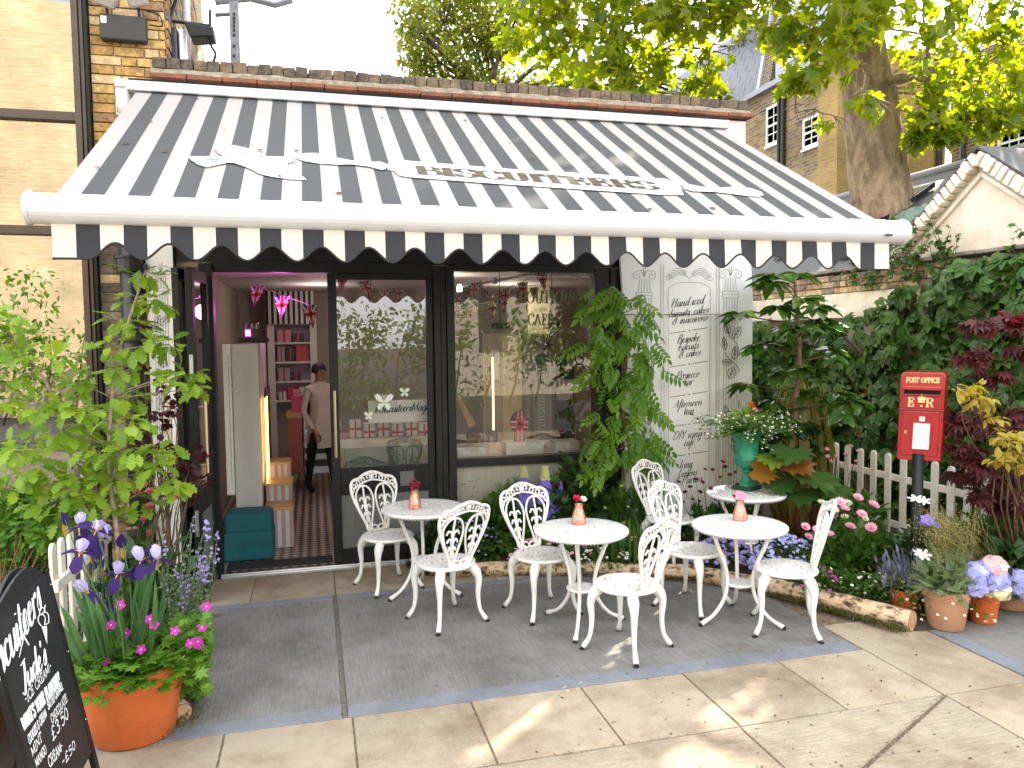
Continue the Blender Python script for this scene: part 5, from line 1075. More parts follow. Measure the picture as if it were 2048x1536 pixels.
part('party_wall', BKc, man, lambda b: b.prism([(11.05, 17.0, EZ+.13), (11.5, 17.0, EZ+2.5), (12.7, 17.0, EZ+2.6), (12.7, 17.0, EZ+.13)], (0, .38, 0)))
part('party_coping', mat('pale lead', (.45, .5, .58), .5), man, lambda b: b.prism([(11.0, 17.39, EZ+.13), (11.45, 17.39, EZ+2.55), (11.56, 17.39, EZ+2.55), (11.1, 17.39, EZ+.13)], (0, .12, 0)))
dm = part('dormer', mat('blue grey dormer', (.35, .42, .52), .5), man, lambda b: b.span((11.02, 15.5, EZ+.13), (12.5, 16.7, EZ+1.9)))
part('dormer_window', M_sash, dm, lambda b: (b.span((10.99, 15.7, EZ+.35), (11.015, 16.5, EZ+1.7))))
part('pane', mat('bright sky pane', (.30, .36, .42), .06, spec=1.), dm, lambda b: [b.span((10.975, 15.75+.38*i, EZ+.4+.65*j), (10.985, 16.07+.38*i, EZ+.98+.65*j)) for i in range(2) for j in range(2)])
dm = part('dormer', mat('blue grey dormer', (.35, .42, .52), .5), man, lambda b: b.span((10.98, 22.3, EZ+.13), (12.5, 23.6, EZ+1.5)))
part('dormer_window', M_sash, dm, lambda b: b.span((10.95, 22.4, EZ+.3), (10.975, 23.5, EZ+1.4)))
def win_px(x0, y0, x1, y1, X, par, **k):
    a, d = PX(x0, y0, X), PX(x1, y1, X); ya, yb = sorted((a[1], d[1])); c = PX((x0+x1)/2, y0, X)[2]; e = PX((x0+x1)/2, y1, X)[2]
    return sash(par, X, ya, yb, e, c, **k)
win_px(1537, 215, 1559, 283, 11.1, man, nx=2, nz=4); win_px(1611, 238, 1637, 288, 11.1, man, nx=2, nz=4)
part('window_arch', BKc, man, lambda b: [b.span((11.085, PX(px, 200, 11.1)[1]-.6, PX(px, py, 11.1)[2]), (11.12, PX(px, 200, 11.1)[1]+.6, PX(px, py, 11.1)[2]+.22)) for px, py in ((1548, 211), (1624, 235))])
for px in (1563, 1571): part('drainpipe', M_iron, man, lambda b: b.tube([(11.03, PX(px, 250, 11.1)[1], 1), (11.03, PX(px, 250, 11.1)[1], EZ)], .05, 8))
wg = thing('brick_wing', 'plain golden brick wing between the two mansion blocks', 'building', (12.4, 15, 0))
part('wall', BKb, wg, lambda b: b.span((10.95, 14.3, 0), (13.75, 14.95, 8.0)))
part('parapet', M_cement, wg, lambda b: b.span((10.9, 14.22, 8.0), (13.8, 15.0, 8.12)))
part('drainpipe', M_iron, wg, lambda b: (b.tube([(13.5, 14.2, 0), (13.5, 14.2, 6.2)], .055, 8), b.tube([(13.5, 14.2, 4.05), (13.95, 14.1, 4.15)], .05, 8)))
m2 = thing('dark_brick_block', 'dark brick block with tall multi pane sash window', 'building', (14.5, 11, 0))
part('wall', BKc, m2, lambda b: b.span((13.9, 6.5, 0), (16.5, 14.28, 8.0)))
win_px(2003, 238, 2075, 318, 13.9, m2, nx=4, nz=4)
part('drainpipe', M_iron, m2, lambda b: b.tube([(13.82, 13.9, 0), (13.82, 13.9, 8)], .05, 8))
# ------------------------------------------------------------------ trees
M_bark = mat('plane tree bark', (.17, .115, .07), .95, col2=(.34, .25, .16), vscale=9, bump=1., bdist=.05, bscale=26, stretch=(1, 1, .45), ramp=(.38, .62))
M_plane = leafmat('plane leaf', (.075, .13, .008), (.19, .23, .015), tl=(2.9, 2.5, .4), tmix=.58)
M_plane2 = leafmat('far tree leaf', (.07, .12, .012), (.16, .18, .025), tl=(2.4, 2.0, .6), tmix=.48)
def limb(b, a, e, r0, r1, wob=.25, n=7):
    a = np.array(a, float); e = np.array(e, float); L = np.linalg.norm(e-a); pts = []
    w1, w2 = rv()*wob*L*.3, rv()*wob*L*.15
    for i in range(n+1):
        t = i/n; pts.append(a+(e-a)*t+w1*math.sin(PI*t)+w2*math.sin(2*PI*t)+np.array([0, 0, .06*L*math.sin(PI*t)]))
    b.tube(pts, [r0+(r1-r0)*(i/n) for i in range(n+1)], 7); return pts
def leaf_cluster(c, rad, n, s, droop=.6, flat=.75):
    out = []
    for _ in range(n):
        u = rv()*rad*rng.random()**.45; u[2] *= flat; p = c+u
        d = rv()+np.array([0, 0, -droop])+u/rad*.5; up = rv()*.8+np.array([0, 0, 1.])
        out.append(basis(p, d, up, s*(.65+.6*rng.random())))
    return out
pt = thing('plane_tree', 'large plane tree with thick trunk behind the white gable', 'tree', (7.83, 9.3, 0))
tb = lambda px, py: PLN(px, py, (7.83, 9.3, 0), np.array([_fw[0], _fw[1], 0])/math.hypot(_fw[0], _fw[1]))
def trunk(b):
    n = 22; pts = [(7.9, 9.35, 0)]+[tb(x, y) for x, y in ((1766, 470), (1762, 400), (1755, 330), (1746, 260), (1738, 200), (1728, 120), (1715, 20), (1700, -120), (1690, -300))]
    rad = [.52, .44, .415, .385, .37, .36, .32, .27, .2, .12]; P_ = crom(pts, 5); rr = np.interp(np.linspace(0, 1, len(P_)), np.linspace(0, 1, len(rad)), rad)
    for i, (p, r) in enumerate(zip(P_, rr)):
        for j in range(n): a = 2*PI*j/n; k = r*(1+.035*math.sin(3*a+i*.4)+.025*math.sin(7*a-i*.7)+random.uniform(-.02, .02)); b.v.append((p[0]+k*math.cos(a), p[1]+k*math.sin(a), p[2]))
    for i in range(len(P_)-1):
        for j in range(n): b.f.append((i*n+j, i*n+(j+1) % n, (i+1)*n+(j+1) % n, (i+1)*n+j)); b.mi.append(0)
part('trunk', M_bark, pt, trunk, smooth=True)
CL = [(1080,30,70,10.5),(1160,50,80,10.5),(1240,40,80,10.2),(1120,105,55,10.8),(1200,115,60,10.2),(1280,115,65,10.5),(1250,165,38,10.4),(1330,50,70,10),(1330,145,45,10.6),(1400,30,70,10),(1418,115,42,10.4),(1405,170,30,10.4),(1465,35,45,10.2),(1040,90,40,11),(1180,160,30,11),(1300,0,90,10),(1100,-40,90,10.5),(1440,-30,80,9.8),
      (1575,60,55,9.6),(1640,40,75,9.4),(1700,85,75,9.3),(1760,50,85,9.2),(1645,135,50,9.4),(1590,165,30,9.6),(1590,225,26,9.8),(1640,225,42,9.8),(1680,245,26,9.8),(1730,150,50,9.2),(1770,205,34,9.2),(1850,70,85,9.6),(1950,50,85,9.8),(2020,90,75,9.8),(1870,170,55,9.8),(1955,170,62,10),(2030,190,55,10),(1845,235,34,9.9),(1920,235,34,10.2),(1560,0,80,9.6),(1700,-40,110,9.2),(1850,-40,110,9.5),(2000,-40,110,9.6),(1720,190,26,9.2),(1830,280,20,10),(1895,265,22,10),(1990,245,30,10)]
ms = []; msR = []; todo = []; br = MB(); hub = [tb(1738, 180), tb(1722, 60), tb(1712, -60), tb(1700, -200)]
for px, py, r, d in CL:
    c = DP(px, py, d); rad = r*d/F_PX*1.12; ms_ = leaf_cluster(c, rad, int(42+170*rad*rad), .17)
    if px > 1780: msR += ms_+leaf_cluster(c, rad*1.1, 60, .16)
    else: ms += ms_
    todo.append((c, rad))
nodes = [(h, .09) for h in hub]
while todo:                                # grow outwards: each spray hangs on the nearest limb already there
    bi = min(range(len(todo)), key=lambda i: min(np.linalg.norm(todo[i][0]-n_[0]) for n_ in nodes)); c, rad = todo.pop(bi)
    h, r0 = min(nodes, key=lambda n_: np.linalg.norm(n_[0]-c)); pts = limb(br, h, c, max(.012, r0*.72), max(.007, r0*.45), .3); nodes.append((c, max(.012, r0*.5)))
    for _ in range(3): limb(br, pts[5], c+rv()*rad*.8, .009, .003, .3, 4)
for _ in range(110):                       # rest of the crown, above and towards the sun
    a = rng.random()*2*PI; rr = 4.6*math.sqrt(rng.random()); z = 6.2+5.5*rng.random()
    c = np.array([8.6+rr*math.cos(a), 10.6+rr*math.sin(a)*.95, z]); 
    pr_ = ((c-CAM)@_fw); py_ = 768-F_PX*((c-CAM)@_up)/pr_; px_ = 1024+F_PX*((c-CAM)@_rt)/pr_
    if (py_ > -150 and px_ < 1960) or (px_ < 1960 and c[1] < 7): continue
    ms += leaf_cluster(c, .8+.35*rng.random(), 105, .19); None
for _ in range(150):                      # leaf clusters added above the view to shade the awning
    c = np.array([1.5+9*rng.random(), 8.3+5.5*rng.random(), 7.4+3.6*rng.random()]); v_ = c-CAM
    if 768-F_PX*(v_@_up)/(v_@_fw) > -165: continue
    ms += leaf_cluster(c, 1.05, 120, .2)
for _ in range(7):
    c = np.array([10.2+2.2*rng.random(), 9.0+1.6*rng.random(), 4.9+1.6*rng.random()]); ms += leaf_cluster(c, .62, 90, .18); limb(br, hub[0], c, .02, .006, .3)
br.build('branches', M_bark, pt, smooth=True)['kind'] = 'stuff'
# crown thinned to shape the light: leaves dropped by where their shadow would land
from mathutils import noise as mnoise
SD = np.array([math.sin(SUN_AZ)*math.cos(SUN_EL), math.cos(SUN_AZ)*math.cos(SUN_EL), math.sin(SUN_EL)])
def stays(p):
    q = p-SD*(p[2]/SD[2]); n = mnoise.noise(Vector((q[0]*1.7, q[1]*1.7, 3.))); n2 = mnoise.noise(Vector((q[0]*5, q[1]*5, 8.)))
    if .6 < q[0] < 3.6 and 1.5 < q[1] < 4.6: return n+.5*n2 < -.3
    k = (AYF-p[1])*AN[1]+(AZF-p[2])*AN[2]; a = p+SD*(k/np.dot(SD, AN))
    if AX0 < a[0] < AX1 and AYF < a[1] < AYB: return mnoise.noise(Vector((a[0]*1.3+a[1]*1.2, a[1]*4-a[0]*2., 5.))) < .24
    return n < .3
ms = [a for a in ms if stays(a[:3, 3])]+[a for a in msR if stays(a[:3, 3]) or rng.random() < .5]
scatter(PLANE, ms, M_plane, pt, 'leaf', 300, 'crown')
# finer tree behind the parapet
ft = thing('ash_tree', 'light leaved spreading tree behind the brick coping', 'tree', (5.4, 21, 0)); ms = []; br = MB()
f0 = DP(985, 330, 21); ft.location = (f0[0], f0[1], 0)
limb(br, (f0[0], f0[1], 0), DP(985, 215, 21), .35, .28, .05); root = DP(985, 215, 21)
for px, py, r in ((830,30,45),(870,70,50),(830,110,36),(850,150,40),(900,20,60),(930,90,50),(890,130,45),(960,40,60),(980,110,45),(1010,60,60),(940,165,40),(1000,165,45),(1060,175,45),(900,175,28),(820,70,28),(860,-30,70),(960,-40,90),(1060,-20,90),(1120,170,40),(1500,90,40),(1430,190,28),(1500,20,55),(1380,195,24),(1300,190,30),(1220,195,26)):
    c = DP(px, py, 21+rng.normal()*.8); rad = r*21/F_PX*1.1; ms += leaf_cluster(c, rad, int(130+620*rad*rad), .15, .4, .85)
    pts = limb(br, root, c, .07, .012, .22, 8)
    for _ in range(4): limb(br, pts[5], c+rv()*rad*.8, .03, .006, .3, 4)
br.build('limbs', mat('dark bark', (.06, .045, .03), .95, var=.3), ft, smooth=True)['kind'] = 'stuff'
scatter(OVATE, ms, M_plane2, ft, 'leaf', 0, 'crown')
# ------------------------------------------------------------------ planting
def proj(p):
    v = np.asarray(p)-CAM; d = v@_fw; return 1024+F_PX*(v@_rt)/d, 768-F_PX*(v@_up)/d
def dome(c, rx, ry, h, n, s, out=.7, up=.5, droop=.25, fill=.4):
    ms = []
    for _ in range(n):
        a = rng.random()*2*PI; e = math.asin(rng.random()**.8); r = rng.random()**fill
        u = np.array([math.cos(a)*math.cos(e), math.sin(a)*math.cos(e), math.sin(e)])
        p = np.array(c)+np.array([u[0]*rx, u[1]*ry, u[2]*h])*r
        d = u*out+rv()*.6+np.array([0, 0, up-droop]); ms.append(basis(p, d, np.array([0, 0, 1.])+rv()*.5+u*.3, s*(.6+.7*rng.random())))
    return ms
def stems_part(parent, segs, m_, r=.003, name='stems', wob=.15):
    b = MB()
    for a, e, rr in segs:
        a = np.array(a, float); e = np.array(e, float); L = np.linalg.norm(e-a); w = rv()*L*wob; w[2] *= .3
        b.tube([a, a+(e-a)*.35+w*.8, a+(e-a)*.7+w*.8, e], [rr, rr*.85, rr*.7, rr*.5], 5)
    o = b.build(name, m_, parent, smooth=True); o['kind'] = 'stuff'; return o
def face_up(p, s, tilt=.5, toward=True):
    n = np.array([0, 0, 1.])+rv()*tilt+(np.array([-.1, -.55, .1]) if toward else 0); d = np.cross(n, rv()); return basis(p, d, n, s)
LF = dict(
 oak=leafmat('young oak leaf', (.13, .26, .018), (.26, .38, .035), tmix=.4), green=leafmat('mid green leaf', (.04, .11, .015), (.09, .18, .03)), dark=leafmat('deep green leaf', (.018, .055, .012), (.04, .095, .02), tmix=.3),
 bush=leafmat('bright shrub leaf', (.06, .17, .018), (.15, .29, .035), rough=.4), blue=leafmat('blue green blade', (.05, .13, .06), (.10, .20, .08)), grey=leafmat('grey green leaf', (.12, .18, .10), (.20, .26, .15)),
 ivy=leafmat('creeper leaf', (.026, .085, .014), (.07, .145, .022), rough=.4, tmix=.3), wist=leafmat('wisteria leaf', (.08, .2, .015), (.17, .31, .03)), mag=leafmat('glossy magnolia leaf', (.03, .085, .015), (.07, .14, .025), rough=.22, tmix=.32, spec=.6),
 beech=leafmat('copper beech leaf', (.035, .008, .012), (.07, .014, .016), tl=(2.4, .8, .7)), acer=leafmat('purple acer leaf', (.05, .012, .018), (.12, .03, .032), tl=(2.6, .9, .8)), gold=leafmat('golden shrub leaf', (.30, .24, .03), (.42, .34, .06)), amber=leafmat('amber leaf', (.30, .12, .02), (.22, .17, .03)),
 lime=leafmat('lime leaf', (.14, .26, .03), (.22, .33, .06)), rust=leafmat('rust leaf', (.28, .09, .02), (.16, .09, .02)))
M_twig = mat('pale twig', (.30, .24, .17), .85, var=.3, vscale=30); M_wood = mat('brown stem', (.13, .075, .04), .9, var=.35, vscale=25, bump=.5)
PT = {k: petal(k+' flower', c) for k, c in dict(lilac=(.50, .48, .74), purple=(.022, .004, .085), magenta=(.50, .03, .36), mauve=(.30, .24, .55), rose=(.78, .25, .33), blush=(.78, .50, .50), blueviolet=(.20, .15, .55), plum=(.10, .01, .05), white=(.78, .78, .74), palelemon=(.42, .46, .20), hydr=(.40, .42, .78), cream=(.66, .66, .45), coral=(.72, .12, .05), pinkw=(.80, .42, .55), lav=(.17, .16, .30)).items()}
def plant(name, label, cat, p, group=None): return thing(name, label, cat, (p[0], p[1], 0.), group=group)

# bed soil inside the log edging
EDGE = [(.78, 6.66), (.99, 6.36), (1.5, 6.2), (2.08, 6.02), (2.6, 5.80), (3.10, 5.50), (3.36, 5.15), (3.52, 4.80), (3.66, 4.50), (3.80, 4.22), (4.1, 4.16), (4.6, 4.3), (5.2, 4.45), (5.88, 4.5)]
eC = crom(EDGE, 6)
def soil(b):
    k = len(eC)
    for j, q in enumerate(eC):
        x, y = q[0], q[1]; yb = 6.73 if x < 4.2 else 9.5; xb = x if x < 4.25 else x
        for i, t in enumerate((0, .03, .1, .25, .5, 1)):
            yy = y+(yb-y)*t; zz = (.0, .04, .07, .10, .13, .15)[i]+random.uniform(-.012, .012)*(i > 0); b.v.append((xb, yy, zz-.005))
    for j in range(k-1):
        for i in range(5): b.f.append((j*6+i, j*6+6+i, j*6+7+i, j*6+1+i)); b.mi.append(0)
bs = MB(); soil(bs); tag(bs.build('flower_bed', M_soil, smooth=True), kind='structure')
# birch logs
M_birch = mat('birch bark', (.60, .44, .29), .85, col2=(.07, .035, .02), vscale=16, bump=.8, bscale=30, stretch=(.8, .8, 1.6), ramp=(.47, .62))
M_end = mat('log end grain', (.40, .26, .14), .9, var=.3, vscale=40)
LOGS = [((.92, 6.33), (2.05, 6.00), .06, 'pale birch log edging the bed near the black door'), ((2.02, 6.03), (3.02, 5.58), .062, 'pale birch log edging the bed in front of the menu board'), ((3.04, 5.50), (3.46, 4.98), .066, 'pale birch log edging the bed behind the corner chair'), ((3.45, 4.98), (3.86, 4.20), .07, 'thick birch log with mossy end beside the terracotta pots'), ((-.95, 4.62), (-.72, 4.22), .055, 'short birch log lying behind the large terracotta pot')]
for (x0, y0), (x1, y1), r_, lab in LOGS:
    lg = thing('birch_log', lab, 'log', (x0, y0, 0), group='birch log edging'); L = math.hypot(x1-x0, y1-y0)
    n = 10; pts = [(x0+(x1-x0)*i/n, y0+(y1-y0)*i/n, r_*.85+random.uniform(-.006, .006)) for i in range(n+1)]
    part('bark', M_birch, lg, lambda b: b.tube(pts, [r_*(1+random.uniform(-.07, .07)) for _ in pts], 14, cap=False), smooth=True)
    part('cut_end', M_end, lg, lambda b: [b.tube([pts[k], tuple(pts[k][i]+(pts[k][i]-pts[k-1 if k else 1][i])*.02 for i in range(3))], r_*.97, 14) for k in (0,)])
    part('cut_end', M_end, lg, lambda b: b.tube([pts[n], tuple(pts[n][i]+(pts[n][i]-pts[n-1][i])*.02 for i in range(3))], r_*.97, 14))
# moss along the logs
M_moss = leafmat('moss', (.05, .06, .012), (.11, .10, .02), tmix=.15); ms = []
for _ in range(7000):
    t = rng.random(); i = min(len(eC)-2, int(t*(len(eC)*.68))); f = rng.random(); q = eC[i]*(1-f)+eC[i+1]*f
    off = rng.normal()*.028-.055; p = (q[0]-.02+off*.3, q[1]+off, max(0, .012+rng.random()*.02)); ms.append(basis(p, rv()+np.array([0, 0, 1.3]), rv(), .018+.02*rng.random(), 1.6))
for _ in range(900): ms.append(basis((-.74+rng.normal()*.05, 4.35+rng.normal()*.12, .01+.02*rng.random()), rv()+np.array([0, 0, 1.3]), rv(), .02+.02*rng.random(), 1.6))
tag(scatter(BLADE, ms, M_moss, None, mass='moss'), 'brown green moss along the foot of the birch logs', 'moss')

# picket fences
M_pick = mat('cream picket paint', (.74, .70, .62), .6, var=.06, vscale=10)
def picket_fence(X, ys, zt, label, slope=0.):
    f = thing('picket_fence', label, 'fence', (X, ys[0], 0))
    for k, y in enumerate(ys):
        w, t_ = .036, .012; zt_ = zt+random.uniform(-.008, .008)+slope*(y-ys[0])
        pr = [(X, y-w, 0), (X, y+w, 0), (X, y+w, zt_-.035)]+[(X, y+w*math.cos(a), zt_-.035+.035*math.sin(a)) for a in np.linspace(.3, PI-.3, 6)]+[(X, y-w, zt_-.035)]
        part('picket', M_pick, f, lambda b: b.prism(pr, (t_*1.6, 0, 0)), bevel=.003)
    for z in (zt-.22, .25): part('rail', M_pick, f, lambda b: b.span((X+.021, min(ys)-.05, z-.03), (X+.045, max(ys)+.05, z+.03)), bevel=.003)
picket_fence(5.10, [PLN(px, 900, (5.1, 0, 0), np.array([1., 0, 0]))[1] for px in (1624, 1648, 1671, 1694, 1720, 1746, 1775, 1806, 1838, 1869, 1902, 1936, 1972)], .90, 'cream picket fence behind the red post box')
picket_fence(-1.36, [4.42, 4.56, 4.72, 4.95, 5.2, 5.42], .95, 'cream picket fence behind the large terracotta pot')

# creeper over the garden wall
def top_ivy(px): return np.interp(px, [1480, 1690, 1730, 1790, 1840, 1890, 1940, 1990, 2048, 2200], [648, 645, 622, 588, 566, 545, 532, 524, 512, 500])
iv = plant('creeper', 'dark green creeper cloaking the garden wall', 'creeper', (WX-.1, 7.5)); ms = []; seg = []
while len(ms) < 5200:
    y = 3.2+8.6*rng.random()**1.3; z = 3.0*rng.random(); px, py = proj((WX-.1, y, z))
    if py < top_ivy(px)+6*rng.normal(): continue
    x = WX-.05-.2*rng.random()-.22*max(0, math.sin(y*3+z*4)*math.sin(y*5-z*3)); d = np.array([-.35, rng.normal()*.6, -.6])+rv()*.65; ms.append(basis((x, y, z), d, np.array([-1., 0, .55])+rv()*.75, .10+.12*rng.random()))
for _ in range(26):
    y = 4.2+3*rng.random(); z0 = 2.5+.2*rng.random(); e = (WX-.15, y+rng.normal()*.15, z0+.28+.22*rng.random()); seg.append(((WX-.1, y, z0), e, .004))
    for k in range(7): t = k/6; ms.append(basis((WX-.1-.05*t, y+(e[1]-y)*t, z0+(e[2]-z0)*t), rv()*.6+np.array([-.4, 0, .2]), np.array([-.6, 0, 1.])+rv()*.4, .06+.05*(1-t)))
for _ in range(60): y = 3.5+7*rng.random(); z = 1.6*rng.random(); seg.append(((WX-.03, y, z), (WX-.08, y+rng.normal()*.5, z+.7), .008))
stems_part(iv, seg, M_wood); scatter(PALM5, ms, LF['ivy'], iv, 'leaf', 300)

# wisteria beside the menu board
wi = plant('wisteria', 'leafy green wisteria climbing beside the menu board', 'climber', (2.78, 6.5)); ms = []
wp = lambda px, py, Y: W(px, py, Y)
trk = crom([(2.98, 6.55, .05), tuple(wp(1272, 960, 6.52)), tuple(wp(1258, 890, 6.5)), tuple(wp(1244, 800, 6.55)), tuple(wp(1252, 720, 6.52)), tuple(wp(1240, 640, 6.55)), tuple(wp(1215, 590, 6.55))], 5)
part('trunk', M_wood, wi, lambda b: b.tube([tuple(p) for p in trk], list(np.linspace(.024, .012, len(trk))), 8), smooth=True)
seg = []
WC = [(1195,590,20),(1240,585,34),(1280,610,26),(1215,640,34),(1262,655,32),(1190,690,20),(1240,700,36),(1290,690,22),(1210,750,24),(1260,750,34),(1300,745,20),(1225,810,28),(1275,800,26),(1300,815,16),(1200,860,26),(1215,905,22),(1280,855,24),(1265,905,24),(1300,880,20),(1315,915,16),(1190,920,18)]
for px, py, r in WC:
    c = wp(px, py, 6.42+.12*rng.random()); rad = r*6.6/F_PX; k = min(range(len(trk)), key=lambda i: np.linalg.norm(trk[i]-c)); seg.append((trk[k], c, .005))
    for _ in range(int(3+r*.13)):
        p = c+rv()*rad*np.array([1, .7, 1]); d = np.array([rng.normal()*.7, -.4+rng.normal()*.35, -.55]); ms.append(basis(p, d, np.array([rng.normal()*.4, -1., .6])+rv()*.5, .18+.12*rng.random()))
stems_part(wi, seg, M_wood); scatter(PINN, ms, LF['wist'], wi, 'leaf', 240)

# magnolia
MG = (4.33, 6.15); mg = plant('magnolia_tree', 'young glossy leaved magnolia in front of the creeper wall', 'tree', MG); ms = []; seg = []
mp2 = lambda px, py: PLN(px, py, (MG[0], MG[1], 0), np.array([.25, .968, 0]))
tk = [np.array((MG[0]+.03, MG[1], .05))]+[mp2(x, y) for x, y in ((1590, 900), (1592, 800), (1598, 740), (1597, 660), (1592, 600), (1590, 560))]
part('trunk', mat('magnolia bark', (.17, .10, .06), .85, var=.3, vscale=20), mg, lambda b: b.tube([tuple(p) for p in crom(tk, 5)], list(np.linspace(.035, .014, 31)), 8), smooth=True)
tkc = crom(tk, 5)
for px, py, n in ((1540,615,8),(1522,565,8),(1512,690,8),(1560,655,7),(1640,612,8),(1636,640,7),(1665,700,9),(1650,712,7),(1540,745,8),(1520,840,8),(1585,690,8),(1668,785,9),(1612,785,8),(1632,850,8),(1645,825,7),(1605,735,8),(1690,800,7),(1560,880,7),(1622,545,7),(1570,548,8),(1545,800,8),(1655,650,7),(1508,625,7),(1515,770,7),(1575,600,6),(1570,830,7),(1530,900,6),(1600,880,6),(1540,690,7)):
    c = mp2(px, py)+np.array([0, rng.normal()*.13, 0]); k = min(range(len(tkc)), key=lambda i: np.linalg.norm(tkc[i]-c)+.5*max(0, tkc[i][2]-c[2]+.1)); seg.append((tkc[k], c, .008)); a0 = rng.random()*6
    ax = (c-tkc[k]); ax = ax/(np.linalg.norm(ax)+1e-6)
    for i in range(n+3):
        a = a0+2.4*i; d = np.array([math.cos(a), math.sin(a), .0-.6*rng.random()])+ax*.5; ms.append(basis(c, d, np.array([0, 0, 1.])+rv()*.35, .18+.1*rng.random(), .85))
stems_part(mg, seg, M_wood); scatter(OVATE, ms, LF['mag'], mg, 'leaf', 260)

def shrub(name, label, cat, pts, dep, tpl, lm, s, nper, base, parts=120, rad=.16, droop=.2, layer=.6):
    """leaf sprays round given picture points, carried on stems from one base"""
    b0 = np.array(base, float); t = plant(name, label, cat, base); ms = []; seg = []
    for px, py, *r in pts:
        d_ = dep+rng.normal()*.1; c = DP(px, py, d_); rr = (r[0]*d_/F_PX) if r else rad; mid = b0+(c-b0)*.55+np.array([0, 0, .1]); seg.append((mid, c, .005)); seg.append((b0, mid, .011))
        for _ in range(nper):
            u = rv()*rr*rng.random()**.5; u[2] *= layer; ms.append(basis(c+u, u/rr*.6+rv()*.6+np.array([0, -.15, -droop]), np.array([0, -.25, 1.])+rv()*.45, s*(.65+.6*rng.random())))
    stems_part(t, seg, M_wood, name='branches'); scatter(tpl, ms, lm, t, 'leaf', parts); return t
shrub('purple_acer', 'dark purple acer with fine lobed leaves right of the red post box', 'shrub', [(1960,650,30),(2000,640,30),(2042,650,26),(1945,718,30),(1985,752,28),(2035,700,26),(1925,835,30),(1975,850,34),(2015,870,30),(2035,950,34),(1990,975,34),(1955,930,30),(1905,850,24),(2045,830,24),(2000,1010,26),(1960,990,26),(2050,1000,26),(1930,900,28),(1925,950,24)], 5.6, ACER7, LF['acer'], .1, 30, (5.6, 4.65, .1), 200, layer=.45)
shrub('golden_shrub', 'golden yellow leaved shrub below the purple acer', 'shrub', [(1925,788,16),(1955,800,20),(1985,835,20),(2010,870,22),(2035,905,24),(2045,870,18),(1950,775,14),(1975,800,16),(2000,920,18),(2040,935,16),(2020,880,22)], 5.2, OVATE, LF['gold'], .065, 22, (5.2, 4.5, .1), 120)
shrub('amber_shrub', 'brown and amber leaved shrub behind the picket fence', 'shrub', [(1745,780,22),(1765,830,26),(1740,860,26),(1780,870,24),(1750,905,24),(1720,900,20),(1790,800,16),(1735,830,20)], 8.2, CUT, LF['amber'], .1, 26, (5.5, 6.6, .1), 100)
shrub('fence_shrub', 'green shrub filling the bed behind the picket fence', 'shrub', [(1660,850,30),(1700,880,30),(1800,900,34),(1850,930,34),(1780,950,30),(1870,880,30),(1900,980,36),(1690,930,26),(1640,900,24)], 8.7, OVATE, LF['green'], .08, 60, (5.6, 6.6, .1), 120, rad=.2)
shrub('bed_shrub', 'mixed dark green shrubs below the magnolia', 'shrub', [(1540,900,34),(1580,920,36),(1620,900,30),(1520,870,26),(1560,860,28),(1610,860,26),(1600,950,34)], 7.0, CUT, LF['dark'], .075, 70, (4.5, 6.1, .1), 100, rad=.2)
# tall grass tuft
def grass(name, label, c, n, h, spread, lm, s=None):
    t = plant(name, label, 'grass', c); ms = []
    for _ in range(n):
        a = rng.random()*6.28; r = rng.random()**.5*spread*.4; d = np.array([math.cos(a)*spread*1.2, math.sin(a)*spread*1.2, 1.]); ms.append(basis((c[0]+r*math.cos(a), c[1]+r*math.sin(a), .08), d, np.array([math.cos(a), math.sin(a), .3]), h*(.6+.5*rng.random()), .55))
    scatter(BLADE, ms, lm, t, 'blade', 0, 'blades'); return t
c = DP(1600, 900, 7.3); grass('tall_grass', 'arching straw green grass tuft behind the picket fence', (c[0], c[1]), 320, 1.2, .45, leafmat('straw grass', (.20, .20, .06), (.30, .28, .10)))
c = DP(1255, 1010, 6.5); grass('bed_grass', 'fine green grassy tuft at the foot of the wisteria', (c[0], c[1]), 90, .34, .5, LF['green'])

# big-leaved rhubarb-like plant with orange and yellow leaves
rh = plant('gunnera', 'broad jagged leaves in green, lime and orange beside the urn', 'plant', (4.2, 5.9)); seg = []
BIG = T_fan([(x, y, .12*abs(x)-.15*y*y+.04*math.sin(9*x)) for x, y in ((0, 0), (.3, -.18), (.42, -.05), (.58, .02), (.5, .2), (.72, .38), (.5, .42), (.55, .68), (.34, .62), (.28, .86), (.14, .74), (0, 1.05), (-.14, .74), (-.28, .86), (-.34, .62), (-.55, .68), (-.5, .42), (-.72, .38), (-.5, .2), (-.58, .02), (-.42, -.05), (-.3, -.18), (0, 0))])
BIG[0][0] = (0, .35, -.04)
for px, py, s, lm, up in ((1545,920,.22,LF['lime'],(-.3,-.6,.9)),(1590,930,.26,LF['rust'],(.2,-.8,.7)),(1580,905,.30,LF['green'],(0,-.3,1)),(1625,955,.34,LF['green'],(0,-.25,1)),(1660,975,.30,LF['green'],(.2,-.3,1)),(1600,985,.30,LF['dark'],(-.1,-.3,1)),(1640,1000,.22,LF['dark'],(.2,-.3,1)),(1530,945,.22,LF['amber'],(-.5,-.4,.8)),(1560,965,.26,LF['dark'],(-.3,-.3,1)),(1690,990,.2,LF['green'],(.3,-.3,1))):
    c = DP(px, py, 6.35); seg.append(((4.25+rng.normal()*.05, 5.95, .1), c, .008)); d = np.array([rng.normal()*.6, -.6, -.15]); scatter(BIG, [basis(c-d*s*.4, d, np.array(up)+rv()*.15, s)], lm, rh, 'leaf', 1)
stems_part(rh, seg, LF['rust'], name='stalks')

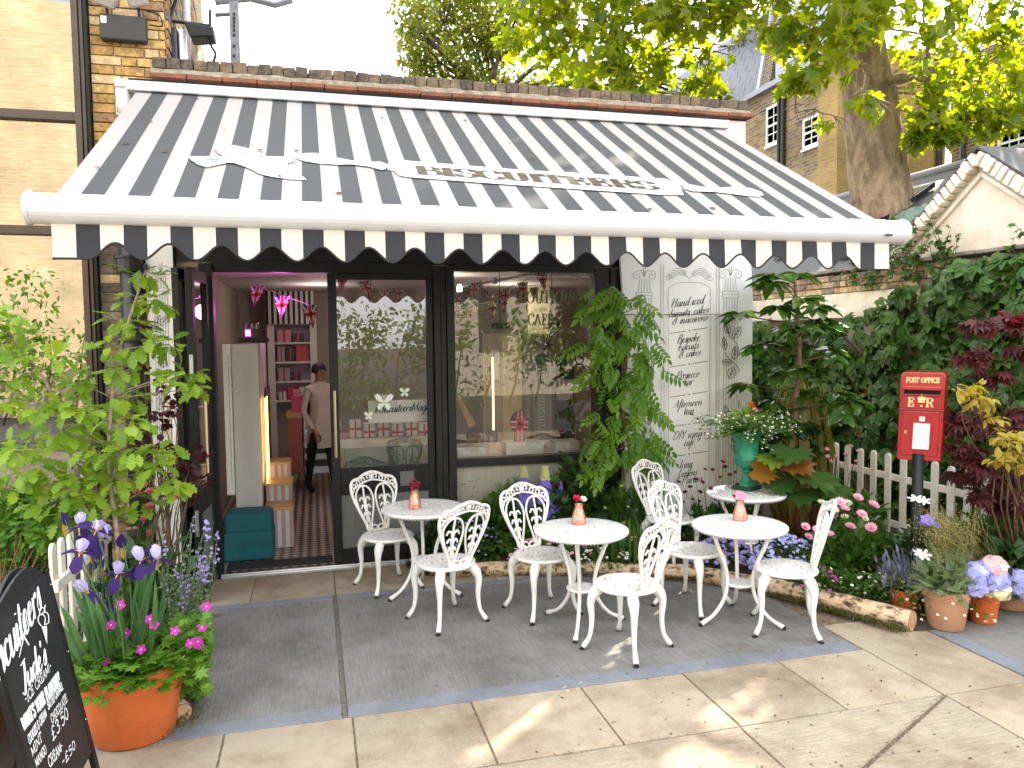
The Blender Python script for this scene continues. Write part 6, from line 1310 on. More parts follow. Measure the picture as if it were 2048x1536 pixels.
# flowering plants: helper for upright stems with blooms at given picture points
def bloomers(name, label, base, dep, pts, tpl, mats, s, leaf=None, lm='green', ln=120, ls=.06, rx=.16, h=.3, stem=.003, face=None, ptname='bloom', gnd=.1):
    t = plant(name, label, 'flower', base); seg = []; fl = []
    for px, py in pts:
        c = DP(px, py, dep+rng.normal()*.04); seg.append(((base[0]+rng.normal()*rx*.4, base[1]+rng.normal()*rx*.3, gnd), c, stem)); fl.append(face_up(c, s*(.8+.35*rng.random()), .35) if face is None else basis(c, rv()*.3+np.array(face[0]), face[1], s))
    stems_part(t, seg, LF['green'] if lm != 'grey' else LF['grey'])
    scatter(tpl, fl, mats, t, ptname, 80)
    if leaf is not None: scatter(leaf, dome((base[0], base[1], gnd), rx, rx, h, ln, ls), LF[lm], t, 'leaf', 30)
    return t
T_LUP = T_join(*[T_xf(FLORET, (.16*(1-.75*k/13)*math.cos(2.4*i+k), .08*0+k/13., .16*(1-.75*k/13)*math.sin(2.4*i+k)), 0, 0, .1*(1-.6*k/13), mi=0 if k < 10 else 1) for k in range(14) for i in range(7)])
for px, py0, py1, lab in ((1049, 935, 1010, 'purple lupin spike with lemon tip beside the bistro chair back'), (1091, 935, 1030, 'tall violet lupin spike with lemon tip in front of the shop window'), (1121, 965, 1020, 'slim violet lupin spike without a lemon tip, lowest of the three')):
    c = W(px, py1, 6.45); e = W(px, py0, 6.45); t = plant('lupin', lab, 'flower', (c[0], 6.45), group='lupins below the shop window'); H = e[2]-c[2]
    scatter(T_LUP, [basis(c, (0, 0, 1), (0, -1, 0), H, 1.0)], [PT['blueviolet'], PT['palelemon'] if py0 < 950 else PT['blueviolet']], t, 'flower_spike', 1)
    stems_part(t, [((c[0], 6.45, .1), c, .006)], LF['green']); scatter(PALM5, dome((c[0], 6.45, .1), .2, .16, .42, 45, .11), LF['green'], t, 'leaf', 30)
def lowmound(name, label, cx, cy, rx, ry, h, n, tpl, lm, s, flowers=None, z=.07, fparts=60):
    t = plant(name, label, 'plant', (cx, cy)); scatter(tpl, dome((cx, cy, z), rx, ry, h, n, s), LF[lm], t, 'leaf', 24)
    if flowers:
        ftp, fm, nf, fs = flowers; fl = []
        for _ in range(nf):
            a = rng.random()*2*PI; e = math.asin(.25+.75*rng.random()); p = (cx+rx*1.02*math.cos(a)*math.cos(e), cy+ry*1.02*math.sin(a)*math.cos(e), z+h*1.06*math.sin(e)); fl.append(face_up(p, fs*(.75+.5*rng.random()), .5))
        scatter(ftp, fl, fm, t, 'bloom', fparts, 'blooms')
    return t
W5 = [PT['white'], M_yel]
lowmound('forget_me_not', 'pale blue forget-me-nots at the foot of the lupins', 1.30, 6.42, .34, .2, .34, 420, OVATE, 'green', .05, (STAR5, [PT['hydr'], M_yel], 90, .014))
lowmound('bed_foliage', 'dark leafy clump between the black door and the lupins', .98, 6.52, .16, .14, .36, 200, OVATE, 'dark', .09)
lowmound('bed_foliage', 'ferny green clump under the shop window', 1.75, 6.5, .34, .18, .62, 560, FERN, 'green', .14)
lowmound('peony_bush', 'dark green peony bush below the window corner', 2.25, 6.46, .36, .2, .8, 620, CUT, 'dark', .12, (ROSE, PT['plum'], 5, .035))
lowmound('bed_foliage', 'leafy green clump around the lupins', 1.52, 6.5, .3, .18, .5, 420, PALM5, 'green', .11)
lowmound('pink_daisies', 'pink and white daisies behind the red and white rose table', 1.95, 6.10, .42, .13, .26, 520, LANCE, 'green', .055, (DAISY, [PT['pinkw'], M_yel], 60, .022))
lowmound('white_daisies', 'small white and lemon daisies behind the birch log', 2.45, 5.92, .34, .14, .24, 420, LANCE, 'green', .05, (DAISY, W5, 60, .017))
lowmound('bed_foliage', 'fine green foliage below the menu board', 2.75, 6.35, .34, .24, .6, 560, FERN, 'green', .12, (DAISY, [PT['palelemon'], M_yel], 14, .02))
lowmound('blue_phlox', 'violet blue phlox behind the gerbera table', 3.25, 5.62, .3, .18, .24, 420, LANCE, 'green', .045, (STAR5, [PT['mauve'], M_yel], 200, .02))
lowmound('blue_lobelia', 'pale violet lobelia cushion near the dahlias', 3.62, 5.30, .3, .22, .3, 420, LANCE, 'green', .045, (STAR5, [PT['hydr'], M_yel], 190, .018))
lowmound('magenta_verbena', 'low magenta and white verbena by the corner chair', 3.60, 4.82, .16, .16, .2, 260, LANCE, 'green', .045, (STAR5, [PT['magenta'], M_yel], 26, .016))
lowmound('bed_foliage', 'dark foliage under the urn table', 3.55, 6.05, .5, .35, .45, 560, CUT, 'dark', .09)
lowmound('bed_foliage', 'leafy clump under the dahlias', 4.05, 5.1, .4, .3, .42, 620, OVATE, 'green', .09)
lowmound('bed_foliage', 'deep green clump around the post box pole', 4.5, 4.75, .4, .3, .45, 620, OVATE, 'dark', .09)
lowmound('bed_foliage', 'leafy clump between post box and acer', 5.0, 4.75, .4, .35, .5, 560, CUT, 'green', .1)
lowmound('bed_foliage', 'fine leaved clump behind the hydrangeas', 5.2, 4.5, .35, .3, .5, 560, FERN, 'green', .12, (DAISY, [PT['magenta'], PT['magenta']], 10, .016))
bloomers('scabious', 'dark red scabious on thin stems below the window', (2.28, 6.45), 6.75, [(1118,875),(1145,930),(1190,882),(1143,870),(1185,940),(1120,905),(1165,925)], POMPON, PT['plum'], .02, FERN, 'green', 60, .1, .14, .4)
bloomers('chocolate_cosmos', 'dark plum flowers on wiry stems before the menu board', (3.25, 5.95), 6.5, [(1358,965),(1370,985),(1380,975),(1392,960),(1400,985),(1410,940),(1405,965),(1422,978),(1440,955),(1450,935),(1460,950),(1470,945),(1365,1005),(1385,1000),(1430,1000),(1445,925),(1398,1003),(1352,985),(1475,970),(1425,940)], POMPON, PT['plum'], .024, LANCE, 'dark', 160, .06, .3, .4)
bloomers('pink_dahlias', 'pink dahlias with pale tips beside the corner chair', (4.05, 5.0), 5.55, [(1715,997),(1746,1012),(1723,1030),(1700,1055),(1742,1057),(1610,1055),(1633,1060),(1680,1005),(1690,1020),(1660,1070),(1616,1075)], POMPON, PT['pinkw'], .046, OVATE, 'green', 260, .08, .34, .5)
bloomers('cream_dahlias', 'cream dahlias above the pink ones', (3.95, 5.2), 5.75, [(1643,1007),(1695,1008),(1730,1038),(1668,1020),(1641,1043),(1690,1035)], POMPON, PT['cream'], .036)
bloomers('foxgloves', 'pink foxglove and tall leafy stems beside the picket fence', (4.85, 5.9), 6.9, [(1655,915),(1672,915),(1690,912),(1704,935),(1712,925),(1700,895),(1716,905),(1660,925),(1654,900)], ROSE, PT['blush'], .034, OVATE, 'green', 110, .12, .2, .42)
bloomers('clematis', 'violet and white clematis at the foot of the post box', (4.55, 4.7), 5.1, [(1855,1040),(1868,1048),(1850,1048)], T_daisy(6, .34, .05, .1, .15), [PT['blueviolet'], M_yel], .045)
bloomers('white_clematis', 'starry white clematis flowers near the post box pole', (4.5, 4.65), 5.0, [(1832,998),(1848,1002),(1838,1108),(1848,1110)], T_daisy(6, .2, .05, .1, .12), [PT['white'], M_yel], .05, OVATE, 'green', 60, .07, .2, .6)
bloomers('poppy', 'orange red poppies peeping past the menu board edge', (4.25, 6.3), 6.9, [(1501,812),(1508,822)], ROSE, PT['coral'], .05)
# airy seed-head grass near the post box
sg = plant('seed_grass', 'airy straw coloured seed grass in front of the picket fence', 'grass', (4.72, 4.55)); seg = []; ms = []
for _ in range(170):
    e = DP(1890+42*rng.normal()*.8, 1040+75*rng.random()-30, 5.1+.1*rng.normal()); b_ = (4.75+rng.normal()*.08, 4.5+rng.normal()*.08, .1); seg.append((b_, e, .0016))
    for k in range(9): q = np.array(e)+rv()*.035*np.array([1, 1, 1.6])-np.array([0, 0, .02*k]); ms.append(basis(q, rv(), rv(), .011))
stems_part(sg, seg, leafmat('straw stem', (.26, .24, .11), (.36, .33, .17)), wob=.1); scatter(OVATE, ms, leafmat('straw seed', (.26, .22, .09), (.38, .32, .14)), sg, 'seed', 0, 'seed_heads')
# airy dark umbels by the door
sg = plant('airy_seed_heads', 'wiry dark seed heads beside the black door post', 'flower', (1.12, 6.5)); seg = []; ms = []
for _ in range(40):
    e = W(895+40*rng.normal(), 985+40*rng.normal(), 6.45); seg.append(((1.12+rng.normal()*.05, 6.5, .1), e, .0012))
    for k in range(7): ms.append(basis(np.array(e)+rv()*.035, rv(), rv(), .012))
stems_part(sg, seg, LF['dark'], wob=.08); scatter(OVATE, ms, M_litter, sg, 'seed', 0, 'seed_heads')
# daisies spilling over the last log
dz = plant('erigeron', 'tiny white daisies spilling over the thick birch log', 'flower', (3.95, 4.35)); ms = []; fl = []
for _ in range(1500):
    t = rng.random(); x, y = 3.55+.75*t+rng.normal()*.07, 4.95-.72*t+rng.normal()*.09; ms.append(basis((x, y, .08+.16*rng.random()), rv()+np.array([-.3, -.3, .5]), rv()+np.array([0, 0, 1]), .035+.03*rng.random()))
for _ in range(150):
    t = rng.random()**.8; x, y = 3.50+.95*t+rng.normal()*.08, 4.85-.72*t+rng.normal()*.08; fl.append(face_up((x, y, .06+.22*rng.random()), .013, .6))
scatter(LANCE, ms, LF['green'], dz, 'leaf', 20); scatter(DAISY, fl, W5, dz, 'bloom', 150)

# terracotta pots
def tmat(n, c, c2): return mat(n, c, .8, col2=c2, vscale=7, bump=.25, bscale=70)
M_tc = tmat('orange terracotta', (.56, .125, .022), (.46, .10, .02)); M_tcp = tmat('weathered terracotta', (.42, .22, .12), (.34, .19, .115))
def pot(label, x, y, r, h, m_, rim=True, group='terracotta pots'):
    t = thing('terracotta_pot', label, 'pot', (x, y, 0), group=group)
    part('body', m_, t, lambda b: b.lathe([(0, .004), (r*.74, .004), (r*.78, .012), (r*.96, h*.80), (r*.965, h*.82)], 36, (x, y, 0)), smooth=True)
    part('rim', m_, t, lambda b: b.lathe([(r*.955, h*.79), (r*1.0, h*.80), (r*1.02, h*.86), (r*1.0, h*.875), (r*1.025, h*.89), (r*1.04, h*.985), (r*1.025, h), (r*.95, h), (r*.93, h*.9), (0, h*.88)], 40, (x, y, 0)), smooth=False)
    part('compost', M_soil, t, lambda b: b.lathe([(r*.93, h*.905), (r*.5, h*.925), (0, h*.93)], 16, (x, y, 0)), smooth=True)
    return t
pot('weathered small terracotta pot of lavender by the log end', 4.03, 4.46, .10, .19, M_tc)
pot('wide weathered terracotta pot of silvery artemisia', 4.12, 4.19, .145, .27, M_tcp)
pot('orange terracotta pot of blue hydrangeas', 4.44, 4.20, .105, .22, M_tc)
pot('pale terracotta pot of blue hydrangea at the end of the row', 4.86, 4.38, .15, .24, M_tcp)
lv = plant('lavender', 'dark lavender bush growing in a small terracotta pot', 'plant', (4.03, 4.46)); seg = []; ms = []
for _ in range(170):
    a = rng.random()*6.28; r = rng.random()**.5; e = np.array([4.03+.2*r*math.cos(a), 4.46+.18*r*math.sin(a), .40-.1*r+.05*rng.normal()]); seg.append(((4.03+.06*r*math.cos(a), 4.46+.06*r*math.sin(a), .18), e, .0022)); ms.append(basis(e-np.array([0, 0, .03]), np.array([.2*math.cos(a)*r, .2*math.sin(a)*r, 1]), rv(), .07, .9))
stems_part(lv, seg, LF['grey'], wob=.06); scatter(LANCE, ms, PT['lav'], lv, 'flower_spike', 80, 'flower_spikes'); scatter(LANCE, dome((4.03, 4.46, .18), .19, .17, .16, 420, .045), LF['grey'], lv, 'leaf', 0)
at_ = plant('artemisia', 'silvery ferny artemisia in a wide weathered pot', 'plant', (4.12, 4.19)); scatter(FERN, dome((4.14, 4.2, .24), .2, .17, .27, 330, .11), leafmat('silver leaf', (.16, .24, .13), (.26, .32, .2)), at_, 'leaf', 60); scatter(DAISY, [face_up((4.12+.17*rng.normal(), 4.09-.08*rng.random(), .12+.2*rng.random()), .010) for _ in range(12)], W5, at_, 'bloom', 22)
def hydr(label, x, y, z, heads):
    t = plant('hydrangea', label, 'plant', (x, y), group='hydrangeas in terracotta pots'); scatter(OVATE, dome((x, y, z), .17, .15, .2, 46, .13), LF['dark'], t, 'leaf', 46)
    for px, py, r, m_ in heads:
        c = DP(px, py, y*.968+x*.25-.1); fl = []; rr = r*1.3*5.1/F_PX
        for k in range(90):
            ph = math.acos(1-1.7*(k+.5)/90); a = 2.4*k; n_ = np.array([math.sin(ph)*math.cos(a), math.sin(ph)*math.sin(a), math.cos(ph)]); n_ = np.array([n_[0], n_[1]-.0, n_[2]]); fl.append(basis(c+n_*rr*(.92+.12*rng.random()), np.cross(n_, rv()), n_+rv()*.5, .024+.006*rng.random()))
        h_ = part('flower_head', m_, t, lambda b: b.lathe([(rr*.1, -rr*.5), (rr*.6, -rr*.3), (rr*.72, 0), (rr*.58, rr*.42), (.001, rr*.72)], 12, tuple(c)), smooth=True)
        o = scatter(FLORET, fl, m_, t, 'floret', 0, 'florets'); o.parent = h_
    stems_part(t, [((x, y, z), DP(px, py, y*.968+x*.25-.1), .005) for px, py, r, m_ in heads], LF['green'])
hydr('lilac blue and lemon hydrangea heads in the orange pot', 4.44, 4.20, .2, [(1955,1150,20,PT['hydr']),(1990,1160,20,PT['hydr']),(1952,1172,16,PT['hydr']),(1995,1178,17,PT['cream']),(1988,1135,17,PT['blush'])])
hydr('lilac blue hydrangea heads at the end of the pot row', 4.86, 4.38, .22, [(2032,1165,20,PT['hydr']),(2055,1180,20,PT['hydr'])])
# trailing plants in the urn
ur = plant('urn_planting', 'fine white flowered trailing plant and ferny green in the urn', 'plant', (UX, UY)); ur.location.z = rim_z; rz_ = rim_z; ms = []; seg = []; fl = []
for _ in range(150):
    a = rng.random()*6.28; L = .12+.3*rng.random(); e = np.array([UX+L*math.cos(a)*1.15, UY+L*math.sin(a), rz_+.16*rng.random()-.12*(L > .28)*rng.random()]); seg.append(((UX, UY, rz_-.02), e, .0015))
    for k in range(9): t = .25+.75*k/8; ms.append(basis(np.array((UX, UY, rz_))*(1-t)+e*t+rv()*.012, rv()+np.array([math.cos(a), math.sin(a), .2]), rv()+np.array([0, 0, 1]), .03+.025*rng.random()))
    if rng.random() < .6: fl += [face_up(e+rv()*.03, .009) for _ in range(3)]
stems_part(ur, seg, LF['green']); scatter(LANCE, ms, LF['green'], ur, 'leaf', 0); scatter(STAR5, fl, W5, ur, 'bloom', 60, 'blooms'); scatter(FERN, dome((UX, UY, rz_-.02), .17, .15, .2, 60, .12), LF['lime'], ur, 'frond', 40)
# ------------------------------------------------------------------ left corner: large pot, oak saplings, roses, sign board
PX0, PY0 = -.935, 4.17
bp_ = pot('large orange terracotta pot of irises and geraniums', PX0, PY0, .25, .385, M_tc, group=None)
pz = .34
T_IRIS = T_join(*[T_xf(T_leaf([(0, .06), (.35, .34), (.75, .42), (1, .08)], .15, -.55), rz=2*PI*i/3, rx=.95, mi=0) for i in range(3)], *[T_xf(T_leaf([(0, .08), (.4, .3), (.8, .42), (1, .1)], -.1, 1.1), rz=2*PI*i/3+1.05, rx=.25, mi=1) for i in range(3)], *[T_xf(T_leaf([(0, .04), (.5, .1), (.8, .02)], .1, .6), (0, 0, .03), 2*PI*i/3+1.05, .3, .5, mi=2) for i in range(3)])
ir = plant('irises', 'lilac and deep purple bearded irises in the large terracotta pot', 'flower', (PX0, PY0)); seg = []; fl = []; bd = []; ms = []
for px, py in ((163,1052),(192,1060),(236,1148),(176,1183),(207,1208),(314,1118),(160,1105),(283,1122),(200,1075)):
    c = W(px, py, 4.22+.06*rng.normal()); seg.append(((PX0+.06*rng.normal()-.06, PY0+.05*rng.normal(), pz), c, .006)); fl.append(basis(c, rv()*.5+np.array([.6, -.3, 0]), (rng.normal()*.12, -.35, 1), .066+.012*rng.random()))
for px, py in ((130,1040),(185,1095),(205,1130),(185,1130),(230,1090),(300,1105),(245,1085)):
    c = W(px, py, 4.25); seg.append(((PX0+.05*rng.normal()-.05, PY0, pz), c, .005)); bd.append(basis(c-np.array([0, 0, .03]), (rng.normal()*.15, 0, 1), rv(), .075, 1.4))
stems_part(ir, seg, LF['blue'], wob=.06); scatter(T_IRIS, fl, [PT['lilac'], PT['purple'], M_yel], ir, 'bloom', 20); scatter(OVATE, bd, PT['purple'], ir, 'bud', 20); scatter(OVATE, [basis(a[:3, 3]-np.array([0, 0, .06]), (0, 0, 1), rv(), .08, .8) for a in fl+bd], leafmat('papery spathe', (.34, .22, .09), (.45, .33, .16)), ir, 'spathe', 20)
for _ in range(46):
    a = rng.random()*6.28; r = .15*rng.random()**.5; ms.append(basis((PX0-.05+r*math.cos(a), PY0+r*math.sin(a), pz-.02), np.array([.35*math.cos(a)+.1*rng.normal(), .3*math.sin(a), 1]), np.array([math.cos(a+1.3), math.sin(a+1.3), .1]), .30+.26*rng.random(), .72))
scatter(SWORD, ms, LF['blue'], ir, 'sword_leaf', 46)
ge = plant('cranesbill', 'magenta cranesbill trailing over the terracotta pot rim', 'flower', (PX0, PY0)); ms = []; fl = []; seg = []
for _ in range(430):
    a = rng.random()*6.28; r = .04+.27*rng.random()**.6; p = np.array([PX0+r*math.cos(a)*1.05+.03, PY0+r*math.sin(a), pz+.03+.12*rng.random()*(1.1-r)-max(0, r-.25)*1.2]); ms.append(basis(p, np.array([math.cos(a), math.sin(a), .2])+rv()*.6, np.array([0, -.2, 1.])+rv()*.4, .05+.035*rng.random(), 1.25)); seg.append(((PX0+.4*r*math.cos(a), PY0+.4*r*math.sin(a), pz), p, .0018))
for px, py in ((222,1250),(252,1266),(308,1249),(211,1322),(282,1299),(413,1213),(404,1255),(398,1290),(381,1286),(240,1210),(300,1238),(350,1262),(396,1283)):
    c = W(px, py, 4.02+.03*rng.normal()); fl.append(basis(c, rv()*.3+np.array([1, 0, 0]), (rng.normal()*.3, -1, .5), .026)); seg.append(((PX0+.08*rng.normal(), PY0-.05, pz+.03), c, .0018))
for _ in range(240):
    p = W(345+70*rng.random(), 1235+150*rng.random()**1.2, 4.25+.12*rng.normal()); p[2] = max(.04, p[2]); ms.append(basis(p, rv()+np.array([.5, -.2, 0]), np.array([0, -.3, 1.])+rv()*.5, .045+.03*rng.random(), 1.2))
stems_part(ge, seg, LF['lime']); scatter(CUT, ms, LF['bush'], ge, 'leaf', 280); scatter(STAR5, fl, [PT['magenta'], PT['white']], ge, 'bloom', 20)
ct = plant('catmint', 'grey green catmint with small lilac flowers leaning to the doorway', 'flower', (-.78, 4.45)); seg = []; ms = []; fl = []
for _ in range(46):
    px = 320+120*rng.random(); py = 1035+150*rng.random()+(px < 370)*30; e = W(px, py, 4.5+.1*rng.normal()); b_ = np.array([-.80+.06*rng.normal(), 4.5+.06*rng.normal(), .08]); seg.append((b_, e, .0025))
    for k in range(14): t = .3+.7*k/13; q = b_+(e-b_)*t+rv()*.008; ms.append(basis(q, rv()+np.array([0, 0, .5]), rv()+np.array([0, 0, 1]), .032*(1.2-t*.6)))
    if rng.random() < .6:
        for k in range(7): fl.append(face_up(e-np.array([0, 0, .016*k])+rv()*.012, .009, 1.))
stems_part(ct, seg, LF['grey'], wob=.08); scatter(OVATE, ms, LF['grey'], ct, 'leaf', 0); scatter(FLORET, fl, PT['mauve'], ct, 'floret', 0, 'florets')
# roses and foxglove bells
rs = bloomers('rose_bush', 'pink rose bush behind the irises', (-1.02, 5.0), 4.72, [(353,997),(298,1070),(287,975),(300,985),(275,985),(376,992),(345,988),(300,1015),(290,1040)], ROSE, PT['rose'], .044, OVATE, 'dark', 150, .11, .3, .75, gnd=.1)
bloomers('peach_foxglove', 'peach foxglove bells behind the irises', (-1.12, 4.9), 4.6, [(260,1045),(258,1085),(262,1095),(255,1035),(270,1060),(258,1060),(215,1045)], ROSE, PT['blush'], .024, OVATE, 'green', 80, .1, .24, .5)
# oak saplings
okp = lambda px, py, Y=4.95: W(px, py, Y)
OC = [(290,548,34),(270,600,30),(310,600,32),(240,640,22),(275,655,26),(235,692,34),(295,690,42),(340,690,26),(370,752,34),(395,775,26),(330,760,26),(220,740,40),(160,765,36),(265,790,26),(80,805,40),(150,815,40),(230,815,40),(100,870,44),(170,860,46),(240,850,38),(60,935,46),(140,940,50),(220,930,46),(300,925,44),(345,965,30),(110,1000,44),(190,1000,46),(260,1000,40),(30,965,36),(320,900,30),(60,890,30),(190,900,40),(90,960,40),(160,975,40),(230,965,40),(130,1030,34),(200,1035,30),(260,900,34),(20,900,34)]
o1 = plant('oak_sapling', 'bright green oak sapling in front of the black drainpipe', 'tree', (-1.15, 4.95)); ms = []; seg = []
tk = crom([(-1.15, 4.95, .05), tuple(okp(235, 1080)), tuple(okp(218, 940)), tuple(okp(222, 820)), tuple(okp(240, 700)), tuple(okp(275, 590)), tuple(okp(292, 540))], 5)
part('trunk', M_twig, o1, lambda b: b.tube([tuple(p) for p in tk], list(np.linspace(.016, .005, len(tk))), 7), smooth=True)
def oak_sprays(OC, tk, seg, Y=4.9, n=.85):
    ms = []
    for px, py, r in OC:
        c = okp(px, py, Y+.14*rng.normal()); rr = r*4.6/F_PX; k = min(range(len(tk)), key=lambda i: np.linalg.norm(tk[i]-c)+.4*max(0, tk[i][2]-c[2]+.1)); seg.append((tk[k], c, .004))
        for _ in range(int((5+r*.42)*n)):
            u = rv()*rr*rng.random()**.5; u[2] *= .45; ms.append(basis(c+u, u/rr*.8+rv()*.45+np.array([0, -.25, -.15]), np.array([0, -.3, 1.])+rv()*.4, .075+.055*rng.random()))
    return ms
ms = oak_sprays(OC, tk, seg); stems_part(o1, seg, M_twig, name='twigs'); scatter(OAK, ms, LF['oak'], o1, 'leaf', 300)
o2 = plant('oak_sapling', 'second oak sapling leaning left in front of the bronze window', 'tree', (-1.35, 5.0)); seg = []
tk2 = crom([(-1.35, 5.0, .05), tuple(okp(165, 1000)), tuple(okp(130, 880)), tuple(okp(105, 790)), tuple(okp(60, 720)), tuple(okp(12, 668)), tuple(okp(-30, 620))], 5)
part('trunk', M_twig, o2, lambda b: b.tube([tuple(p) for p in tk2], list(np.linspace(.013, .005, len(tk2))), 7), smooth=True)
ms = oak_sprays([(20,635,30),(35,665,22),(0,690,30),(40,710,18),(105,715,24),(30,750,16),(-20,640,40),(-10,800,30)], tk2, seg); stems_part(o2, seg, M_twig, name='twigs'); scatter(OAK, ms, LF['oak'], o2, 'leaf', 90)
shrub('copper_beech', 'dark copper beech twigs against the white pilaster board', 'shrub', [(280,735,18),(295,650,12),(330,775,14),(345,795,16),(320,830,18),(345,820,14),(285,840,26),(280,870,26),(330,850,16),(320,890,22),(355,905,20),(345,930,26),(380,935,22),(400,905,18),(330,950,26),(370,960,26),(395,960,20),(310,935,18),(355,985,22),(385,990,22)], 5.15, ROUND, LF['beech'], .05, 15, (-1.02, 5.35, .1), 160, droop=.25)
shrub('evergreen_bush', 'dense small leaved evergreen bush behind the sign board', 'shrub', [(10,1000,40),(50,1010,40),(90,1020,36),(20,1050,44),(70,1060,40),(100,1075,30),(30,1100,44),(80,1110,34),(-20,1040,50),(-10,1110,50),(50,1140,40),(110,1040,22),(20,1150,40),(-30,1160,50),(60,985,26)], 4.75, OBOV, LF['bush'], .065, 140, (-1.75, 4.7, .1), 300, droop=-.2, layer=.9)
lowmound('bed_foliage', 'leafy undergrowth between picket fence and doorway', -1.15, 5.35, .3, .35, .6, 420, OVATE, 'dark', .09)
lowmound('bed_foliage', 'leafy undergrowth behind the left picket fence', -1.65, 4.9, .3, .4, .55, 420, OVATE, 'green', .08)
pb = thing('pink_label', 'small magenta plant label lying beside the pot', 'label', tuple(G(430, 1228, .02)))
q = G(428, 1228, .02); part('card', mat('magenta card', (.55, .02, .2), .6), pb, lambda b: b.box((q[0], q[1], .03), (.11, .05, .004), Matrix.Rotation(-.3, 3, 'X') @ Matrix.Rotation(.3, 3, 'Z')))
# ------------------------------------------------------------------ chalk sign board
BX = lambda z: -.989-.181*z
sb = thing('chalkboard', 'black A-frame chalkboard lettered in white at the paving edge', 'sign', (-1.1, 3.42, 0))
M_chalkb = mat('chalkboard black', (.012, .012, .014), .5, col2=(.03, .032, .036), vscale=5, ramp=(.5, .8))
bn = np.array([1., 0, .181]); bn /= np.linalg.norm(bn); Y0b, Y1b = 3.10, 3.735
arch = lambda y: 1.0+.07*math.sin(PI*(y-Y0b)/(Y1b-Y0b))-.02*math.cos(2*PI*(y-Y0b)/(Y1b-Y0b))
def panel(b, sgn=1, off=0., z0=.15):
    ys = np.linspace(Y0b, Y1b, 17); f = (lambda z: BX(z)) if sgn > 0 else (lambda z: -1.36+.181*z)
    pr = [(f(z0)+off, Y0b, z0), (f(z0)+off, Y1b, z0)]+[(f(arch(y)-.0)+off, y, arch(y)) for y in ys[::-1]]
    b.prism(pr, (-.012*sgn, 0, 0))
part('front_panel', M_chalkb, sb, lambda b: panel(b), bevel=.002); part('back_panel', M_chalkb, sb, lambda b: panel(b, -1), bevel=.002)
for y in (Y0b, Y1b):
    for sgn in (1, -1):
        f = (lambda z: BX(z)+.004) if sgn > 0 else (lambda z: -1.364+.181*z)
        part('leg', M_black, sb, lambda b: b.prism([(f(0), y-.02, 0), (f(0), y+.02, 0), (f(1.0), y+.02, 1.0), (f(1.0), y-.02, 1.0)], (-.024*sgn, 0, 0)), bevel=.003)
part('rivet', M_alu, sb, lambda b: [b.lathe([(.0, .0), (.005, .0), (.004, .004), (0, .005)], 8, (BX(z)+.004, Y1b-.0, z)) for z in (.93, .62, .3)])
M_chalk = mat('white chalk paint', (.8, .82, .84), .8, var=.06, vscale=60)
BPx = lambda px, py: PLN(px, py, (BX(0), 0, 0), bn)+bn*.002
upb = np.array([-.181, 0, 1.]); upb /= np.linalg.norm(upb)
def chalk(b, s, font, a, e, hk, mode='script', wmin=.12, wmax=.3, slant=.25, track=0.):
    p0, p1 = BPx(*a), BPx(*e); L = np.linalg.norm(p1-p0); ux = (p1-p0)/L; k = text_width(font, s)+track*len(s); h = hk; xs = L/(k*h)
    write(b, s, font, lambda u, v: p0+ux*u+upb*v, 0, 0, h, slant=slant*xs, wmin=wmin, wmax=wmax, mode=mode, xs=xs, track=track)
def chalk_all(b):
    p0 = BPx(84, 1213); p1 = BPx(18, 1325); d = (p1-p0)/6.2          # the word starts beyond the near edge of the view
    st = p0+d*9.6
    L = np.linalg.norm(p0-st); ux = (p0-st)/L; s = 'Biscuiteers'; h = .08; xs = L/(text_width(SCRIPT, s)*h)
    write(b, s, SCRIPT, lambda u, v: st+ux*u+upb*v, 0, 0, h, slant=.2, wmin=.12, wmax=.33, xs=xs)
    chalk(b, 'X', SCRIPT, (36, 1316), (62, 1285), .05, wmin=.08, wmax=.28)
    chalk(b, "Jude's", SCRIPT, (44, 1388), (94, 1324), .052, wmin=.16, wmax=.4)
    chalk(b, '-ICE CREAM!-', CAPS, (51, 1409), (103, 1338), .034, 'mono', .05, .12, .1)
    chalk(b, "WHAT'S YOUR FLAVOUR?", CAPS, (47, 1463), (121, 1366), .052, 'roman', .1, .24, .05)
    chalk(b, 'COOKIES & CREAM', CAPS, (58, 1490), (93, 1432), .034, 'mono', .05, .12, .1)
    chalk(b, 'SALTED CARAMEL', CAPS, (96, 1420), (126, 1377), .034, 'mono', .05, .12, .1)
    chalk(b, 'CHOCOLATE', CAPS, (103, 1448), (134, 1402), .034, 'mono', .05, .12, .1)
    chalk(b, '\u00a33.50', CAPS, (104, 1483), (137, 1434), .05, 'mono', .05, .12, .1)
    chalk(b, 'MINT', CAPS, (64, 1515), (84, 1480), .034, 'mono', .05, .12, .1); chalk(b, 'MANGO', CAPS, (72, 1536), (93, 1505), .034, 'mono', .05, .12, .1)
    chalk(b, 'CREAM-', CAPS, (98, 1536), (126, 1499), .04, 'mono', .05, .12, .1); chalk(b, '-\u00a350', CAPS, (125, 1535), (151, 1495), .036, 'mono', .05, .12, .1)
part('lettering', M_chalk, sb, chalk_all)
cc = lambda pts: [BPx(x/3.69, 1120+y/3.69) for x, y in pts]
def cone(b):
    Q = lambda u, v: BPx(u/3.69, 1120-v/3.69)
    b.add(cc([(302, 490), (342, 488), (345, 625)]), [(0, 1, 2)])
    lines(b, [[(300, -488), (278, -450), (285, -410), (310, -400), (330, -430), (325, -480)], [(325, -480), (355, -460), (350, -400), (320, -385), (300, -410)], [(290, -405), (288, -370), (310, -352), (328, -370), (322, -392)], [(322, -392), (330, -330)]], 7, Q)
part('ice_cream_drawing', M_chalk, sb, cone)
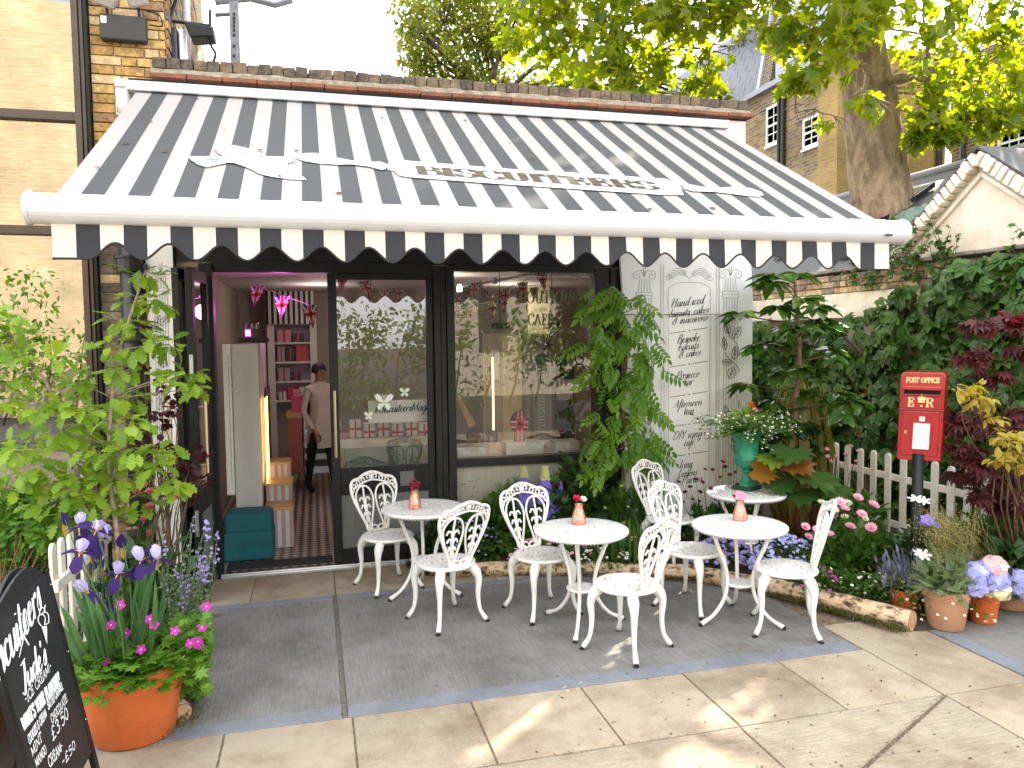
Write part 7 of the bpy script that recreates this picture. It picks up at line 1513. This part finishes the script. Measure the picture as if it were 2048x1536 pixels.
# ------------------------------------------------------------------ red post box on its pole
M_red = mat('post office red gloss', (.30, .004, .010), .24, var=.14, vscale=5, spec=.5, coat=.3)
pbp = DP(1838, 830, 5.42); PBX, PBY = pbp[0], pbp[1]; pb_f = np.array([-PBX, -PBY, 0])/math.hypot(PBX, PBY); pb_r = np.array([-pb_f[1], pb_f[0], 0])*1.0
_a = math.atan2(PBX, PBY)+R(6); pb_r = np.array([math.cos(_a), -math.sin(_a), 0]); pb_f = np.array([pb_r[1], -pb_r[0], 0])
zb, zt = DP(1838, 922, 5.42)[2], DP(1845, 744, 5.42)[2]; HW = .142
tlt = np.array([.035*pb_r[0], .035*pb_r[1], 1.])      # the box leans slightly
box = thing('post_box', 'red pillar letter box with gilt lettering on a black pole', 'post box', (PBX, PBY, 0))
def pq(u, v, w=0.): return np.array([PBX, PBY, zb])+pb_r*u+tlt*v*(zt-zb)+pb_f*w       # u metres, v 0..1, w forward
def pbox(b, u0, u1, v0, v1, w0, w1):
    b.add([pq(u0, v0, w0), pq(u1, v0, w0), pq(u1, v1, w0), pq(u0, v1, w0), pq(u0, v0, w1), pq(u1, v0, w1), pq(u1, v1, w1), pq(u0, v1, w1)], [(3, 2, 1, 0), (4, 5, 6, 7), (0, 1, 5, 4), (1, 2, 6, 5), (2, 3, 7, 6), (3, 0, 4, 7)])
part('pole', M_black, box, lambda b: b.tube([(PBX, PBY, 0), (PBX, PBY, zb+.05)], .038, 14), smooth=True)
def case(b):
    pr = [(-HW*.98, 0), (HW*.98, 0), (HW, .93)]+[(HW*(1-.16*(1-math.cos(a))), .93+.07*math.sin(a)) for a in np.linspace(.3, PI/2, 5)]+[(-HW*(1-.16*(1-math.cos(a))), .93+.07*math.sin(a)) for a in np.linspace(PI/2, .3, 5)]+[(-HW, .93)]
    k = len(pr); b.add([pq(u, v, .0) for u, v in pr]+[pq(u, v, -.22) for u, v in pr], [tuple(range(k)), tuple(range(2*k-1, k-1, -1))]+[(i, k+i, k+(i+1) % k, (i+1) % k) for i in range(k)])
part('case', M_red, box, case, bevel=.008)
part('hood', M_red, box, lambda b: pbox(b, -.125, .125, .80, .845, 0, .035), bevel=.006)
part('slot', mat('slot black', (.004, .004, .004), .9), box, lambda b: pbox(b, -.115, .115, .752, .798, -.01, .004))
part('slot_lip', M_red, box, lambda b: pbox(b, -.12, .12, .738, .752, 0, .018), bevel=.003)
part('upper_plate', M_red, box, lambda b: pbox(b, -.122, .122, .585, .738, 0, .006), bevel=.003)
part('ledge', M_red, box, lambda b: pbox(b, -HW*.99, HW*.99, .572, .585, 0, .014), bevel=.003)
dr = part('door', M_red, box, lambda b: pbox(b, -.118, .118, .06, .56, 0, .008), bevel=.004)
part('notice_frame', M_red, box, lambda b: (pbox(b, -.052, .074, .12, .135, .008, .02), pbox(b, -.052, .074, .43, .445, .008, .02), pbox(b, -.052, -.042, .135, .43, .008, .02), pbox(b, .064, .074, .135, .43, .008, .02)), bevel=.002)
M_paper = mat('white notice', (.78, .77, .8), .5)
part('notice', M_paper, box, lambda b: pbox(b, -.041, .063, .136, .429, .008, .012)); part('number_tab', M_paper, box, lambda b: pbox(b, -.006, .028, .45, .50, .008, .013))
M_gold = mat('gilt paint', (.72, .52, .24), .45)
PQ = lambda w: (lambda u, v: pq(u, v/(zt-zb), w))
Hb = zt-zb
part('lettering', M_gold, box, lambda b: write(b, 'POST OFFICE', CAPS, PQ(.003), 0, .885*Hb, .034, wmin=.14, wmax=.22, mode='roman', align='c', xs=.76))
part('cipher', M_gold, box, lambda b: (write(b, 'E', CAPS, PQ(.009), -.088, .615*Hb, .062, wmin=.08, wmax=.2, mode='roman', xs=.95), write(b, 'R', CAPS, PQ(.009), .026, .612*Hb, .062, wmin=.08, wmax=.2, mode='roman', xs=.95)))
def crown(b):
    Q = PQ(.009); z0 = .66*Hb
    for pts in ([(-.022, 0), (.022, 0), (.021, .01), (-.021, .01)], [(-.021, .012), (.021, .012), (.028, .034), (.014, .042), (.0, .034), (-.014, .042), (-.028, .034)], [(-.004, .036), (.004, .036), (.004, .06), (-.004, .06)], [(-.01, .046), (.01, .046), (.01, .053), (-.01, .053)], [(-.007, -.03), (.007, -.03), (.007, -.018), (-.007, -.018)]):
        b.add([Q(u, z0+v) for u, v in pts], [tuple(range(len(pts)))])
part('crown', M_gold, box, crown)
part('lock', M_brass, box, lambda b: (pbox(b, -.098, -.082, .30, .335, .008, .013)), bevel=.002)
for v_ in (.14, .46): part('hinge', M_red, box, lambda b: pbox(b, .118, .132, v_, v_+.05, 0, .014), bevel=.003)
part('number', M_ink, box, lambda b: write(b, '1', CAPS, PQ(.0135), .004, .457*Hb, .024, wmin=.16, wmax=.2, mode='mono'))
def notice_lines(b):
    for v, x1 in ((.395, .055), (.385, .05), (.355, .03), (.335, .02), (.29, .055), (.255, .0), (.235, .01), (.215, .055), (.195, .03), (.175, .055)): pen(b, [(-.034, v*Hb), (x1, v*Hb)], .0022, .0022, 'mono', PQ(.0125))
part('notice_print', M_inkg, box, notice_lines)
# ------------------------------------------------------------------ inside the shop
M_iw = mat('satin white joinery', (.62, .60, .56), .4, var=.03); M_goldp = mat('gold leaf top', (.50, .33, .12), .35, .4, var=.1, vscale=10); M_pinkst = mat('pink stripe', (.50, .30, .30), .6); M_teal = mat('teal velvet', (.005, .10, .13), .8, var=.2, vscale=8)
def fbox(name, m_, par, x0, y0, x1, y1, Y, dep, bevel=.004):
    a, d = W(x0, y0, Y), W(x1, y1, Y); zl = max(.013, d[2]); return part(name, m_, par, lambda b: b.span((a[0], Y, zl), (d[0], Y+dep, a[2])), bevel=bevel)
def it(name, label, cat, px, py, Y): q = W(px, py, Y); return thing(name, label, cat, (q[0], Y, max(0, q[2])))
cab = it('display_cabinet', 'tall white display cabinet with gold lit strips inside the doorway', 'cabinet', 490, 1090, 7.7)
fbox('carcass', M_iw, cab, 462, 688, 528, 1095, 7.72, 1.25); xr = W(528, 900, 7.72)[0]
M_led = mat('warm light strip', (1, .75, .3), .5, emit=(1, .62, .16), estr=1.6)
for y in (8.0, 8.28): part('light_strip', M_led, cab, lambda b: b.span((xr+.001, y, .55), (xr+.012, y+.04, 1.42)))
part('glazed_side', mat('dark glazing', (.06, .055, .05), .15), cab, lambda b: b.span((xr+.0005, 8.42, .5), (xr+.006, 8.92, 1.5)))
fr = it('framed_case', 'white framed glazed case by the left door jamb', 'case', 455, 995, 7.5)
fbox('frame', M_iw, fr, 444, 688, 470, 990, 7.35, .06); fbox('glass', mat('grey glazing', (.22, .22, .22), .2), fr, 456, 708, 464, 968, 7.343, .006)
for k in range(5): fbox('bar', M_iw, fr, 455, 730+47*k, 465, 733+47*k, 7.34, .004, 0)
st = it('display_steps', 'stepped display plinth with gold tops and pink striped risers', 'plinth', 565, 1085, 7.6)
for k, (x0, x1, yb, yt, Y) in enumerate(((530, 588, 1080, 1022, 7.55), (532, 586, 1030, 972, 7.9), (536, 582, 985, 930, 8.3))):
    a, d = W(x0, yt, Y), W(x1, yb, Y); part('riser', M_iw, st, lambda b: b.span((a[0], Y, .013), (d[0], Y+.36, a[2])), bevel=.003); part('tread', M_goldp, st, lambda b: b.span((a[0]-.01, Y-.012, a[2]), (d[0]+.01, Y+.36, a[2]+.02)), bevel=.003)
    n = 7
    for i in range(0, n, 2): part('stripe', M_pinkst, st, lambda b: b.span((a[0]+(d[0]-a[0])*i/n, Y-.003, .02), (a[0]+(d[0]-a[0])*(i+1)/n, Y, a[2])))
pf = it('footstool', 'teal velvet footstool just inside the doorway', 'stool', 497, 1112, 7.1)
fbox('base', M_teal, pf, 446, 1068, 548, 1118, 7.12, .34, .02); fbox('cushion', M_teal, pf, 447, 1030, 545, 1067, 7.14, .32, .04)
lp = it('magenta_lamp', 'small grey lamp glowing magenta on a black shelf', 'lamp', 500, 675, 7.9)
fbox('shelf', M_black, lp, 478, 676, 536, 684, 7.85, .25)
q = W(496, 668, 7.95); part('lamp_body', mat('grey metal', (.2, .2, .22), .35, .8), lp, lambda b: [b.lathe([(0, .0), (.028, .0), (.03, .05), (.022, .06), (0, .06)], 12, (q[0]+.07*i, 7.95, q[2]+.05)) for i in (-.3, .5, 1.1)])
part('glow', mat('magenta glow', (1, .1, .8), .5, emit=(1, .05, .75), estr=5), lp, lambda b: b.lathe([(0, 0), (.024, 0), (.024, .06), (0, .06)], 10, (q[0], 7.95, q[2]-.02)))
def point(name, p, e, col, rad=.08):
    l_ = bpy.data.lights.new(name, 'POINT'); l_.energy = e; l_.color = col; l_.shadow_soft_size = rad; o = bpy.data.objects.new(name, l_); COL.objects.link(o); o.location = p; return o
point('magenta_lamp_light', (q[0]+.3, 8.4, 2.3), 2, (1, .2, .8))
# back shelves, striped blind, gift boxes
sh = it('gift_shelves', 'white shelves of gift boxes at the back of the shop', 'shelves', 585, 800, 11.9)
M_gift = [mat('gift box '+n, c, .5) for n, c in (('white', (.7, .66, .64)), ('black', (.03, .03, .035)), ('pink', (.6, .25, .3)), ('grey', (.3, .3, .33)), ('red', (.5, .03, .04)))]
a, d = W(541, 648, 11.9), W(630, 800, 11.9)
part('back', mat('mauve back panel', (.42, .30, .40), .6), sh, lambda b: b.span((a[0], 12.1, d[2]), (d[0], 12.18, a[2])))
for x in (a[0], d[0]): part('side', M_iw, sh, lambda b: b.span((x-.05, 11.85, 0.013), (x+.05, 12.18, a[2]+.1)))
for k in range(5):
    z = d[2]+(a[2]-d[2])*k/4; part('shelf', M_iw, sh, lambda b: b.span((a[0]+.05, 11.85, z-.015), (d[0]-.05, 12.1, z+.015)))
    x = a[0]+.09
    while x < d[0]-.2 and k < 4:
        w_ = random.uniform(.1, .2); h_ = random.uniform(.12, .24); g_i = random.choice(M_gift); bx_ = thing('gift_box', g_i.name.split()[-1]+' gift box with red ribbon on the back shelves', 'box', (x+w_/2, 11.95, z+.016), group='gift boxes on the back shelves')
        part('carton', g_i, bx_, lambda b: b.span((x, 11.88, z+.016), (x+w_, 12.02, z+.016+h_))); part('ribbon', M_gift[4], bx_, lambda b: b.span((x+w_*.42, 11.877, z+.017), (x+w_*.58, 11.8795, z+.015+h_))); x += w_+.02
bl = it('striped_blind', 'black and white striped roman blind above the back shelves', 'blind', 580, 650, 11.7); a, d = W(530, 582, 11.7), W(628, 648, 11.7)
part('cloth', M_iw, bl, lambda b: b.span((a[0], 11.7, d[2]), (d[0], 11.72, a[2])))
for i in range(9): part('stripe', M_black, bl, lambda b: b.span((a[0]+(d[0]-a[0])*(i+.02)/9, 11.694, d[2]), (a[0]+(d[0]-a[0])*(i+.5)/9, 11.699, a[2])))
# counter
cn_ = it('counter', 'terracotta red counter with glass cake cabinet', 'counter', 612, 945, 10.4)
fbox('front', mat('terracotta red panel', (.42, .10, .06), .5), cn_, 576, 836, 607, 945, 10.3, .5); fbox('top', mat('mustard top', (.5, .38, .12), .5), cn_, 572, 828, 610, 836, 10.28, .55)
fbox('cabinet', mat('steel cabinet', (.42, .43, .45), .25, .6), cn_, 607, 836, 668, 945, 10.4, .5)
for y in (840, 865, 890, 915): fbox('cake_row', random.choice(M_gift[:3]), cn_, 610, y+6, 664, y+16, 10.36, .03)
bg_ = it('gift_bag', 'pink gift bag standing on the counter', 'bag', 594, 828, 10.4); fbox('bag', mat('hot pink bag', (.6, .06, .16), .5), bg_, 583, 792, 606, 828, 10.42, .12); fbox('tissue', M_gift[2], bg_, 586, 780, 603, 792, 10.44, .08)
# shop assistant stepping towards the counter
def human(name, label, x, y, face, s, cloth, legs, hair):
    t = thing(name, label, 'person', (x, y, .013), face)
    V = [(0,0,.95),(0,0,1.12),(0,-.01,1.3),(0,0,1.42),(0,.0,1.5),(0,-.015,1.57),(0,-.02,1.65),(0,-.01,1.73)]; Rr = [.15,.135,.15,.13,.055,.06,.092,.05]; E = [(i, i+1) for i in range(7)]
    def chain(root, pts):
        p = root
        for (c, r) in pts: V.append(c); Rr.append(r); E.append((p, len(V)-1)); p = len(V)-1
        return p
    for sg in (-1, 1):
        w_ = chain(3, [((.17*sg,0,1.41),.062),((.22*sg,.03,1.2),.046),((.24*sg,.02,1.1),.042),((.21*sg,-.1,.95),.034),((.19*sg,-.18,.87),.027),((.185*sg,-.23,.83),.033)])
        for k, (dx, L) in enumerate(((-.03,.07),(-.01,.085),(.01,.08),(.028,.065))): chain(w_, [((.185*sg+dx,-.25,.80),.009),((.185*sg+dx,-.25-.4*L,.80-.6*L),.008),((.185*sg+dx,-.25-.3*L,.80-L),.007)])
        chain(w_, [((.155*sg,-.24,.81),.01),((.145*sg,-.265,.78),.009)])
        st_ = -.16 if sg > 0 else .2
        chain(0, [((.09*sg,0,.88),.098),((.1*sg,st_*.45,.52),.062),((.1*sg,st_*.75,.3),.052),((.1*sg,st_,.09),.038),((.105*sg,st_-.08,.035),.036),((.11*sg,st_-.17,.03),.03)])
    me = bpy.data.meshes.new('body'); me.from_pydata(V, E, []); o = link('body', me, t); sk = o.modifiers.new('skin', 'SKIN'); sk.use_smooth_shade = True
    for i, r in enumerate(Rr): me.skin_vertices[0].data[i].radius = (r, r*(.8 if i in (1, 2, 3) else 1))
    me.skin_vertices[0].data[0].use_root = True
    o.modifiers.new('sub', 'SUBSURF').levels = 2; o.modifiers['sub'].render_levels = 2
    bpy.context.view_layer.update(); ev = bpy.data.meshes.new_from_object(o.evaluated_get(bpy.context.evaluated_depsgraph_get())); o.modifiers.clear(); o.data = ev; ev.name = 'body'
    sm = mat('skin', (.30, .17, .11), .6)
    ev.materials.clear()
    for mm in (sm, cloth, legs, hair, M_black): ev.materials.append(mm)
    for p in ev.polygons:
        c = p.center; z = c.z; arm = abs(c.x) > .165 and z < 1.5 and z > .6
        p.material_index = 0 if z > 1.5 else (0 if arm and z < .9 and c.y < -.12 else 1 if (z > .84 or arm) else 4 if z < .085 else 2)
        p.use_smooth = True
    part('hair', hair, t, lambda b: b.lathe([(.0, .108), (.06, .098), (.09, .065), (.1, .02), (.096, -.03), (.085, -.03)], 16, (0, .012, 1.655)), smooth=True, local=True)
    part('eyes', M_black, t, lambda b: [b.lathe([(0, -.008), (.008, 0), (0, .008)], 6, (sx*.034, -.108, 1.655)) for sx in (-1, 1)], local=True)
    part('nose', sm, t, lambda b: b.prism([(-.012, -.1, 1.615), (.012, -.1, 1.615), (0, -.1, 1.66)], (0, -.03, -.004)), smooth=True, local=True); part('mouth', mat('lip', (.25, .08, .07), .6), t, lambda b: b.box((0, -.1, 1.592), (.042, .012, .01)), local=True)
    part('apron', cloth, t, lambda b: b.prism([(-.14, -.15, .62), (.14, -.15, .62), (.15, -.155, .95), (.12, -.165, 1.3), (-.12, -.165, 1.3), (-.15, -.155, .95)], (0, -.006, 0)), local=True)
    t.scale = (s, s, s); return t
pp = G(628, 985); human('person', 'person in cream shirt, apron and black trousers walking inside the shop', W(640, 800, 10.2)[0], 10.2, .5, .96, mat('cream shirt', (.55, .50, .44), .8), mat('black trousers', (.012, .012, .014), .8), mat('dark hair', (.015, .012, .01), .6))
# bunting of triangular union flags
M_fb, M_fw, M_fr = mat('flag blue', (.015, .03, .14), .7), mat('flag white', (.62, .6, .6), .7), mat('flag red', (.5, .02, .03), .7)
def flag(px, py, s, Y, tilt, grp, lab):
    c = W(px, py, Y); t = thing('bunting_flag', lab, 'flag', tuple(c), group=grp); h, w_ = s*Y/F_PX, s*Y/F_PX*.36
    ca, sa = math.cos(tilt), math.sin(tilt); T = lambda u, v, o: (c[0]+u*ca+v*sa, Y-o, c[2]-u*sa*0+v*ca+u*.1)
    tri = lambda lo, hi, k: [(-w_*hi, 0), (w_*hi, 0)]
    wd = lambda v: w_*(1+v/h)
    part('cloth', M_fb, t, lambda b: b.add([T(-w_, 0, 0), T(w_, 0, 0), T(0, -h, 0)], [(0, 1, 2)]))
    def quad(b, pts, o): b.add([T(u, v, o) for u, v in pts], [tuple(range(len(pts)))])
    part('white_cross', M_fw, t, lambda b: (quad(b, [(-w_*.28, 0), (w_*.28, 0), (w_*.2, -h*.75), (-w_*.2, -h*.75)], .002), quad(b, [(-wd(-h*.26), -h*.26), (wd(-h*.26), -h*.26), (wd(-h*.5), -h*.5), (-wd(-h*.5), -h*.5)], .002), quad(b, [(-w_*.98, -h*.02), (-w_*.7, -h*.0), (w_*.42, -h*.58), (w_*.3, -h*.66)], .0015), quad(b, [(w_*.98, -h*.02), (w_*.7, 0), (-w_*.42, -h*.58), (-w_*.3, -h*.66)], .0015)))
    part('red_cross', M_fr, t, lambda b: (quad(b, [(-w_*.16, 0), (w_*.16, 0), (w_*.1, -h*.88), (-w_*.1, -h*.88)], .004), quad(b, [(-wd(-h*.32), -h*.32), (wd(-h*.32), -h*.32), (wd(-h*.45), -h*.45), (-wd(-h*.45), -h*.45)], .004)))
def bunting(flags, grp, lab):
    for f in flags: flag(*f, grp, lab)
    bs_ = thing('bunting_string', 'thin string carrying '+grp, 'string', tuple(W(flags[0][0], flags[0][1], flags[0][3])))
    part('cord', M_iw, bs_, lambda b: b.tube([tuple(W(f[0], f[1]-1, f[3]+.004)) for f in flags], .004, 5))
bunting([(517, 572, 44, 9.0, .25), (565, 592, 46, 8.6, .1), (618, 610, 46, 8.3, -.15)], 'flags hung across the doorway', 'triangular union flag hung inside the doorway')
bunting([(688, 545, 42, 7.3, .2), (728, 562, 40, 7.4, -.3), (769, 580, 36, 7.5, .0), (800, 575, 30, 7.6, .1)], 'flags behind the glass door', 'triangular union flag behind the glass door')
bunting([(915, 590, 34, 7.2, .1), (951, 565, 40, 7.2, .2), (980, 585, 34, 7.3, 0), (1012, 578, 34, 7.4, .1), (1045, 565, 34, 7.4, -.1), (1082, 545, 40, 7.3, -.2)], 'flags along the shop window', 'triangular union flag along the shop window')
bunting([(918, 618, 32, 8.2, .1), (945, 612, 40, 8.2, .2), (985, 602, 40, 8.3, 0), (1010, 595, 34, 8.3, .1), (1040, 590, 30, 8.4, -.1), (1068, 575, 30, 8.4, 0)], 'second row of flags inside the window', 'triangular union flag in the inner row')
# track lights
tl_ = it('track_light', 'ceiling track with small lit spotlights above the window', 'light', 960, 565, 7.8)
part('track', M_alu, tl_, lambda b: b.tube([tuple(W(918, 575, 7.9)), tuple(W(1080, 545, 7.7))], .015, 6))
M_lamp = mat('lit spot', (1, .95, .85), .5, emit=(1, .9, .75), estr=7)
for px, py in ((919, 577), (989, 562), (960, 568)): part('spot', M_alu if px != 919 else M_lamp, tl_, lambda b: b.lathe([(0, -.03), (.03, -.03), (.02, .04), (0, .04)], 10, tuple(W(px, py, 7.8))))
point('track_spot_light', (1.5, 8.6, 2.5), 3.4, (1, .86, .66)); point('shop_spot_light', (2.6, 10.0, 2.5), 3.4, (1, .86, .66)); point('doorway_spot_light', (.1, 10.3, 2.5), 3.2, (1, .8, .72))
# window display
dt = it('display_table', 'low white display table behind the shop window', 'table', 1050, 930, 7.4)
part('top', M_iw, dt, lambda b: b.span((1.2, 6.95, .80), (2.62, 8.1, .86)), bevel=.005); part('base', M_iw, dt, lambda b: b.span((1.3, 7.1, .013), (2.5, 7.9, .8)))
def plinth(x0, y0, x1, y1, Y, lab): t = it('display_block', lab, 'block', (x0+x1)/2, y1, Y); fbox('block', M_iw, t, x0, y0, x1, y1, Y, .2); return t
plinth(1012, 886, 1088, 918, 7.15, 'white display block under the flag silhouette'); plinth(1110, 884, 1160, 912, 7.2, 'white display block with small red flowers'); plinth(915, 896, 972, 918, 7.15, 'white display block near the door post')
ck = it('profile_biscuit', 'large biscuit shaped as a crowned head iced as union flag', 'biscuit', 1040, 886, 7.2); q8 = lambda pts, Y: [tuple(W(x, y, Y)) for x, y in pts]
part('biscuit', mat('baked biscuit', (.07, .04, .025), .7), ck, lambda b: b.prism(q8([(1028,886),(1052,886),(1050,868),(1057,850),(1058,838),(1050,824),(1044,818),(1038,822),(1030,824),(1024,832),(1020,846),(1024,858),(1030,868)], 7.2), (0, .02, 0)))
part('icing', M_fw, ck, lambda b: (b.add(q8([(1035,822),(1045,822),(1045,884),(1035,884)], 7.19), [(0,1,2,3)]), b.add(q8([(1021,842),(1057,842),(1055,856),(1023,856)], 7.19), [(0,1,2,3)])))
part('red_icing', M_fr, ck, lambda b: (b.add(q8([(1037,822),(1043,822),(1043,884),(1037,884)], 7.185), [(0,1,2,3)]), b.add(q8([(1021,845),(1057,845),(1056,853),(1022,853)], 7.185), [(0,1,2,3)]), b.add(q8([(1025,830),(1029,828),(1056,866),(1050,868)], 7.187), [(0,1,2,3)]), b.add(q8([(1053,828),(1056,832),(1030,868),(1026,862)], 7.187), [(0,1,2,3)])))
bd_ = it('bead_string', 'three strings of clear beads hanging in the shop window', 'beads', 1082, 730, 7.3)
def beads(b):
    for dx in (-4, 1, 6):
        for y in np.arange(732, 884, 6): b.lathe([(0, -.008), (.008, 0), (0, .008)], 6, tuple(W(1082+dx, y, 7.3)))
part('beads', mat('crystal', (.75, .78, .8), .05, spec=1.), bd_, beads)['kind'] = 'stuff'
def panelthing(name, lab, cat, rects, Y):
    t = it(name, lab, cat, rects[0][0], rects[0][3], Y)
    for i, (x0, y0, x1, y1, m_, dy) in enumerate(rects): fbox('panel', m_, t, x0, y0, x1, y1, Y-dy, .03, .003)
    return t
M_pcream = mat('pale yellow panel', (.60, .56, .34), .6); M_pblue = mat('slate blue panel', (.13, .19, .27), .5); M_pgrey = mat('warm grey panel', (.36, .32, .29), .6)
panelthing('dresser', 'warm grey dresser with pale yellow door inside the shop window', 'dresser', [(965, 668, 1062, 892, M_pgrey, 0), (1005, 672, 1045, 890, M_pcream, .04), (972, 690, 976, 885, M_goldp, .04), (982, 700, 1000, 760, M_iw, .02)], 9.6)
panelthing('wall_panel', 'pale yellow wall panel under the gilt window lettering', 'panel', [(1056, 560, 1100, 668, M_pcream, 0)], 10.4)
panelthing('blue_cupboard', 'slate blue glazed cupboard at the back of the window', 'cupboard', [(1066, 700, 1104, 900, M_iw, 0), (1072, 708, 1098, 765, M_pblue, .02), (1110, 705, 1150, 900, mat('dark green panel', (.02, .05, .04), .5), .0), (1114, 760, 1146, 800, M_iw, .03)], 10.)
lm_ = it('window_lamp', 'gold vertical light strip at the back of the window', 'lamp', 979, 890, 9.4); fbox('strip', mat('gold strip light', (1, .7, .3), .5, emit=(1, .58, .18), estr=1.8), lm_, 984, 715, 989, 860, 9.3, .02)
tr_ = it('wooden_board', 'varnished wooden board leaning beside the door post', 'board', 950, 860, 7.6); part('board', mat('varnished pine', (.42, .20, .06), .35, var=.2, vscale=20), tr_, lambda b: b.prism(q8([(908,785),(918,788),(952,850),(938,856)], 7.6), (0, .03, 0)))
for px, lab in ((1104, 'black twin spotlight under the gilt lettering'), (1000, 'black twin spotlight hanging near the window centre')):
    t = it('twin_spotlight', lab, 'light', px, 652, 7.4); q = W(px, 652, 7.4); part('body', M_black, t, lambda b: b.tube([(q[0]-.09, 7.4, q[2]), (q[0]+.09, 7.4, q[2])], .03, 10)); part('hanger', M_black, t, lambda b: b.tube([(q[0], 7.4, q[2]), (q[0], 7.4, 2.72)], .004, 5))
# behind the glass door: gift boxes, banner, hanging bags
cnt = it('door_counter', 'green fronted counter behind the glass door', 'counter', 765, 935, 7.6); fbox('front', mat('sage green front', (.10, .16, .13), .5), cnt, 690, 888, 856, 985, 7.65, .5); fbox('top', M_pgrey, cnt, 682, 880, 856, 890, 7.6, .6)
for i, x in enumerate((700, 728, 756, 784, 812, 838)):
    t = it('ribboned_box', 'white patterned biscuit box with red ribbon behind the glass door', 'box', x+10, 880, 7.75); t['group'] = 'ribboned boxes behind the glass door'; y0 = 842+6*(i % 2); fbox('carton', M_gift[0], t, x, y0, x+23, 880, 7.75, .15); fbox('ribbon', M_fr, t, x+9, y0, x+13, 880, 7.746, .003, 0)
    fbox('ribbon', M_fr, t, x, y0+14, x+23, y0+18, 7.745, .003, 0)
bnr = it('banner', 'white paper banner with dark blue script behind the glass door', 'banner', 795, 840, 7.0); fbox('paper', M_gift[0], bnr, 736, 802, 856, 842, 7.0, .004, 0)
part('lettering', mat('navy ink', (.02, .03, .08), .6), bnr, lambda b: write(b, '#BiscuiteersMagic', SCRIPT, lambda u, v: W(748+u, 826-v-.05*u, 6.993), 0, 0, 9, slant=.25, wmin=.1, wmax=.26, xs=.86))
for i, x in enumerate((775, 800, 828)):
    t = it('hanging_bag', 'plain white paper bag shape hanging behind the glass door', 'bag', x+12, 668, 7.2); t['group'] = 'paper bags behind the glass door'; part('bag', M_gift[0], t, lambda b: b.prism(q8([(x+7,636),(x+17,636),(x+25,668),(x-1,668)], 7.2), (0, .01, 0)))
# marks on the glass
M_fros = mat('frosted white film', (.66, .70, .64), .6)
def butterfly(px, py, s, m_, lab, outline=False, Y=6.814, rot=0.):
    t = thing('butterfly_sticker', lab, 'sticker', tuple(W(px, py, Y)), group='butterflies on the glass'); c, sn = math.cos(rot), math.sin(rot); Q = lambda u, v: W(px+s*(u*c-v*sn), py-s*(u*sn+v*c), Y)
    wings = [[(0, .05), (.3, .7), (.75, .95), (1, .7), (.8, .25), (.2, 0)], [(0, -.05), (.5, -.1), (.75, -.45), (.5, -.85), (.2, -.6)]]
    def dr(b):
        for wv in wings:
            for sg in (1, -1):
                p = [(sg*u, v) for u, v in wv]
                if outline: lines(b, [p+[p[0]], [(0, 0), (sg*wv[2][0]*.7, wv[2][1]*.7)]], .07, Q)
                else: b.add([Q(*k) for k in p], [tuple(range(len(p)))])
        lines(b, [[(0, -.5), (0, .4)], [(0, .4), (.2, .9)], [(0, .4), (-.2, .9)]], .07, Q)
    part('print', m_, t, dr)
butterfly(768, 805, 19, M_fros, 'large white butterfly on the glass door'); butterfly(809, 785, 10, M_fros, 'small white butterfly on the glass door'); butterfly(737, 832, 9, M_fros, 'tiny white butterfly low on the glass door')
butterfly(1097, 690, 24, M_ink, 'black outlined butterfly on the shop window under the lettering', True, rot=.3); butterfly(1150, 705, 26, M_ink, 'black outlined butterfly on the shop window near the wisteria', True, rot=-.2)
wl = thing('window_lettering', 'dark gilt serif lettering on the shop window', 'lettering', tuple(W(1100, 640, 6.814)))
M_gl = mat('antique gilt lettering', (.10, .085, .035), .5)
part('top_line', M_gl, wl, lambda b: write(b, 'BOUTIQUE', CAPS, lambda u, v: W(1038+u, 606-v, 6.814), 0, 0, 24, wmin=.05, wmax=.16, mode='roman', xs=.78)); part('lower_line', M_gl, wl, lambda b: write(b, 'CAF\u00c9', CAPS, lambda u, v: W(1056+u, 650-v, 6.814), 0, 0, 22, wmin=.05, wmax=.15, mode='roman', xs=.72))
# ------------------------------------------------------------------ the other side of the lane, seen in the glass
BKs = facebrick('sunny stock brick', (.66, .52, .33), (.56, .42, .24), (.66, .56, .42))
op = thing('opposite_house', 'tall golden brick house across the lane', 'house', (-9, -10, 0)); part('wall', BKs, op, lambda b: b.span((-20, -11, 0), (-2.6, -9.5, 11)))
for x in (-17, -14):
    for z in (1.2, 4.6, 8.0):
        w_ = part('window', M_sash, op, lambda b: b.span((x-.55, -9.52, z-.1), (x+.55, -9.46, z+1.9))); part('pane', M_wing, w_, lambda b: [b.span((x-.48+.5*i, -9.458, z+.9*j), (x-.04+.5*i, -9.45, z+.82+.9*j)) for i in (0, 1) for j in (0, 1)])
op2 = thing('cream_house', 'cream rendered house across the lane', 'house', (9, -12, 0)); part('wall', M_cream, op2, lambda b: b.span((4.5, -14, 0), (16, -12, 7)))
for x in (6, 9, 12): part('window', M_wing, op2, lambda b: b.span((x-.5, -12.03, 1.5), (x+.5, -11.99, 3.4)))
hg = plant('hedge', 'leafy hedge across the lane', 'hedge', (0, -7.5)); ms = []
for _ in range(60):
    c = np.array([-9+16*rng.random(), -7.6+.5*rng.normal(), .3+2.2*rng.random()+(1.3*rng.random() if rng.random() < .4 else 0)]); ms += leaf_cluster(c, .8, 110, .17, .2, .9)
scatter(OVATE, ms, LF['bush'], hg, 'leaf', 0); stems_part(hg, [((x, -7.6, 0), (x+.3, -7.6, 2.2), .03) for x in np.arange(-9, 7, .8)], M_wood)
